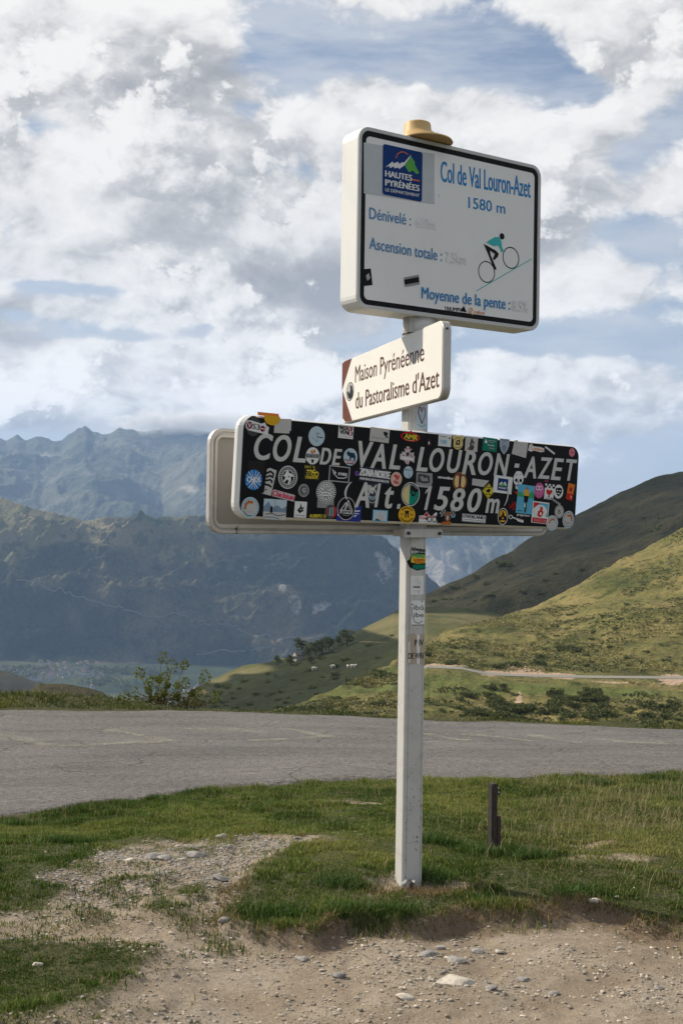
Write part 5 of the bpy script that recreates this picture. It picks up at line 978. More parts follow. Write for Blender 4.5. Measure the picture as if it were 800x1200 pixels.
class Art:
    """flat printed shapes, stacked a fraction of a millimetre apart, as one mesh"""

    def __init__(self, z0=0.0006, step=0.00022):
        self.v, self.f, self.mi, self.mats = [], [], [], []
        self.z, self.step = z0, step
        self.clip = None

    def m(self, col):
        mt = pm(col)
        if mt not in self.mats:
            self.mats.append(mt)
        return self.mats.index(mt)

    def face(self, pts, col):
        k = self.m(col)
        base = len(self.v)
        self.v += [(x, y, self.z) for x, y in pts]
        a = sum(pts[i][0] * pts[(i + 1) % len(pts)][1] - pts[(i + 1) % len(pts)][0] * pts[i][1] for i in range(len(pts)))
        idx = list(range(base, base + len(pts)))
        self.f.append(idx if a > 0 else idx[::-1])
        self.mi.append(k)

    def poly(self, pts, col):
        self.face(pts, col)
        self.z += self.step

    def ell(self, cx, cy, rx, ry, col, n=32):
        self.poly([(cx + rx * math.cos(2 * PI * i / n), cy + ry * math.sin(2 * PI * i / n)) for i in range(n)], col)

    def ring(self, cx, cy, rx, ry, wx, wy, col, n=36):
        for i in range(n):
            a, b_ = 2 * PI * i / n, 2 * PI * (i + 1) / n
            self.face([(cx + (rx - wx) * math.cos(a), cy + (ry - wy) * math.sin(a)), (cx + rx * math.cos(a), cy + ry * math.sin(a)),
                       (cx + rx * math.cos(b_), cy + ry * math.sin(b_)), (cx + (rx - wx) * math.cos(b_), cy + (ry - wy) * math.sin(b_))], col)
        self.z += self.step

    def stroke(self, pts, wd, col):
        for (x0, y0), (x1, y1) in zip(pts[:-1], pts[1:]):
            dx, dy = x1 - x0, y1 - y0
            ln = math.hypot(dx, dy) + 1e-9
            ex, ey = dx / ln * wd * 0.35, dy / ln * wd * 0.35
            nx, ny = -dy / ln * wd / 2, dx / ln * wd / 2
            self.face([(x0 - ex + nx, y0 - ey + ny), (x0 - ex - nx, y0 - ey - ny), (x1 + ex - nx, y1 + ey - ny), (x1 + ex + nx, y1 + ey + ny)], col)
            self.z += self.step * 0.4

    def glyphs(self, V, F, col, fat=0.0):
        if fat:
            for s_ in (-1, 1):
                self.glyphs([(x + s_ * fat, y) for x, y in V], F, col)
                self.z -= self.step * 0.6
        k = self.m(col)
        base = len(self.v)
        self.v += [(x, y, self.z) for x, y in V]
        for f in F:
            self.f.append([base + i for i in f])
            self.mi.append(k)
        self.z += self.step

    def build(self, name, parent, label=None):
        me = bpy.data.meshes.new(name)
        me.from_pydata(self.v, [], self.f)
        me.polygons.foreach_set('material_index', self.mi)
        o = link(name, me, parent, self.mats)
        me.update()
        if label:
            o['label'] = label
        return o


_tc = {}


def text_geo(txt, bold=0.0, res=3):
    key = (txt, bold, res)
    if key in _tc:
        return _tc[key]
    c = bpy.data.curves.new('t', 'FONT')
    c.body = txt
    c.offset = bold
    c.resolution_u = res
    c.fill_mode = 'FRONT'
    o = bpy.data.objects.new('t', c)
    me = o.to_mesh()
    V = [(v.co.x, v.co.y) for v in me.vertices]
    F = [list(p_.vertices) for p_ in me.polygons]
    o.to_mesh_clear()
    bpy.data.objects.remove(o)
    bpy.data.curves.remove(c)
    _tc[key] = (V, F)
    return V, F


CAP = max(y for x, y in text_geo('H', 0)[0])


def fit_box(txt, x0, y0, x1, y1, bold=0.0, shear=0.0, res=3):
    V, F = text_geo(txt, bold, res)
    V = [(x + y * shear, y) for x, y in V]
    xs, ys = [v[0] for v in V], [v[1] for v in V]
    ax, bx, ay, by = min(xs), max(xs), min(ys), max(ys)
    return [(x0 + (x - ax) / (bx - ax) * (x1 - x0), y0 + (y - ay) / (by - ay) * (y1 - y0)) for x, y in V], F


def fit_line(txt, u0, v0, u1, v1, cap, bold=0.0):
    V, F = text_geo(txt, bold)
    xs = [v[0] for v in V]
    ax, bx = min(xs), max(xs)
    L = math.hypot(u1 - u0, v1 - v0) - 2 * 0.0
    c, s = (u1 - u0) / L, (v1 - v0) / L
    sc = cap / CAP
    out = []
    for x, y in V:
        X, Y = (x - ax) / (bx - ax) * L, y * sc
        out.append((u0 + X * c - Y * s, v0 + X * s + Y * c))
    return out, F


def rrect(x0, y0, x1, y1, r, n=6):
    pts = []
    r = r if hasattr(r, '__len__') else (r,) * 4     # bottom-left, bottom-right, top-right, top-left
    for (cx, cy, a, q) in ((x0, y0, PI, 0), (x1, y0, 1.5 * PI, 1), (x1, y1, 0, 2), (x0, y1, 0.5 * PI, 3)):
        rr = r[q]
        ox = cx + rr if q in (0, 3) else cx - rr
        oy = cy + rr if q in (0, 1) else cy - rr
        for i in range(n + 1):
            t = a + i / n * PI / 2
            pts.append((ox + rr * math.cos(t), oy + rr * math.sin(t)))
    return pts


def shell(name, rings, mats, parent, cap0=True, cap1=True, smooth=False, ring_mats=None):
    """solid skin through a list of closed outlines (pts, z)"""
    V, F, MI = [], [], []
    n = len(rings[0][0])
    for pts, z in rings:
        V += [(x, y, z) for x, y in pts]
    for k in range(len(rings) - 1):
        for i in range(n):
            j = (i + 1) % n
            F.append([k * n + i, k * n + j, (k + 1) * n + j, (k + 1) * n + i])
            MI.append(ring_mats[k] if ring_mats else 0)
    if cap0:
        F.append(list(range(n))[::-1])
        MI.append(0)
    if cap1:
        F.append([len(V) - n + i for i in range(n)])
        MI.append(0)
    me = bpy.data.meshes.new(name)
    me.from_pydata(V, [], F)
    me.polygons.foreach_set('material_index', MI)
    if smooth:
        me.polygons.foreach_set('use_smooth', [len(f) == 4 for f in F])
    o = link(name, me, parent, mats)
    me.update()
    return o


def grime(o, amount=1):
    return o


def box_part(name, parent, x0, y0, z0, x1, y1, z1, mat, bev=0.002):
    bm = bmesh.new()
    bmesh.ops.create_cube(bm, size=1.0)
    for v in bm.verts:
        v.co = Vector(((x0 + x1) / 2 + v.co.x * (x1 - x0), (y0 + y1) / 2 + v.co.y * (y1 - y0), (z0 + z1) / 2 + v.co.z * (z1 - z0)))
    if bev:
        bmesh.ops.bevel(bm, geom=bm.edges[:], offset=bev, segments=2, affect='EDGES', clamp_overlap=True)
    me = bpy.data.meshes.new(name)
    bm.to_mesh(me)
    bm.free()
    return link(name, me, parent, [mat])


def lathe(name, parent, prof, mat, n=28, center=(0, 0)):
    V, F = [], []
    for r, z in prof:
        V += [(center[0] + r * math.cos(2 * PI * i / n), center[1] + r * math.sin(2 * PI * i / n), z) for i in range(n)]
    for k in range(len(prof) - 1):
        F += [[k * n + i, k * n + (i + 1) % n, (k + 1) * n + (i + 1) % n, (k + 1) * n + i] for i in range(n)]
    F.append(list(range(n))[::-1])
    F.append([len(V) - n + i for i in range(n)])
    me = bpy.data.meshes.new(name)
    me.from_pydata(V, [], F)
    me.polygons.foreach_set('use_smooth', [len(f) == 4 for f in F])
    return link(name, me, parent, [mat])


PX, PY = 0.3173, 5.4728
post = empty('signpost', (PX, PY, 0))
tag(post, 'white metal pole carrying the three mountain pass signs, standing in the turf', 'signpost')


def frame_part(name, key):
    """matrix of a sign face frame relative to the pole foot"""
    o, d, u, n = [Vector(v) for v in SIGN_FRAMES[key]]
    M = Matrix(((d.x, u.x, n.x, o.x - PX), (d.y, u.y, n.y, o.y - PY), (d.z, u.z, n.z, o.z), (0, 0, 0, 1)))
    return M


# --- pole: square tube with cut corners, turned about 21 degrees
PYAW = math.radians(21)
PM_ = Matrix.Rotation(PYAW, 4, 'Z')
a_, c_ = 0.0375, 0.0085
o_ = a_ + c_
gr_ = .0028
oct_ = [(-a_, -o_), (-a_ + .0015, -o_), (-a_ + .003, -o_ + gr_), (-a_ + .0055, -o_ + gr_), (-a_ + .007, -o_), (a_ - .007, -o_), (a_ - .0055, -o_ + gr_), (a_ - .003, -o_ + gr_), (a_ - .0015, -o_), (a_, -o_),
        (o_, -a_), (o_, a_), (a_, o_), (-a_, o_), (-o_, a_), (-o_, -a_ + .007), (-o_ + gr_, -a_ + .0055), (-o_ + gr_, -a_ + .003), (-o_, -a_ + .0015), (-o_, -a_)]
pole = shell('pole', [([(x * k, y * k) for x, y in oct_], z) for k, z in ((1.03, -0.12), (1.02, 0.02), (1.0, 0.4), (1.0, 1.2), (1.0, 2.35), (1.0, 3.28))], [M_POLE], post)
pole.matrix_local = PM_
collar = lathe('collar', pole, [(0.050, 2.398), (0.056, 2.402), (0.056, 2.425), (0.0585, 2.432), (0.0585, 2.50)], M_ALU)
collar.matrix_local = Matrix.Translation((0.022, 0.006, 0)) @ Matrix.Rotation(math.radians(12.5), 4, 'Z') @ Matrix.Diagonal((1.42, 1, 1, 1))
band = lathe('band', pole, [(0.056, 2.420), (0.060, 2.421), (0.060, 2.426), (0.056, 2.427)], M_DARK)
band.matrix_local = collar.matrix_local.copy()


def pole_face():
    A = Art(z0=0.0006)
    return A


# print on the front facet of the pole, local x across, z up
def stick_pole(name, label, fn):
    A = Art()
    fn(A)
    o = A.build(name, pole, label)
    # face plane: x -> local x, y -> local z, z -> local -y
    o.matrix_local = Matrix(((1, 0, 0, 0), (0, 0, -1, -o_), (0, 1, 0, 0), (0, 0, 0, 1)))
    return o


def zy(y):
    return 1.58 + (615.5 - y) / 1450 * 5.42


def fn1(A):
    for cx in (-0.022, 0.020):
        A.ring(cx, zy(647), 0.010, 0.010, 0.0022, 0.0022, 'print_black')
    A.glyphs(*fit_line('Adventure', -0.030, zy(645), 0.038, zy(647), 0.016, 0.03), 'print_black')
    A.glyphs(*fit_line('riders', -0.004, zy(650), 0.038, zy(650), 0.011, 0.04), 'print_black')


def fn2(A):
    A.poly([(-0.050, zy(658)), (-0.036, zy(665)), (0.0, zy(669)), (0.041, zy(667)), (0.041, zy(649)), (0.01, zy(647.5)), (-0.028, zy(650)), (-0.036, zy(656))][::-1], 'print_black')
    A.poly([(-0.030, zy(659)), (0.0, zy(661)), (0.041, zy(660)), (0.041, zy(649.5)), (0.01, zy(648.5)), (-0.026, zy(651))][::-1], 'yellow')
    A.poly([(-0.020, zy(666)), (0.0, zy(667.5)), (0.040, zy(666)), (0.040, zy(662)), (-0.02, zy(662))][::-1], 'green_dark')
    A.glyphs(*fit_line('PÈRE', -0.020, zy(653.6), 0.038, zy(653.6), 0.015, 0.06), 'poster_green')
    A.glyphs(*fit_line('GABRIEL', -0.018, zy(657.5), 0.038, zy(657.5), 0.009, 0.04), 'red')
    A.glyphs(*fit_line('BARIO', -0.012, zy(660), 0.036, zy(660), 0.006, 0.04), 'red')


def fn3(A):
    A.poly([(-0.03, zy(697)), (-0.03, zy(675)), (0.034, zy(675)), (0.034, zy(697))], 'print_white')
    for cx, cy in ((-0.008, 681), (0.004, 679), (0.014, 683), (0.004, 684)):
        A.ring(cx, zy(cy), 0.007, 0.007, 0.001, 0.001, 'sticker_grey', 14)
    A.glyphs(*fit_line('WALTER', -0.018, zy(689), 0.016, zy(689), 0.006, 0.06), 'print_black')
    A.glyphs(*fit_line('ride it out', -0.018, zy(693), 0.018, zy(693), 0.004, 0.01), 'sticker_grey')


def fn4(A):
    A.poly([(-0.024, zy(732)), (-0.024, zy(704)), (0.040, zy(704)), (0.040, zy(732))], 'print_white')
    A.stroke([(-0.023, zy(712)), (-0.020, zy(721)), (-0.008, zy(729)), (0.010, zy(731)), (0.030, zy(728))], 0.0026, 'print_black')
    A.glyphs(*fit_line('ibó', -0.014, zy(715), 0.036, zy(715), 0.022, 0.0), 'print_black')
    A.glyphs(*fit_line('ibe', -0.012, zy(723.5), 0.036, zy(723.5), 0.020, 0.0), 'print_black')
    A.stroke([(-0.02, zy(733)), (0.036, zy(733))], 0.0016, 'print_black')
    A.ell(-0.020, zy(708.5), 0.0032, 0.0032, 'print_black', 10)
    A.ell(0.026, zy(705), 0.0032, 0.0032, 'print_black', 10)


def fn5(A):
    A.poly([(-0.041, zy(779)), (-0.041, zy(743)), (-0.006, zy(742)), (-0.004, zy(744)), (0.041, zy(743)), (0.041, zy(780)), (0.01, zy(778))], 'beige')
    A.poly([(0.006, zy(778)), (0.004, zy(744)), (0.018, zy(744)), (0.020, zy(779))], 'print_white')
    A.poly([(-0.034, zy(777)), (-0.036, zy(752)), (-0.030, zy(752)), (-0.028, zy(776))], 'print_white')
    A.glyphs(*fit_line('P IV', -0.006, zy(757), 0.036, zy(757), 0.026, 0.02), 'print_black')
    A.glyphs(*fit_line('DE WRI', -0.036, zy(772), 0.036, zy(772), 0.024, 0.02), 'print_black')


def fn6(A):
    A.poly([(-0.012, zy(502)), (-0.012, zy(472)), (0.040, zy(472)), (0.040, zy(502))], 'pale_blue')
    A.stroke([(0.014, zy(496)), (-0.004, zy(484)), (-0.002, zy(478)), (0.006, zy(477)), (0.012, zy(482))], 0.005, 'maroon')
    A.stroke([(0.012, zy(482)), (0.020, zy(477)), (0.030, zy(479)), (0.030, zy(486)), (0.014, zy(496))], 0.003, 'maroon')
    A.stroke([(-0.008, zy(497)), (0.012, zy(500)), (0.034, zy(497))], 0.0014, 'print_black')


def fn7(A):
    rnd = random.Random(3)
    for i in range(90):
        cx, cy = rnd.uniform(-0.036, 0.036), rnd.choice([rnd.uniform(0.02, 0.22), rnd.uniform(0.02, 0.5), rnd.uniform(0.02, 1.4)])
        r = rnd.uniform(0.0008, 0.0024)
        A.ell(cx, cy, r, r * rnd.uniform(1, 3), rnd.choice(('rust', 'dark_grey', 'tape_grey')), 7)
        A.z -= A.step


stick_pole('sticker', 'black bicycle lettering sticker on the pole', fn1)
stick_pole('sticker', 'yellow and green lettered sticker on the pole', fn2)
stick_pole('sticker', 'pale faded sticker with grey rings on the pole', fn3)
stick_pole('graffiti_sticker', 'white sticker with black hand-drawn loops', fn4)
stick_pole('torn_sticker', 'peeling beige sticker with black letters', fn5)
stick_pole('sticker', 'white sticker with a red heart under the brown direction sign', fn6)
stick_pole('paint_chips', None, fn7)['kind'] = 'stuff'

# --- tan cap on top
cap = lathe('pole_cap', post, [(0.125, 3.276), (0.122, 3.284), (0.080, 3.306), (0.062, 3.326), (0.060, 3.352), (0.057, 3.360), (0.045, 3.365), (0.001, 3.366)], M_TAN, 36)
for v in cap.data.vertices:      # the brim reaches out to the right only
    k = min(1, max(0, (math.hypot(v.co.x, v.co.y) - 0.060) / 0.065))
    v.co.x += 0.034 * k - 0.006
    v.co.x = -0.066 + (v.co.x + 0.066) * (1 if v.co.x > -0.066 else 0.15)

# --- upper sign: boxed panel
UM = frame_part('u', 'upper')
W_, H_ = 1.0378, 0.7775
h_ = H_ / 2
body = shell('altitude_sign', [(rrect(0.012, -h_ + .012, W_ - .012, h_ - .012, .05), -0.132), (rrect(0.0, -h_, W_, h_, .055), -0.124),
                              (rrect(0.0, -h_, W_, h_, .055), -0.006), (rrect(0.003, -h_ + .003, W_ - .003, h_ - .003, .052), 0.0),
                              (rrect(0.017, -h_ + .017, W_ - .017, h_ - .017, .04), 0.0), (rrect(0.019, -h_ + .019, W_ - .019, h_ - .019, .038), -0.004)],
             [M_WHITE, M_RIM], post, ring_mats=[0, 0, 0, 1, 1])
body.matrix_local = UM
q = 0.0185
A = Art(z0=-0.0030)
po, pi_ = rrect(q, -h_ + q, W_ - q, h_ - q, .038), rrect(q + .022, -h_ + q + .022, W_ - q - .022, h_ - q - .022, .022)
for i in range(len(po)):
    j = (i + 1) % len(po)
    A.face([po[i], po[j], pi_[j], pi_[i]], 'print_black')
A.build('border', body)
face = shell('sign_face', [(rrect(q + .001, -h_ + q + .001, W_ - q - .001, h_ - q - .001, .036), -0.0048), (rrect(q + .001, -h_ + q + .001, W_ - q - .001, h_ - q - .001, .036), -0.0035)], [M_FACE], body)


def run_art(items, groups, parent, z0):
    arts = {}
    for it, g in zip(items, groups):
        if g not in arts:
            arts[g] = Art(z0=z0 + (0.0012 if g in ('department_logo',) else 0.0))
        A = arts[g]
        k = it[0]
        if k == 'line':
            A.glyphs(*fit_line(it[1], *it[2:7], 0.0), it[7], it[8] * it[6] * 1.0)
        elif k == 'poly':
            A.poly(it[1], it[2])
        elif k == 'stroke':
            A.stroke(it[1], it[3], it[2])
        elif k == 'rbox':
            A.poly(rrect(it[1], it[2], it[3], it[4], it[5]), it[6])
        elif k == 'ring':
            A.ring(it[1], it[2], it[3], it[3], it[4], it[4], it[5])
        elif k == 'disc':
            A.ell(it[1], it[2], it[3], it[3], it[4])
        elif k == 'ell':
            A.ell(it[1], it[2], it[3], it[4], it[5])
    for g, A in arts.items():
        A.build(g, parent)


UG = ['lettering'] * 8 + ['sticker', 'sticker'] + ['backing_patch'] + ['department_logo'] * 8 + ['cyclist_symbol'] * 6 + ['sticker.a', 'sticker.a', 'sticker.b', 'sticker.b', 'sticker', 'sticker', 'scratch']
# order of the list: 8 text lines, 2 small logos, patch, logo rounded square, 4 shapes, 3 words, 2 rings, slope, torso, legs, head, stickers
UG = [('lettering' if i < 8 else 'sticker' if i < 10 else 'backing_patch' if i == 10 else 'department_logo' if i < 19 else
       'cyclist_symbol' if i < 25 else 'sticker' if i < 31 else 'scratch') for i in range(len(UPPER_ART))]
run_art(UPPER_ART, UG, body, -0.0028)

# --- middle direction sign
MM = frame_part('m', 'mid')
Wm, Hm = 1.4035, 0.3136
hm = Hm / 2
out = rrect(0, -hm, Wm, hm, (.05, .045, .045, .05))
inn = rrect(.004, -hm + .004, Wm - .004, hm - .004, (.048, .043, .043, .048))
mid = shell('direction_sign', [(inn, -0.036), (out, -0.034), (out, -0.003), (inn, 0.0)], [M_ALU], post)
mid.matrix_local = MM
mface = shell('sign_face', [(rrect(.005, -hm + .005, Wm - .005, hm - .005, (.047, .042, .042, .047)), -0.0006), (rrect(.005, -hm + .005, Wm - .005, hm - .005, (.047, .042, .042, .047)), 0.0012)], [M_CREAM], mid)
run_art(MIDDLE_ART, ['arrow_print', 'arrow_print', 'lettering', 'lettering', 'round_emblem', 'round_emblem', 'round_emblem'], mid, 0.0018)
box_part('screw', mid, Wm - 0.0005, 0.118, -0.022, Wm + 0.003, 0.125, -0.012, M_DARK, 0)
box_part('clamp', mid, 0.60, -0.03, -0.075, 0.72, 0.03, -0.035, M_ALU, 0.003)

# --- black name panel with its stickers
BM = frame_part('b', 'black')
Wb, Hb = 1.9282, 0.4021
hb = Hb / 2
rb = .058
blk = shell('name_panel', [(rrect(.014, -hb + .014, Wb - .014, hb - .014, rb - .012), -0.040), (rrect(0.0, -hb, Wb, hb, rb), -0.038), (rrect(-.002, -hb - .002, Wb + .002, hb + .002, rb), -0.030), (rrect(-.001, -hb - .001, Wb + .001, hb + .001, rb), -0.016),
                           (rrect(0.010, -hb + .006, Wb - .003, hb - .004, rb - .006), -0.002), (rrect(0.014, -hb + .008, Wb - .005, hb - .006, rb - .008), 0.0)], [M_WHITE], post, smooth=False)
blk.matrix_local = BM
bface = shell('black_face', [(rrect(0.0135, -hb + .009, Wb - .0045, hb - .0065, rb - .008), -0.0008), (rrect(0.0135, -hb + .009, Wb - .0045, hb - .0065, rb - .008), 0.0010)], [M_BLACK], blk)
A = Art(z0=0.0016)
for ch, x0, y0, x1, y1 in BLACK_LETTERS:
    if ch == '-' or ch == '.':
        V, F = [(x0 + .004, y0), (x1 - .004, y0), (x1, y1), (x0 + .008, y1)], [[0, 1, 2, 3]]
    elif ch == '1':
        V = [(.10, 0), (.48, 0), (.98, .999), (.72, 1), (.18, .80), (.12, .66), (.52, .80)]
        V = [(x0 + a * (x1 - x0), y0 + b_ * (y1 - y0)) for a, b_ in V]
        F = [[0, 1, 2, 3, 6], [3, 4, 5, 6]]
    else:
        V, F = fit_box(ch, x0, y0, x1, y1, 0.012 if ch not in '()' else 0.0, 0.20, 5)
    A.glyphs(V, F, 'letter_grey', 0.0022 if ch not in '()-.1' else 0)
    A.z -= A.step
A.build('lettering', blk)
Z0 = 0.0024
LAID = []
for si, (label, cx, cy, sw, sh, rot, prims) in enumerate(STICKERS):
    under = [t_ for (bx0, by0, bx1, by1, t_) in LAID if bx0 < cx + sw and bx1 > cx - sw and by0 < cy + sh and by1 > cy - sh]
    A = Art(z0=max([Z0] + under) + 0.0001, step=0.00013)
    cr, sr = math.cos(math.radians(rot)), math.sin(math.radians(rot))
    asp = sw / sh

    def T(x, y):
        X, Y = x * sw, y * sh
        return (cx + X * cr - Y * sr, cy + X * sr + Y * cr)
    for pr in prims:
        k = pr[0]
        if k == 'e':
            n = 28
            A.poly([T(pr[1] + pr[3] * math.cos(2 * PI * i / n), pr[2] + pr[4] * math.sin(2 * PI * i / n)) for i in range(n)], pr[5])
        elif k == 'r':
            A.poly([T(pr[1], pr[2]), T(pr[3], pr[2]), T(pr[3], pr[4]), T(pr[1], pr[4])], pr[5])
        elif k == 'p':
            A.poly([T(*q_) for q_ in pr[1]], pr[2])
        elif k == 's':
            A.stroke([T(*q_) for q_ in pr[1]], pr[2] * sh * 1.1, pr[3])
        elif k == 'sc':
            pp = [T(*q_) for q_ in pr[1]]
            A.stroke(pp + [pp[0]], pr[2] * sh, pr[3])
        elif k == 't':
            V, F = fit_box(pr[1], pr[2], pr[3], pr[4], pr[5], 0.0)
            A.glyphs([T(*v) for v in V], F, pr[6], pr[7] * (pr[5] - pr[3]) * sh * 1.1)
        elif k in ('g', 'g2', 'g2e', 'h', 'hl', 'k', 'k2', 'k3', 'rl', 'chk'):
            if k == 'g':
                r0, r1, col = pr[1:]
                segs = [((0, 0), (r0, r0), (r1, r1))]
            if k == 'g2':
                x, y, r, wd, col = pr[1:]
                segs = [((x, y), (r - wd / 2, (r - wd / 2) * asp), (r + wd / 2, (r + wd / 2) * asp))]
            if k == 'g2e':
                x, y, r, r2, wd, col = pr[1:]
                segs = [((x, y), (r - wd / 2, r2 - wd), (r + wd / 2, r2 + wd))]
            if k in ('g', 'g2', 'g2e'):
                for (c0, ra, rb_) in segs:
                    n = 26
                    for i in range(n):
                        t0, t1 = 2 * PI * i / n, 2 * PI * (i + 1) / n
                        A.face([T(c0[0] + ra[0] * math.cos(t0), c0[1] + ra[1] * math.sin(t0)), T(c0[0] + rb_[0] * math.cos(t0), c0[1] + rb_[1] * math.sin(t0)),
                                T(c0[0] + rb_[0] * math.cos(t1), c0[1] + rb_[1] * math.sin(t1)), T(c0[0] + ra[0] * math.cos(t1), c0[1] + ra[1] * math.sin(t1))], col)
                    A.z += A.step
            if k == 'h':      # slice of an ellipse between two abscissae
                xa, xb, rr_, col = pr[1:]
                n = 10
                xs_ = [xa + (xb - xa) * i / n for i in range(n + 1)]
                A.poly([T(x, -math.sqrt(max(0, rr_ * rr_ - x * x))) for x in xs_] + [T(x, math.sqrt(max(0, rr_ * rr_ - x * x))) for x in xs_[::-1]], col)
            if k == 'hl':     # lower right part of an ellipse
                xa, xb, rr_, top, col = pr[1:]
                n = 12
                xs_ = [xa + (xb - xa) * i / n for i in range(n + 1)]
                A.poly([T(x, -math.sqrt(max(0, rr_ * rr_ - x * x))) for x in xs_] + [T(x, min(top, math.sqrt(max(0, rr_ * rr_ - x * x)))) for x in xs_[::-1]], col)
            if k in ('k', 'k2', 'k3'):
                n, r, s_, col = pr[1:]
                a0, a1 = {'k': (0, 2 * PI), 'k2': (0.2 * PI, 0.8 * PI), 'k3': (1.15 * PI, 1.85 * PI)}[k]
                for i in range(n):
                    t0 = a0 + (a1 - a0) * (i + .5) / n
                    dt = 0.30 * (a1 - a0) / n
                    A.face([T((r - s_) * math.cos(t0 - dt), (r - s_) * math.sin(t0 - dt)), T((r + s_) * math.cos(t0 - dt), (r + s_) * math.sin(t0 - dt)),
                            T((r + s_) * math.cos(t0 + dt), (r + s_) * math.sin(t0 + dt)), T((r - s_) * math.cos(t0 + dt), (r - s_) * math.sin(t0 + dt))], col)
                A.z += A.step
            if k == 'rl':
                x0, y0, x1, y1, wd, col = pr[1:]
                pp = [T(x0, y0), T(x1, y0), T(x1, y1), T(x0, y1)]
                A.stroke(pp + [pp[0]], wd * sw, col)
            if k == 'chk':
                x0, y0, x1, y1, n, col = pr[1:]
                ny = max(2, int(round(n * (y1 - y0) / (x1 - x0) / asp)))
                for i in range(n):
                    for j in range(ny):
                        if (i + j) % 2 == 0:
                            xa, xb = x0 + (x1 - x0) * i / n, x0 + (x1 - x0) * (i + 1) / n
                            ya, yb = y0 + (y1 - y0) * j / ny, y0 + (y1 - y0) * (j + 1) / ny
                            A.face([T(xa, ya), T(xb, ya), T(xb, yb), T(xa, yb)], col)
                A.z += A.step
    LAID.append((cx - sw, cy - sh, cx + sw, cy + sh, A.z))
    A.build('sticker', blk, label)

# orange sticker folded over the top edge
fo = bpy.data.meshes.new('folded_sticker')
V, F = [], []
n = 12
for i in range(n + 1):
    t = PI * i / n
    x = 0.142 - 0.038 * math.cos(t)
    V.append((x, hb - .002 - 0.030 * math.sin(t), 0.0040))
    V.append((x, hb + .004, 0.0040))
for i in range(n):
    F.append([2 * i, 2 * i + 2, 2 * i + 3, 2 * i + 1])
b0 = len(V)
for x in (0.075, 0.175):
    V += [(x, hb + .002, 0.004), (x + .002, hb + .016, -0.004), (x + .002, hb + .019, -0.05)]
F += [[b0, b0 + 3, b0 + 4, b0 + 1], [b0 + 1, b0 + 4, b0 + 5, b0 + 2]]
fo.from_pydata(V, [], F)
fs = link('folded_sticker', fo, blk, [pm('amber'), pm('orange_print')])
fs.data.polygons.foreach_set('material_index', [0] * n + [1, 1])
fs['label'] = 'orange sticker folded over the top edge'

# --- second panel behind, seen from its back
n0 = Vector((math.sin(math.radians(37.28)), -math.cos(math.radians(37.28)), 0))
d0 = Vector((math.cos(math.radians(37.28)), math.sin(math.radians(37.28)), 0))
bo = Vector(SIGN_FRAMES['black'][0]) - n0 * 0.19 + d0 * (-0.012) + Vector((0, 0, -0.052))
RMx = Matrix(((d0.x, 0, n0.x, bo.x - PX), (d0.y, 0, n0.y, bo.y - PY), (0, 1, 0, bo.z), (0, 0, 0, 1)))
Wr, hr = 1.945, 0.212
R_ = lambda k, r=.062: rrect(k, -hr + k, Wr - k, hr - k, max(.01, r - k))
rear = shell('rear_panel', [(R_(.004), -0.030), (R_(0), -0.026), (R_(0), -0.004), (R_(.004), 0.0), (R_(.013), 0.0), (R_(.016), -0.008), (R_(.022), -0.008), (R_(.024), -0.001), (R_(.036), -0.003), (R_(.040), -0.020)],
             [M_ALU], post)
rear.matrix_local = RMx
rp = shell('back_plate', [(R_(.0385), -0.0195), (R_(.0385), -0.0180)], [M_BACK], rear)
box_part('joint', rear, 0.128, -hr - .001, -0.026, 0.131, -hr + .030, 0.0012, M_DARK, 0)

# --- clamps that hold the two panels to the pole
CM = Matrix.Translation((0, 0, 1.58)) @ Matrix.Rotation(math.radians(37.28), 4, 'Z')
for zc in (-0.036, 0.24):
    br = box_part('bracket', post, -0.105, -0.066, zc - 0.019, 0.115, -0.054, zc + 0.019, M_ALU, 0.002)
    br.matrix_local = CM
    for sx in (-0.085, 0.095):
        bolt = bmesh.new()
        bmesh.ops.create_cone(bolt, cap_ends=True, segments=8, radius1=0.007, radius2=0.007, depth=0.012)
        me = bpy.data.meshes.new('bolt')
        bmesh.ops.rotate(bolt, verts=bolt.verts, matrix=Matrix.Rotation(PI / 2, 3, 'X'))
        bmesh.ops.translate(bolt, verts=bolt.verts, vec=(sx, -0.070, zc))
        bolt.to_mesh(me)
        bolt.free()
        link('bolt', me, br, [M_DARK])
    for sx in (-0.066, 0.060):
        arm = box_part('bracket_arm', br, sx, -0.054, zc - 0.015, sx + 0.006, 0.06, zc + 0.015, M_ALU, 0.001)


# ------------------------------------------------------------------ small stake beside the signpost
m_wood = paint('weathered_dark_wood', (0.034, 0.028, 0.023), 0.85, dirt=0.7, scale=40, dcol=(0.11, 0.10, 0.085))
sx_, sy_ = 0.775, 6.19
sz_ = float(ground_z(sx_, sy_))
st = empty('stake', (sx_, sy_, sz_), math.radians(33))
tag(st, 'short dark wooden stake in the grass, right of the pole', 'stake')
box_part('upright', st, -0.018, -0.018, -0.10, 0.018, 0.018, 0.345, m_wood, 0.004)
box_part('short_upright', st, 0.019, -0.014, -0.10, 0.046, 0.012, 0.180, paint('rusty_brown_wood', (0.060, 0.034, 0.028), 0.8, dirt=0.5, scale=30, dcol=(0.12, 0.09, 0.07)), 0.004)
hook = bpy.data.meshes.new('hook')
V, F = [], []
N = 14
for i in range(N):
    a = 2 * PI * i / N
    for (rr_, yy) in ((0.015, -0.004), (0.007, -0.004), (0.007, 0.004), (0.015, 0.004)):
        V.append((0.036 + rr_ * 1.15 * math.cos(a), yy, 0.300 + rr_ * math.sin(a)))
for i in range(N):
    for k in range(4):
        F.append([i * 4 + k, ((i + 1) % N) * 4 + k, ((i + 1) % N) * 4 + (k + 1) % 4, i * 4 + (k + 1) % 4])
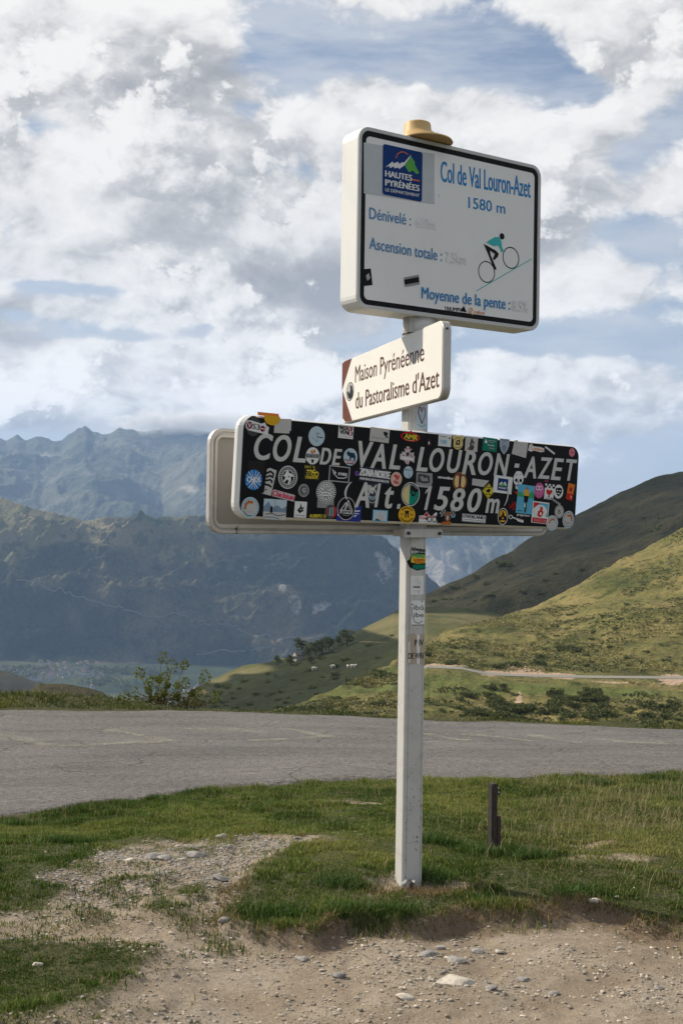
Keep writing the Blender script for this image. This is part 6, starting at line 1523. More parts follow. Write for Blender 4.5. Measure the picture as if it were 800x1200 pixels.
hook.from_pydata(V, [], F)
link('hook', hook, st, [M_DARK])

# ------------------------------------------------------------------ stones
m_stone, nt, b = material('grey_schist', rough=0.85)
pos = nt.node('ShaderNodeTexCoord').outputs['Object']
oi = nt.node('ShaderNodeObjectInfo').outputs['Random']
c = nt.mix(oi, (0.21, 0.205, 0.20), (0.36, 0.34, 0.31))
c = nt.mix(nt.mr(nt.noise(pos, 60, 5, 0.7), 0.35, 0.7), c, (0.14, 0.13, 0.12))
nt.l.new(c, b.inputs['Base Color'])
nt.l.new(nt.bump(nt.noise(pos, 90, 5, 0.7), 0.7, 0.004), b.inputs['Normal'])
m_pale, nt, b = material('pale_stone', rough=0.85)
pos = nt.node('ShaderNodeTexCoord').outputs['Object']
nt.l.new(nt.mix(nt.mr(nt.noise(pos, 40, 5, 0.7), 0.35, 0.7), (0.50, 0.46, 0.39), (0.30, 0.26, 0.21)), b.inputs['Base Color'])
nt.l.new(nt.bump(nt.noise(pos, 70, 5, 0.7), 0.7, 0.004), b.inputs['Normal'])


def stone_mesh(seed, w, d, h, sub=3):
    rnd = random.Random(seed)
    bm = bmesh.new()
    bmesh.ops.create_icosphere(bm, subdivisions=sub, radius=1.0)
    planes = [(Vector((rnd.gauss(0, 1), rnd.gauss(0, 1), rnd.gauss(0, .8))).normalized(), rnd.uniform(0.55, 0.85)) for _ in range(11)]
    for v in bm.verts:
        for nrm_, dd in planes:
            k = v.co.dot(nrm_)
            if k > dd:
                v.co -= nrm_ * (k - dd) * 0.92
    for v in bm.verts:
        v.co = Vector((v.co.x * w / 2 * 1.25, v.co.y * d / 2 * 1.25, v.co.z * h / 2 * 1.25))
    me = bpy.data.meshes.new('stone')
    bm.to_mesh(me)
    bm.free()
    return me


SLAB = [
    'grey stone at the left end of the pair in the bare patch', 'grey stone touching its twin in the bare patch',
    'dark flat stone in the middle of the bare patch left of the pole', 'small pale stone just below the flat stone pair', 'small pale stone at the left side of the bare patch',
    'grey stone at the top edge of the bare patch', 'bluish flat stone beside the turf tongue left of the pole', 'tiny pale stone near the top of the bare patch',
    'grey stone at the lower left corner of the turf tongue', 'small pale stone on the trodden path left', 'large pale flat stone in the bare earth at the bottom centre',
    'whitish oval stone at the bottom edge, left of the large flat one', 'grey stone below the turf edge and the pole', 'grey stone right of the one below the pole', 'small rounded pale stone in the earth under the turf lip',
    'small dark stone above the large pale flat stone', 'small grey stone close to the turf lip below the pole', 'pale flat stone on the turf edge at right',
    'dark small stone near the lower right corner', 'tiny pale stone on the slope at right', 'small grey stone in the earth left of centre', 'flat grey stone in the earth left of the bottom centre',
    'thin pale stone right of the large flat one', 'small stone far right of the large flat stone', 'small white stone in the grass at the lower left', 'tiny dark stone left of the large flat one', 'tiny grey stone right of the large flat one']
for i, (x, y, pw, ph) in enumerate(STONES):
    sc = y / 1450
    w_, h_s = pw * sc, max(0.012, ph * sc * 0.75)
    d_ = w_ * random.Random(i).uniform(0.55, 0.85)
    me = stone_mesh(100 + i, w_, d_, h_s)
    o = link('stone', me, None, [m_pale if i in (3, 4, 7, 9, 10, 11, 14, 17, 19, 24) else m_stone])
    o.location = (x, y, float(ground_z(x, y)) + h_s * 0.22)
    o.rotation_euler = (random.Random(i + 7).uniform(-.12, .12), random.Random(i + 9).uniform(-.12, .12), random.Random(i + 3).uniform(-.5, .5))
    tag(o, SLAB[i], 'stone', 'stones lying on the bare earth')

# grey band at the foot of the pole
m_rag, nt, b = material('grey_plastic_band', (0.17, 0.18, 0.19), 0.5)
rg = empty('strap_knot', (PX + 0.005, PY - 0.085, float(ground_z(PX, PY - 0.085)) + 0.012), 0.3)
tag(rg, 'grey knotted strap lying against the foot of the pole', 'strap')
for k, (dx, r1, r2) in enumerate(((-0.020, 0.022, 0.026), (0.018, 0.020, 0.026))):
    bm = bmesh.new()
    bmesh.ops.create_icosphere(bm, subdivisions=3, radius=1)
    for v in bm.verts:
        q_ = 1 + 0.18 * math.sin(v.co.z * 9 + k) * math.cos(v.co.x * 5)
        v.co = Vector((v.co.x * r1 * q_ + dx, v.co.y * 0.022 * q_, v.co.z * r2 * q_ + 0.012))
    me = bpy.data.meshes.new('loop')
    bm.to_mesh(me)
    bm.free()
    me.polygons.foreach_set('use_smooth', [True] * len(me.polygons))
    link('loop', me, rg, [m_rag])
bp = box_part('band', rg, -0.004, -0.026, -0.012, 0.004, 0.02, 0.036, M_DARK, 0.002)


# ------------------------------------------------------------------ gravel (uncountable)
rng = np.random.default_rng(11)


def scatter(n, x0, x1, y0, y1, cond, power=1.6):
    out = np.zeros((0, 2))
    while len(out) < n:
        k = n * 3
        y = y0 + (y1 - y0) * rng.random(k) ** power
        x = rng.uniform(x0, x1, k)
        out_ = np.abs(x) > 0.30 * y + 0.25
        ok = (np.abs(x) < 0.33 * y + 1.7) & (rng.random(k) < cond(x, y) * np.where(out_, 0.4, 1.0))
        out = np.concatenate([out, np.stack([x, y], -1)[ok]])
    return out[:n]


P = scatter(42000, -3.6, 3.6, 3.2, 6.9, lambda x, y: sstep(-0.01 - 0.12 * (x < -0.4), 0.06, dirt_mask(x, y)) * (0.22 + 0.5 * (fbm(x * 3, y * 3, 3, 77) > 0.5)) * (1 + 2.2 * sstep(4.9, 5.6, y) * (x < 0)) * 0.6 + 0.002, 1.1)
gz = ground_z(P[:, 0], P[:, 1])
ico = bmesh.new()
bmesh.ops.create_icosphere(ico, subdivisions=1, radius=1)
iv = np.array([v.co[:] for v in ico.verts])
ifc = np.array([[v.index for v in f.verts] for f in ico.faces])
ico.free()
sz = (0.0016 + 0.0080 * rng.random(len(P)) ** 6.0) * (1 + 0.1 * sstep(4.9, 5.6, P[:, 1]))
rot = rng.uniform(0, 6.28, len(P))
sc3 = np.stack([sz * rng.uniform(.8, 1.5, len(P)), sz * rng.uniform(.6, 1.1, len(P)), sz * rng.uniform(.35, .75, len(P))], -1)
vv = iv[None] * (1 + rng.uniform(-.28, .28, (len(P), len(iv), 1))) * sc3[:, None, :]
cr_, sr_ = np.cos(rot)[:, None], np.sin(rot)[:, None]
gvx = vv[..., 0] * cr_ - vv[..., 1] * sr_ + P[:, :1]
gvy = vv[..., 0] * sr_ + vv[..., 1] * cr_ + P[:, 1:]
gvz = vv[..., 2] + gz[:, None] + (sz * 0.15)[:, None]
tone = rng.random(len(P))
colr = np.stack([0.18 + 0.26 * tone, 0.150 + 0.235 * tone, 0.115 + 0.195 * tone], -1) * rng.uniform(.8, 1.15, (len(P), 1))
colr = np.where((rng.random(len(P)) < .3)[:, None], colr * [0.75, 0.78, 0.82], colr)
colr *= 1.1
gk = (sstep(4.8, 5.5, P[:, 1]) * (P[:, 0] < 0.1))[:, None] * 0.65
colr = colr * (1 - gk) + gk * np.array([0.215, 0.205, 0.19]) * rng.uniform(.4, 1.5, (len(P), 1))
m_grav, nt, b = material('gravel_chips', rough=0.9)
nt.l.new(nt.node('ShaderNodeAttribute', attribute_name='tint').outputs['Color'], b.inputs['Base Color'])
gt = (ifc[None] + (np.arange(len(P)) * len(iv))[:, None, None]).reshape(-1, 3)
gr = link('gravel', mesh_np('gravel', np.stack([gvx, gvy, gvz], -1).reshape(-1, 3), tris=gt, attrs={'tint': ('FLOAT_COLOR', np.repeat(colr, len(iv), 0))}), mats=[m_grav])
tag(gr, 'loose gravel and small stones on the bare earth', 'gravel', kind='stuff')

# ------------------------------------------------------------------ grass
m_grass, nt, b = material('grass_blades', rough=0.6, spec=0.25)
tint = nt.node('ShaderNodeAttribute', attribute_name='tint').outputs['Color']
nt.l.new(tint, b.inputs['Base Color'])
tr_ = nt.node('ShaderNodeBsdfTranslucent')
nt.l.new(nt.mix(1.0, tint, (1.0, 1.15, 0.6), 'MULTIPLY'), tr_.inputs['Color'])
ms = nt.node('ShaderNodeMixShader')
ms.inputs[0].default_value = 0.22
nt.l.new(b.outputs[0], ms.inputs[1])
nt.l.new(tr_.outputs[0], ms.inputs[2])
nt.l.new(ms.outputs[0], nt.n['Material Output'].inputs[0])


def blades(name, P, length, width, tintf, lean=0.55, label=None):
    n = len(P)
    z = ground_z(P[:, 0], P[:, 1]) - 0.003
    az = rng.uniform(0, 2 * PI, n)
    ln = rng.uniform(0.15, 1.0, n) * lean
    side = np.stack([-np.sin(az), np.cos(az), 0 * az], -1)
    fwd = np.stack([np.cos(az), np.sin(az), 0 * az], -1)
    # blades turn a little away from each other: separate twist for the flat side
    tw = rng.uniform(0, 2 * PI, n)
    side = np.stack([np.cos(tw), np.sin(tw), 0 * tw], -1)
    up = np.array([0, 0, 1.0])
    L = length[:, None]
    Wd = width[:, None]
    B = np.concatenate([P, z[:, None]], 1)
    m1 = B + fwd * (ln[:, None] * L * 0.28) + up * L * 0.52
    hgt = np.sqrt(np.clip(1 - (ln * 0.9) ** 2, 0.1, 1))[:, None]
    tp = B + fwd * (ln[:, None] * L * 0.95) + up * L * hgt * 0.95
    V = np.stack([B - side * Wd / 2, B + side * Wd / 2, m1 - side * Wd * 0.42, m1 + side * Wd * 0.42, tp], 1).reshape(-1, 3)
    k = np.arange(n)[:, None] * 5
    quads = (k + np.array([0, 1, 3, 2])).astype(np.int32)
    tris = (k + np.array([2, 3, 4])).astype(np.int32)
    col = tintf(P, n)
    C_ = np.repeat(col, 5, 0).reshape(n, 5, 3)
    C_[:, :2] *= 0.9
    C_[:, 4] *= 1.2
    return V, quads, tris, C_.reshape(-1, 3)


def turf_tint(P, n):
    a = fbm(P[:, 0] * 1.3, P[:, 1] * 1.3, 4, 201)
    c_ = fbm(P[:, 0] * 6, P[:, 1] * 6, 3, 205)
    m = dirt_mask(P[:, 0], P[:, 1])
    t = np.clip((a - 0.5) * 2.6 + (c_ - 0.5) * 1.2 + rng.normal(0, 0.30, n) + 0.40, 0, 1)
    g0, g1, g2 = np.array([0.050, 0.088, 0.014]), np.array([0.110, 0.158, 0.030]), np.array([0.21, 0.215, 0.065])
    col = np.where(t[:, None] < .5, g0 + (g1 - g0) * t[:, None] * 2, g1 + (g2 - g1) * (t[:, None] - .5) * 2)
    dry = (rng.random(n) < 0.07 + 0.22 * sstep(-0.10, 0.0, m) + 0.20 * sstep(0.35, 0.65, fbm(P[:, 0] * 0.8 + 4, P[:, 1] * 0.8, 3, 207)) * sstep(0.4, 1.4, P[:, 0]))
    straw = np.array([0.30, 0.235, 0.115]) * rng.uniform(0.6, 1.25, (n, 1))
    return np.where(dry[:, None], straw, col) * rng.uniform(0.55, 1.45, (n, 1))


def turf_cond(x, y):
    m = dirt_mask(x, y)
    n_ = yn(x)
    lf = sstep(-0.3, -0.6, x)
    k = sstep(0.03 + 0.05 * lf, -0.04 - 0.16 * lf, m) * (0.25 + 0.75 * (fbm(x * 11, y * 11, 3, 215) > 0.36 + 0.16 * (m > -0.12 - 0.1 * lf)))
    k = k + (0.10 + 0.10 * lf) * (m > -0.1) * (m < 0.13 + 0.2 * lf) * (fbm(x * 7, y * 7, 3, 211) > 0.50)
    k = k * sstep(-0.03, 0.10, n_ + (fbm(x * 2.2, x * 0 + 3, 5, 51) - 0.5) * 0.34 - y + (vnoise(x * 9, y * 9, 4) - .5) * .12)
    return np.clip(k, 0, 1) * (0.55 + 0.45 * (fbm(x * 9, y * 9, 2, 213) > 0.42))


N1 = 640000
P = scatter(N1, -5.2, 5.2, 3.2, 10.4, turf_cond, 1.35)
cl = fbm(P[:, 0] * 5, P[:, 1] * 5, 3, 221)
cl2 = fbm(P[:, 0] * 1.2, P[:, 1] * 1.2, 3, 223)
length = (0.012 + 0.024 * sstep(0.42, 0.75, cl) + 0.008 * sstep(0.4, 0.7, cl2)) * rng.uniform(0.55, 1.3, len(P))
length *= 0.8 + 0.5 * sstep(6.0, 9.0, P[:, 1])
mm = dirt_mask(P[:, 0], P[:, 1])
length *= 1 + 0.5 * sstep(-0.12, -0.02, mm) * sstep(5.6, 5.1, P[:, 1]) * (P[:, 0] > -0.5)
width = rng.uniform(0.0020, 0.0036, len(P)) * (0.8 + 0.07 * P[:, 1])
parts = [blades('g', P, length, width, turf_tint)]
# taller pale stalks, mostly to the right of the pole
P2 = scatter(5200, -3.6, 4.4, 4.6, 10.2, lambda x, y: turf_cond(x, y) * (0.05 + 1.0 * sstep(0.5, 1.3, x) * sstep(5.6, 6.6, y) * (fbm(x * 1.8, y * 1.8, 3, 231) > 0.48) + 0.10 * (fbm(x * 2, y * 2, 3, 233) > 0.6)), 0.9)
parts.append(blades('s', P2, rng.uniform(0.05, 0.15, len(P2)), rng.uniform(0.0013, 0.0024, len(P2)),
                    lambda P, n: np.array([0.36, 0.30, 0.17]) * rng.uniform(0.5, 1.2, (n, 1)), 0.7))
# dark tufts
cents = [(0.52, 6.25), (0.86, 6.17), (0.74, 6.1), (0.95, 6.05), (0.05, 5.35), (0.40, 5.52), (0.23, 4.98), (0.05, 4.97), (-0.25, 5.0), (1.05, 5.32), (-1.4, 6.5), (-1.9, 7.4), (1.9, 9.1), (2.4, 9.3)]
TP_ = np.concatenate([np.array(c0) + rng.normal(0, 0.05, (700, 2)) * [1.4, 0.8] for c0 in cents])
parts.append(blades('t', TP_, rng.uniform(0.03, 0.065, len(TP_)), rng.uniform(0.003, 0.0045, len(TP_)),
                    lambda P, n: np.array([0.050, 0.088, 0.018]) * rng.uniform(0.6, 1.6, (n, 1)), 0.7))
# roots and dead blades hanging over the turf lip
LP = scatter(3500, -0.5, 3.0, 4.7, 5.4, lambda x, y: (np.abs(dirt_mask(x, y)) < 0.035) * 1.0, 1)
parts.append(blades('l', LP, rng.uniform(0.02, 0.06, len(LP)), rng.uniform(0.0014, 0.0026, len(LP)),
                    lambda P, n: np.array([0.21, 0.145, 0.075]) * rng.uniform(0.4, 1.4, (n, 1)), 1.1))


def join(parts, name, label):
    Vs, Qs, Ts, Cs, o_s = [], [], [], [], 0
    for V, Q, T_, C_ in parts:
        Vs.append(V)
        Qs.append(Q + o_s)
        Ts.append(T_ + o_s)
        Cs.append(C_)
        o_s += len(V)
    o = link(name, mesh_np(name, np.concatenate(Vs), quads=np.concatenate(Qs), tris=np.concatenate(Ts),
                           attrs={'tint': ('FLOAT_COLOR', np.concatenate(Cs))}), mats=[m_grass])
    return tag(o, label, 'grass', kind='stuff')


join(parts, 'grass', 'short green turf round the pole, with dry stalks')

# dry straw litter round the pole foot
P = np.array([0.36, 5.36]) + rng.normal(0, 1, (1500, 2)) * [0.10, 0.055]
P = P[np.hypot((P[:, 0] - PX) / 0.075, (P[:, 1] - PY) / 0.075) > 1]
V, Q, T_, C_ = blades('x', P, rng.uniform(0.02, 0.06, len(P)), rng.uniform(0.0015, 0.003, len(P)),
                      lambda P, n: np.array([0.34, 0.25, 0.14]) * rng.uniform(0.5, 1.3, (n, 1)), 1.0)
zb = np.repeat(ground_z(P[:, 0], P[:, 1]), 5)
V[:, 2] = zb + (V[:, 2] - zb) * 0.25 + 0.002
ls = link('dry_straw', mesh_np('dry_straw', V, quads=Q, tris=T_, attrs={'tint': ('FLOAT_COLOR', C_)}), mats=[m_grass])
tag(ls, 'dead straw lying round the foot of the pole', 'straw', kind='stuff')

# verge beyond the road
def verge_cond(x, y):
    return sstep(0.0, 0.1, y - yf(x) - (fbm(x * 1.7, x * 0 + 8, 4, 57) - 0.5) * 0.22 - 0.02) * (0.35 + 0.65 * (fbm(x * 3, y * 3, 3, 301) > 0.45))


nV = 66000
x = rng.uniform(-7, 8.5, nV * 3)
y = yf(x) + rng.random(nV * 3) ** 1.2 * 2.6
ok = (np.abs(x) < 0.33 * y + 1.5) & (rng.random(len(x)) < verge_cond(x, y))
P = np.stack([x, y], -1)[ok][:nV]
lv = (0.02 + 0.045 * sstep(0.4, 0.7, fbm(P[:, 0] * 2, P[:, 1] * 2, 3, 305)) + 0.025 * sstep(-1.2, -3, P[:, 0])) * rng.uniform(0.5, 1.3, len(P))
lv *= 0.55 + 0.55 * sstep(0.1, 0.8, P[:, 1] - yf(P[:, 0]))


def verge_tint(P, n):
    t = np.clip((fbm(P[:, 0] * 1.5, P[:, 1] * 1.5, 4, 311) - 0.5) * 3 + 0.5 + rng.normal(0, .2, n), 0, 1)[:, None]
    col = np.array([0.045, 0.07, 0.016]) * (1 - t) + np.array([0.15, 0.155, 0.045]) * t
    dry = rng.random(n) < 0.16
    return np.where(dry[:, None], np.array([0.28, 0.22, 0.11]), col) * rng.uniform(0.7, 1.2, (n, 1))


V, Q, T_, C_ = blades('v', P, lv, rng.uniform(0.006, 0.011, len(P)), verge_tint, 0.7)
vg = link('verge_grass', mesh_np('verge_grass', V, quads=Q, tris=T_, attrs={'tint': ('FLOAT_COLOR', C_)}), mats=[m_grass])
tag(vg, 'rough grass on the verge beyond the road', 'grass', kind='stuff')


# ------------------------------------------------------------------ shrubs and trees
def leafmat(name, c0, c1, trans=0.25):
    m, nt, b = material(name, rough=0.7, spec=0.2)
    t = nt.node('ShaderNodeAttribute', attribute_name='tone').outputs['Fac']
    col = nt.mix(t, c0, c1)
    nt.l.new(col, b.inputs['Base Color'])
    tr = nt.node('ShaderNodeBsdfTranslucent')
    nt.l.new(col, tr.inputs['Color'])
    ms = nt.node('ShaderNodeMixShader')
    ms.inputs[0].default_value = trans
    nt.l.new(b.outputs[0], ms.inputs[1])
    nt.l.new(tr.outputs[0], ms.inputs[2])
    nt.l.new(ms.outputs[0], nt.n['Material Output'].inputs[0])
    return m


M_BUSH = leafmat('bush_leaves', (0.030, 0.042, 0.013), (0.125, 0.140, 0.042))
M_TREE = leafmat('tree_leaves', (0.03, 0.045, 0.018), (0.12, 0.14, 0.05))
M_LEAF = leafmat('young_leaves', (0.05, 0.075, 0.015), (0.19, 0.20, 0.04), 0.35)
M_RED = leafmat('turning_leaves', (0.055, 0.045, 0.018), (0.15, 0.13, 0.04), 0.3)
M_BARK = paint('brown_bark', (0.07, 0.045, 0.03), 0.9)


def leaf_cloud(centers, radii, n, size, seed, flat=0.6):
    r = np.random.default_rng(seed)
    k = r.integers(0, len(centers), n)
    d = r.normal(0, 1, (n, 3))
    d /= np.linalg.norm(d, axis=1)[:, None]
    rad = (0.55 + 0.5 * r.random(n) ** 0.6)[:, None]
    c_ = np.asarray(centers)[k] + d * rad * np.asarray(radii)[k][:, None] * [1, 1, flat]
    u = r.normal(0, 1, (n, 3))
    u /= np.linalg.norm(u, axis=1)[:, None]
    v = np.cross(u, r.normal(0, 1, (n, 3)))
    v /= np.linalg.norm(v, axis=1)[:, None]
    s = (size * r.uniform(0.5, 1.4, n))[:, None]
    V = np.stack([c_ - u * s, c_ - v * s * .6, c_ + u * s, c_ + v * s * .6], 1).reshape(-1, 3)
    Q = np.arange(n * 4).reshape(n, 4)
    tone = np.repeat(np.clip(r.normal(0.5, 0.25, n), 0, 1), 4)
    return V, Q, tone


def bush_mesh(seed, mat):
    r = random.Random(seed)
    cs = [(r.uniform(-.55, .55), r.uniform(-.5, .5), r.uniform(.2, .62)) for _ in range(9)]
    rs_ = [r.uniform(.28, .48) for _ in cs]
    V, Q, tone = leaf_cloud(cs, rs_, 520, 0.085, seed)
    V[:, 2] = np.maximum(V[:, 2], -0.1)
    me = mesh_np('foliage', V, quads=Q, attrs={'tone': ('FLOAT', tone)})
    me.materials.append(mat)
    return me


BUSHES = [bush_mesh(s_, M_BUSH) for s_ in (1, 2, 3, 4, 5)]


def put_bush(p, size, seed, label, group, name='bush', squash=1.0, cat='bush'):
    r = random.Random(seed)
    o = bpy.data.objects.new(name, BUSHES[seed % 5])
    COL.objects.link(o)
    o.location = (p.x, p.y, p.z - 0.12 * size)
    o.rotation_euler = (0, 0, r.uniform(0, 6.28))
    o.scale = (size, size * r.uniform(.8, 1.1), size * r.uniform(.75, 1.0) * squash)
    return tag(o, label, cat, group)


GR1 = 'bushes scattered over the sunny hillside'
SPECIAL = [
    (661, 752, 2.6, 'round dark bush at the left of the pair high on the hillside'), (673, 751, 2.9, 'dark bush at the right of the pair high on the hillside'),
    (634, 768, 2.2, 'dark bush just above the pink earth bank of the lane'), (637, 760, 1.5, 'small green bush above the dark bush by the earth bank'),
    (586, 776, 2.5, 'dark bush standing right above the bend of the lane'), (606, 771, 2.1, 'bush at the left end of the pink earth bank'),
    (529, 771, 2.0, 'bush close above the lane, nearest right of the pole'), (499, 762, 2.3, 'bush touching the right side of the pole in the view'),
    (506, 756, 1.4, 'small dark bush under the pink scar'), (423, 785, 1.5, 'small bush on the lower spur left of the pole'), (397, 816, 1.8, 'dark bush low on the spur left of the pole'),
    (447, 822, 1.9, 'dark bush at the foot of the slope just left of the pole')]
for i, (px_, py_, s_, lb) in enumerate(SPECIAL):
    put_bush(seen_on(HILL_GRID, px_, py_ + 4), s_, i * 7 + 1, lb, GR1)
rnd = random.Random(42)
belt = [(575, 600, 800, 838, 12, 'in the tall clump left of the bare gully'), (600, 640, 822, 836, 12, 'low down below the bare gully'), (640, 700, 804, 838, 34, 'in the widest dark clump below the lane'),
        (700, 740, 812, 832, 9, 'in the sparse stretch right of the widest clump'), (735, 800, 815, 842, 20, 'in the clump near the right edge below the lane'), (540, 585, 812, 838, 14, 'in the loose clump nearest the pole below the lane'), (690, 712, 800, 812, 5, 'on top of the widest clump, close under the lane')]
for (x0, x1, y0, y1, n, where) in belt:
    for i in range(n):
        p_ = seen_on(HILL_GRID, rnd.uniform(x0, x1), rnd.uniform(y0, y1))
        put_bush(p_, rnd.uniform(0.8, 2.4), rnd.randrange(9999), 'dark bush ' + where, 'bushes ' + where)
for i in range(85):
    px_, py_ = rnd.uniform(500, 815), rnd.uniform(690, 775)
    if py_ < 716 - (px_ - 600) * 0.45 + 8:
        continue
    p_ = seen_on(HILL_GRID, px_, py_)
    put_bush(p_, rnd.uniform(0.5, 1.5) * (1.4 if rnd.random() < .15 else 1), rnd.randrange(9999), 'low bush dotted on the grassy slope above the lane', 'low bushes dotted above the lane', squash=.7)
for i in range(45):
    px_ = rnd.uniform(345, 800)
    p_ = seen_on(HILL_GRID, px_, rnd.uniform(max(800, 838 - (px_ - 345) * .35), 846))
    put_bush(p_, rnd.uniform(0.5, 1.4), rnd.randrange(9999), 'low bush dotted on the slope below the lane', 'low bushes dotted below the lane', squash=.7)
for i in range(70):
    t_ = rnd.random()
    px_ = 250 + 215 * t_
    top = 812 - 75 * t_
    p_ = seen_on(KNOLL_GRID, px_, rnd.uniform(top, 835))
    put_bush(p_, rnd.uniform(0.7, 2.2), rnd.randrange(9999), 'dark bush on the shaded slope left of the pole', 'dark bushes on the shaded slope')
for i in range(34):
    px_ = rnd.uniform(500, 800)
    top = 716 - (px_ - 465) * 0.47
    p_ = seen_on(FAR_GRID, px_, rnd.uniform(top + 8, min(700, top + 95)))
    put_bush(p_, rnd.uniform(1.2, 2.8), rnd.randrange(9999), 'dark bush on the dark hill behind', 'dark bushes on the dark hill', squash=.8)
for px_, py_, s_, lb in ((533, 683, 4.0, 'lone bush on the skyline of the dark hill, lower one'), (559, 670, 3.2, 'lone bush on the skyline of the dark hill, upper one'), (590, 655, 6, 'low thicket on the skyline of the dark hill')):
    put_bush(seen_on(FAR_GRID, px_, py_ + 3), s_, int(px_), lb, 'bushes on the skyline of the dark hill')

# low heath and grass clumps on the hillside (uncountable)
X, Y, Z = HILL_GRID
nr_, nc_ = X.shape
r = np.random.default_rng(5)
n = 26000
ri = (12 + (nr_ - 40) * r.random(n)).astype(int)
ci = (r.random(n) * (nc_ - 80)).astype(int)
xc, yc, zc = X[ri, ci], Y[ri, ci], Z[ri, ci]
keep = (fbm(xc * 0.05, yc * 0.05, 4, 401) > 0.46) & ~((ri > 165) & (ri < 177))
xc, yc, zc = xc[keep], yc[keep], zc[keep]
n = len(xc)
ctr = np.stack([xc, yc, zc], -1)
K = 5
cc = np.repeat(ctr, K, 0) + r.normal(0, 1, (n * K, 3)) * [0.42, 0.42, 0.10] + [0, 0, 0.18]
u = r.normal(0, 1, (n * K, 3)) * [1, 1, .4]
u /= np.linalg.norm(u, axis=1)[:, None]
v = np.cross(u, r.normal(0, 1, (n * K, 3)))
v /= np.linalg.norm(v, axis=1)[:, None]
s = r.uniform(0.12, 0.34, (n * K, 1))
V = np.stack([cc - u * s, cc - v * s * .7, cc + u * s, cc + v * s * .7], 1).reshape(-1, 3)
hue = np.repeat(fbm(xc * 0.09, yc * 0.09, 3, 405), K)
t_ = np.clip((hue - .5) * 3 + .5 + r.normal(0, .2, n * K), 0, 1)[:, None]
colr = np.array([0.060, 0.072, 0.022]) * (1 - t_) + np.array([0.20, 0.175, 0.07]) * t_
hc = link('heath_clumps', mesh_np('heath_clumps', V, quads=np.arange(len(V)).reshape(-1, 4), attrs={'tint': ('FLOAT_COLOR', np.repeat(colr, 4, 0))}), mats=[m_grass])
tag(hc, 'tussocks of coarse grass and heath covering the hillside', 'heath', kind='stuff')


def stem_mesh(pts, radii, n=6):
    V, F = [], []
    for (p_, r_) in zip(pts, radii):
        for i in range(n):
            a = 2 * PI * i / n
            V.append((p_[0] + r_ * math.cos(a), p_[1] + r_ * math.sin(a), p_[2]))
    for k in range(len(pts) - 1):
        F += [[k * n + i, k * n + (i + 1) % n, (k + 1) * n + (i + 1) % n, (k + 1) * n + i] for i in range(n)]
    return V, F


def tree_meshes(seed, conifer=False):
    r = random.Random(seed)
    V, F = stem_mesh([(0, 0, -.3), (0.03, 0, .35), (0.0, 0.02, .8)], [.05, .035, .015])
    for k in range(4):
        a = r.uniform(0, 6.28)
        v2, f2 = stem_mesh([(0, 0, .3 + .1 * k), (.14 * math.cos(a), .14 * math.sin(a), .48 + .1 * k), (.26 * math.cos(a), .26 * math.sin(a), .6 + .08 * k)], [.02, .014, .005], 5)
        b0_ = len(V)
        V += v2
        F += [[i + b0_ for i in f] for f in f2]
    tm = bpy.data.meshes.new('trunk')
    tm.from_pydata(V, [], F)
    tm.materials.append(M_BARK)
    cs = [(r.uniform(-.26, .26), r.uniform(-.26, .26), r.uniform(.35, .9)) for _ in range(12)]
    rs_ = [r.uniform(.13, .24) * (1.15 - .4 * c_[2]) for c_ in cs]
    Vc, Q, tone = leaf_cloud(cs, rs_, 760, 0.045, seed, 0.85)
    cm = mesh_np('crown', Vc, quads=Q, attrs={'tone': ('FLOAT', tone)})
    cm.materials.append(M_TREE)
    return tm, cm


TREES = [tree_meshes(s_) for s_ in (11, 12, 13)]
spots_t = [(324, 770, 7), (331, 768, 8.5), (338, 764, 9), (347, 763, 8), (356, 762, 8.5), (364, 768, 7), (372, 764, 7.5), (380, 761, 8), (388, 758, 7.5), (343, 776, 5), (398, 752, 6), (409, 752, 8.5), (366, 774, 4), (328, 776, 5)]
tl = ['tree at the left end of the grove on the knoll', 'tree beside the left end tree of the grove', 'tall tree in the left half of the grove', 'tree left of the white hut in the grove', 'tree behind the white hut',
      'low tree right of the white hut', 'tree in the right half of the grove', 'second tree in the right half of the grove', 'tree at the right end of the grove', 'small tree in front of the grove, left of the hut',
      'small tree on the crest between the grove and the track', 'lone dark tree on the crest beside the track', 'small shrubby tree below the right half of the grove', 'small tree in front of the left end of the grove']
for i, (px_, py_, hgt) in enumerate(spots_t):
    p_ = seen_on(KNOLL_GRID, px_, py_ + 5)
    t = empty('tree', (p_.x, p_.y, p_.z - .1), i * 1.3)
    t.scale = (hgt * .85, hgt * .85, hgt * .70)
    tag(t, tl[i], 'tree', 'trees of the grove on the knoll')
    for nm, me in zip(('trunk', 'crown'), TREES[i % 3]):
        o = bpy.data.objects.new(nm, me)
        COL.objects.link(o)
        o.parent = t

# hut in the grove
m_wall = paint('white_rendered_wall', (0.32, 0.305, 0.28), 0.85)
m_slate = paint('dark_slate_roof', (0.10, 0.10, 0.11), 0.6)
m_tile = paint('brown_tiled_roof', (0.20, 0.13, 0.10), 0.75)


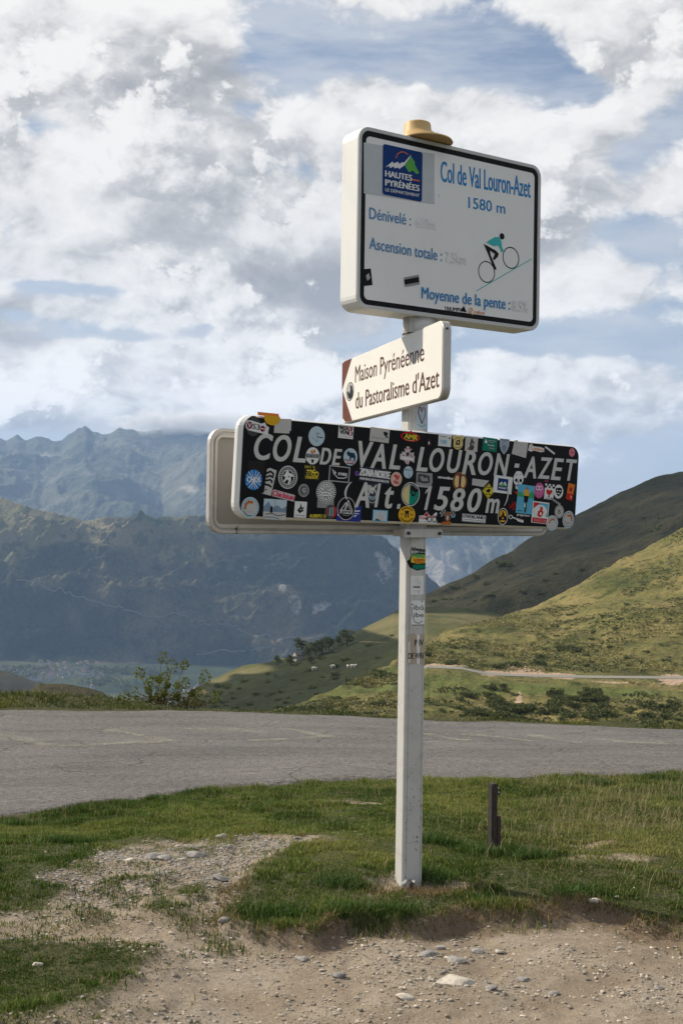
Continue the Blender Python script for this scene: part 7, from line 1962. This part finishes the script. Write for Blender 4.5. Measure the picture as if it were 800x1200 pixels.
def house_meshes(seed):
    r = random.Random(seed)
    w_, d_, h_ = r.uniform(9, 15), r.uniform(7, 10), r.uniform(4.5, 7)
    rh = d_ * 0.42
    a, b_ = w_ / 2, d_ / 2
    wv = [(-a, -b_, -6), (a, -b_, -6), (a, b_, -6), (-a, b_, -6), (-a, -b_, h_), (a, -b_, h_), (a, b_, h_), (-a, b_, h_), (-a, 0, h_ + rh), (a, 0, h_ + rh)]
    wf = [[0, 1, 5, 4], [2, 3, 7, 6], [1, 2, 6, 9, 5], [3, 0, 4, 8, 7], [3, 2, 1, 0]]
    e = 0.6
    rv = [(-a - e, -b_ - e, h_ - .5), (a + e, -b_ - e, h_ - .5), (a + e, 0, h_ + rh + .1), (-a - e, 0, h_ + rh + .1), (-a - e, b_ + e, h_ - .5), (a + e, b_ + e, h_ - .5)]
    rv += [(x, y, z + .35) for x, y, z in rv]
    rf = [[6, 7, 8, 9], [9, 8, 11, 10], [0, 3, 2, 1], [3, 4, 5, 2], [0, 1, 7, 6], [4, 10, 11, 5], [0, 6, 9, 3], [3, 9, 10, 4], [1, 2, 8, 7], [2, 5, 11, 8]]
    wm, rm = bpy.data.meshes.new('wall'), bpy.data.meshes.new('roof')
    wm.from_pydata(wv, [], wf)
    rm.from_pydata(rv, [], rf)
    wm.materials.append(m_wall)
    rm.materials.append(m_tile if seed % 3 == 0 else m_slate)
    return wm, rm


HOUSE = [house_meshes(s_) for s_ in range(6)]


def put_house(name, loc, rz, sc, k, label, group, cat='house'):
    t = empty(name, loc, rz)
    t.scale = (sc, sc, sc)
    tag(t, label, cat, group)
    for nm, me in zip(('wall', 'roof'), HOUSE[k]):
        o = bpy.data.objects.new(nm, me)
        COL.objects.link(o)
        o.parent = t
    return t


p_ = seen_on(KNOLL_GRID, 352, 775)
put_house('hut', (p_.x, p_.y, p_.z - .1), 0.5, 0.30, 1, 'small white hut among the trees of the grove', None, 'hut')
for i, (x, y) in enumerate(HOUSES):
    put_house('village_house', (x, y, -425), rnd.choice((0.2, 0.35, 1.8, 1.2, 0.6)), rnd.uniform(.65, 1.0), i % 6, 'tiny pale house of the village on the valley floor', 'houses of the valley village')

# valley trees between the houses (uncountable at this size)
n = 900
tx, ty = r.uniform(-1120, -420, n), r.uniform(3060, 3560, n)
keep = fbm(tx * 0.008, ty * 0.008, 3, 501) > 0.5
tx, ty = tx[keep], ty[keep]
cs = np.stack([tx, ty, tx * 0 - 420], -1)
V, Q, tone = leaf_cloud(cs, np.full(len(cs), 7.0), len(cs) * 26, 2.6, 77, 0.9)
vt = link('valley_woods', mesh_np('valley_woods', V, quads=Q, attrs={'tone': ('FLOAT', tone)}), mats=[M_BUSH])
tag(vt, 'dark hedges and copses between the village houses', 'woods', kind='stuff')

# sheep on the shaded slope
m_wool = paint('pale_wool', (0.62, 0.58, 0.50), 0.9)


def sheep_mesh():
    bm = bmesh.new()
    bmesh.ops.create_icosphere(bm, subdivisions=2, radius=1)
    for v in bm.verts:
        v.co = Vector((v.co.x * .62, v.co.y * .27, v.co.z * .30 + .62))
    hd = bmesh.ops.create_icosphere(bm, subdivisions=1, radius=1)['verts']
    for v in hd:
        v.co = Vector((v.co.x * .20 + .72, v.co.y * .11, v.co.z * .13 + .66))
    for sx in (-.4, .38):
        for sy in (-.14, .14):
            c_ = bmesh.ops.create_cone(bm, cap_ends=True, segments=6, radius1=.04, radius2=.07, depth=.5)['verts']
            for v in c_:
                v.co += Vector((sx, sy, .25))
    me = bpy.data.meshes.new('sheep')
    bm.to_mesh(me)
    bm.free()
    me.materials.append(m_wool)
    return me


sm = sheep_mesh()
for px_, py_, lb in ((410, 783, 'pale sheep grazing on the shaded slope, left of the pair'), (415, 782.5, 'pale sheep at the left of the close pair on the slope'), (419, 782, 'pale sheep at the right of the close pair on the slope'),
                     (393, 784, 'pale sheep grazing alone midway down the slope'), (371, 787, 'pale sheep furthest left on the shaded slope')):
    o = bpy.data.objects.new('sheep', sm)
    COL.objects.link(o)
    o.location = seen_on(KNOLL_GRID, px_, py_)
    o.scale = (1.3, 1.3, 1.3)
    o.rotation_euler = (0, 0, px_)
    tag(o, lb, 'sheep', 'sheep on the shaded slope')

# leafy wild shrub beyond the road
bx, by = -2.15, 14.9
bz = float(ground_z(bx, by))
sh = empty('wild_shrub', (bx, by, bz))
tag(sh, 'tall thin wild shrub with yellow-green leaf tufts on the verge beyond the road', 'shrub')
rr = random.Random(8)
SV, SF = [], []
tips = [(-0.22, .54), (-0.17, .36), (-.05, .44), (.03, .72), (.09, .50), (.12, .60), (.26, .60), (.32, .42), (.45, .28), (.55, .50), (.66, .22), (-.40, .22), (-.50, .12), (-.30, .30), (.02, .35), (.20, .30), (.40, .15)]
lc, lr, rc, rrd = [], [], [], []
for (tx_, tz_) in tips:
    ty_ = rr.uniform(-.25, .25)
    x0 = tx_ * 0.35 + rr.uniform(-.05, .05)
    pts, rad = [], []
    for k in range(7):
        t = k / 6
        pts.append((x0 + (tx_ - x0) * t ** 1.5 + rr.uniform(-.012, .012), ty_ * t, -0.1 + (tz_ + .1) * t))
        rad.append(0.007 * (1 - t * .75))
    v2, f2 = stem_mesh(pts, rad, 5)
    b0_ = len(SV)
    SV += v2
    SF += [[i + b0_ for i in f] for f in f2]
    lc.append((tx_, ty_, tz_))
    lr.append(rr.uniform(.05, .085))
    if tz_ > .3:
        lc.append((pts[4][0], pts[4][1], pts[4][2]))
        lr.append(.04)
    for q_ in range(3):
        rc.append((pts[2 + q_ % 2][0] + rr.uniform(-.08, .08), pts[2][1], rr.uniform(.02, .26)))
        rrd.append(rr.uniform(.05, .10))
me = bpy.data.meshes.new('stems')
me.from_pydata(SV, [], SF)
link('stems', me, sh, [M_BARK])
V, Q, tone = leaf_cloud(lc, lr, 2300, 0.016, 31, 1.2)
link('leaf_tufts', mesh_np('leaf_tufts', V, quads=Q, attrs={'tone': ('FLOAT', tone)}), sh, [M_LEAF])['kind'] = 'stuff'
for q_ in range(46):
    rc.append((rr.uniform(-.62, .58), rr.uniform(-.2, .2), rr.uniform(.0, .32) * (1 - abs(rr.random() * .4))))
    rrd.append(rr.uniform(.05, .11))
V, Q, tone = leaf_cloud(rc, rrd, 2600, 0.014, 33, 0.9)
link('lower_leaves', mesh_np('lower_leaves', V, quads=Q, attrs={'tone': ('FLOAT', tone)}), sh, [M_RED])['kind'] = 'stuff'

# dark rounded mounds just beyond the verge on the left
m_mound = hillmat('dark_spur', [(0.3, (0.035, 0.036, 0.020)), (0.5, (0.05, 0.047, 0.028)), (0.7, (0.07, 0.062, 0.038))], 0.1, 0.6, dark=(0.02, 0.024, 0.012), bump_d=.5)
for (nm, pts_) in (('near_spur', [(-30, 868, 150), (10, 845, 150), (34, 823, 150), (48, 814, 150), (66, 811.5, 150), (95, 813, 150), (124, 818, 150), (134, 828, 150), (160, 850, 150), (190, 868, 150)]),
                   ('wooded_spur', [(-220, 790, 1500), (-60, 788, 1500), (0, 795, 1500), (22, 801, 1500), (50, 810, 1500), (80, 822, 1500), (140, 850, 1500)])):
    D = pts_[0][2]
    a = np.linspace(pts_[0][0], pts_[-1][0], 90)
    e = np.interp(a, [q_[0] for q_ in pts_], [q_[1] for q_ in pts_])
    azs = (a - 400) / 1450
    rows = []
    for k, (dd, dz) in enumerate(((1.10, -.07), (1.03, -.012), (1.0, 0), (.975, -.006), (.94, -.02), (.88, -.05), (.80, -.12), (.7, -.3))):
        Yr = D * dd + 0 * azs
        Zr = EYE.z + (614 - e - 0.0145 * (a - 400)) / 1450 * D + dz * D + (fbm(azs * 60, Yr * 0.02 + k, 3, 601) - .5) * 0.004 * D
        rows.append((azs * Yr, Yr, Zr))
    X = np.stack([q_[0] for q_ in rows])
    Y = np.stack([q_[1] for q_ in rows])
    Z = np.stack([q_[2] for q_ in rows])
    terrain(nm, X, Y, Z, m_mound)

# low cloud lying on the crest of the far peaks
bm = bmesh.new()
bmesh.ops.create_icosphere(bm, subdivisions=4, radius=1)
for v in bm.verts:
    q_ = 0.9 + 0.25 * math.sin(v.co.x * 5) * math.cos(v.co.z * 4)
    v.co = Vector((v.co.x * 640 * q_, v.co.y * 230, v.co.z * 130 * q_))
cm_ = bpy.data.meshes.new('crest_cloud')
bm.to_mesh(cm_)
bm.free()
m_cl = bpy.data.materials.new('cloud_vapour')
m_cl.use_nodes = True
nt = NT(m_cl.node_tree)
nt.n.remove(nt.n['Principled BSDF'])
pv = nt.node('ShaderNodeVolumePrincipled')
pv.inputs['Color'].default_value = (1, 1, 1, 1)
pv.inputs['Anisotropy'].default_value = 0.0
tco = nt.node('ShaderNodeTexCoord').outputs['Object']
nn_ = nt.noise(tco, 0.0085, 4, 0.6)
rr_ = nt.vec('LENGTH', nt.vec('MULTIPLY', tco, (1 / 640, 1 / 230, 1 / 125)))
dn = nt.mr(nt.math('SUBTRACT', nn_, nt.math('MULTIPLY', rr_, 0.42)), 0.12, 0.30, 0.0, 0.011)
nt.l.new(dn, pv.inputs['Density'])
nt.l.new(pv.outputs[0], nt.n['Material Output'].inputs['Volume'])
cl_ = link('crest_cloud', cm_, None, [m_cl])
cl_.location = ((216 - 400) / 1450 * 9330, 9330, EYE.z + (614 - 501 + 2.4) / 1450 * 9380)
tag(cl_, 'low white cloud lying on the crest of the far peaks', 'cloud', kind='stuff')

# ------------------------------------------------------------------ air
hz = bpy.data.meshes.new('haze')
x0, x1, y0, y1, z0, z1 = -12000, 12000, -8100, 14000, -520, 960
hz.from_pydata([(x0, y0, z0), (x1, y0, z0), (x1, y1, z0), (x0, y1, z0), (x0, y0, z1), (x1, y0, z1), (x1, y1, z1), (x0, y1, z1)], [],
               [[3, 2, 1, 0], [4, 5, 6, 7], [0, 1, 5, 4], [1, 2, 6, 5], [2, 3, 7, 6], [3, 0, 4, 7]])
m_haze = bpy.data.materials.new('mountain_air')
m_haze.use_nodes = True
nt = NT(m_haze.node_tree)
nt.n.remove(nt.n['Principled BSDF'])
pv = nt.node('ShaderNodeVolumePrincipled')
pv.inputs['Color'].default_value = (0.40, 0.60, 0.95, 1)
pv.inputs['Density'].default_value = 0.00006
pv.inputs['Anisotropy'].default_value = 0.1
nt.l.new(pv.outputs[0], nt.n['Material Output'].inputs['Volume'])
ho = link('haze', hz, None, [m_haze])
tag(ho, 'thin blue mountain air between the pass and the far peaks', 'haze', kind='stuff')
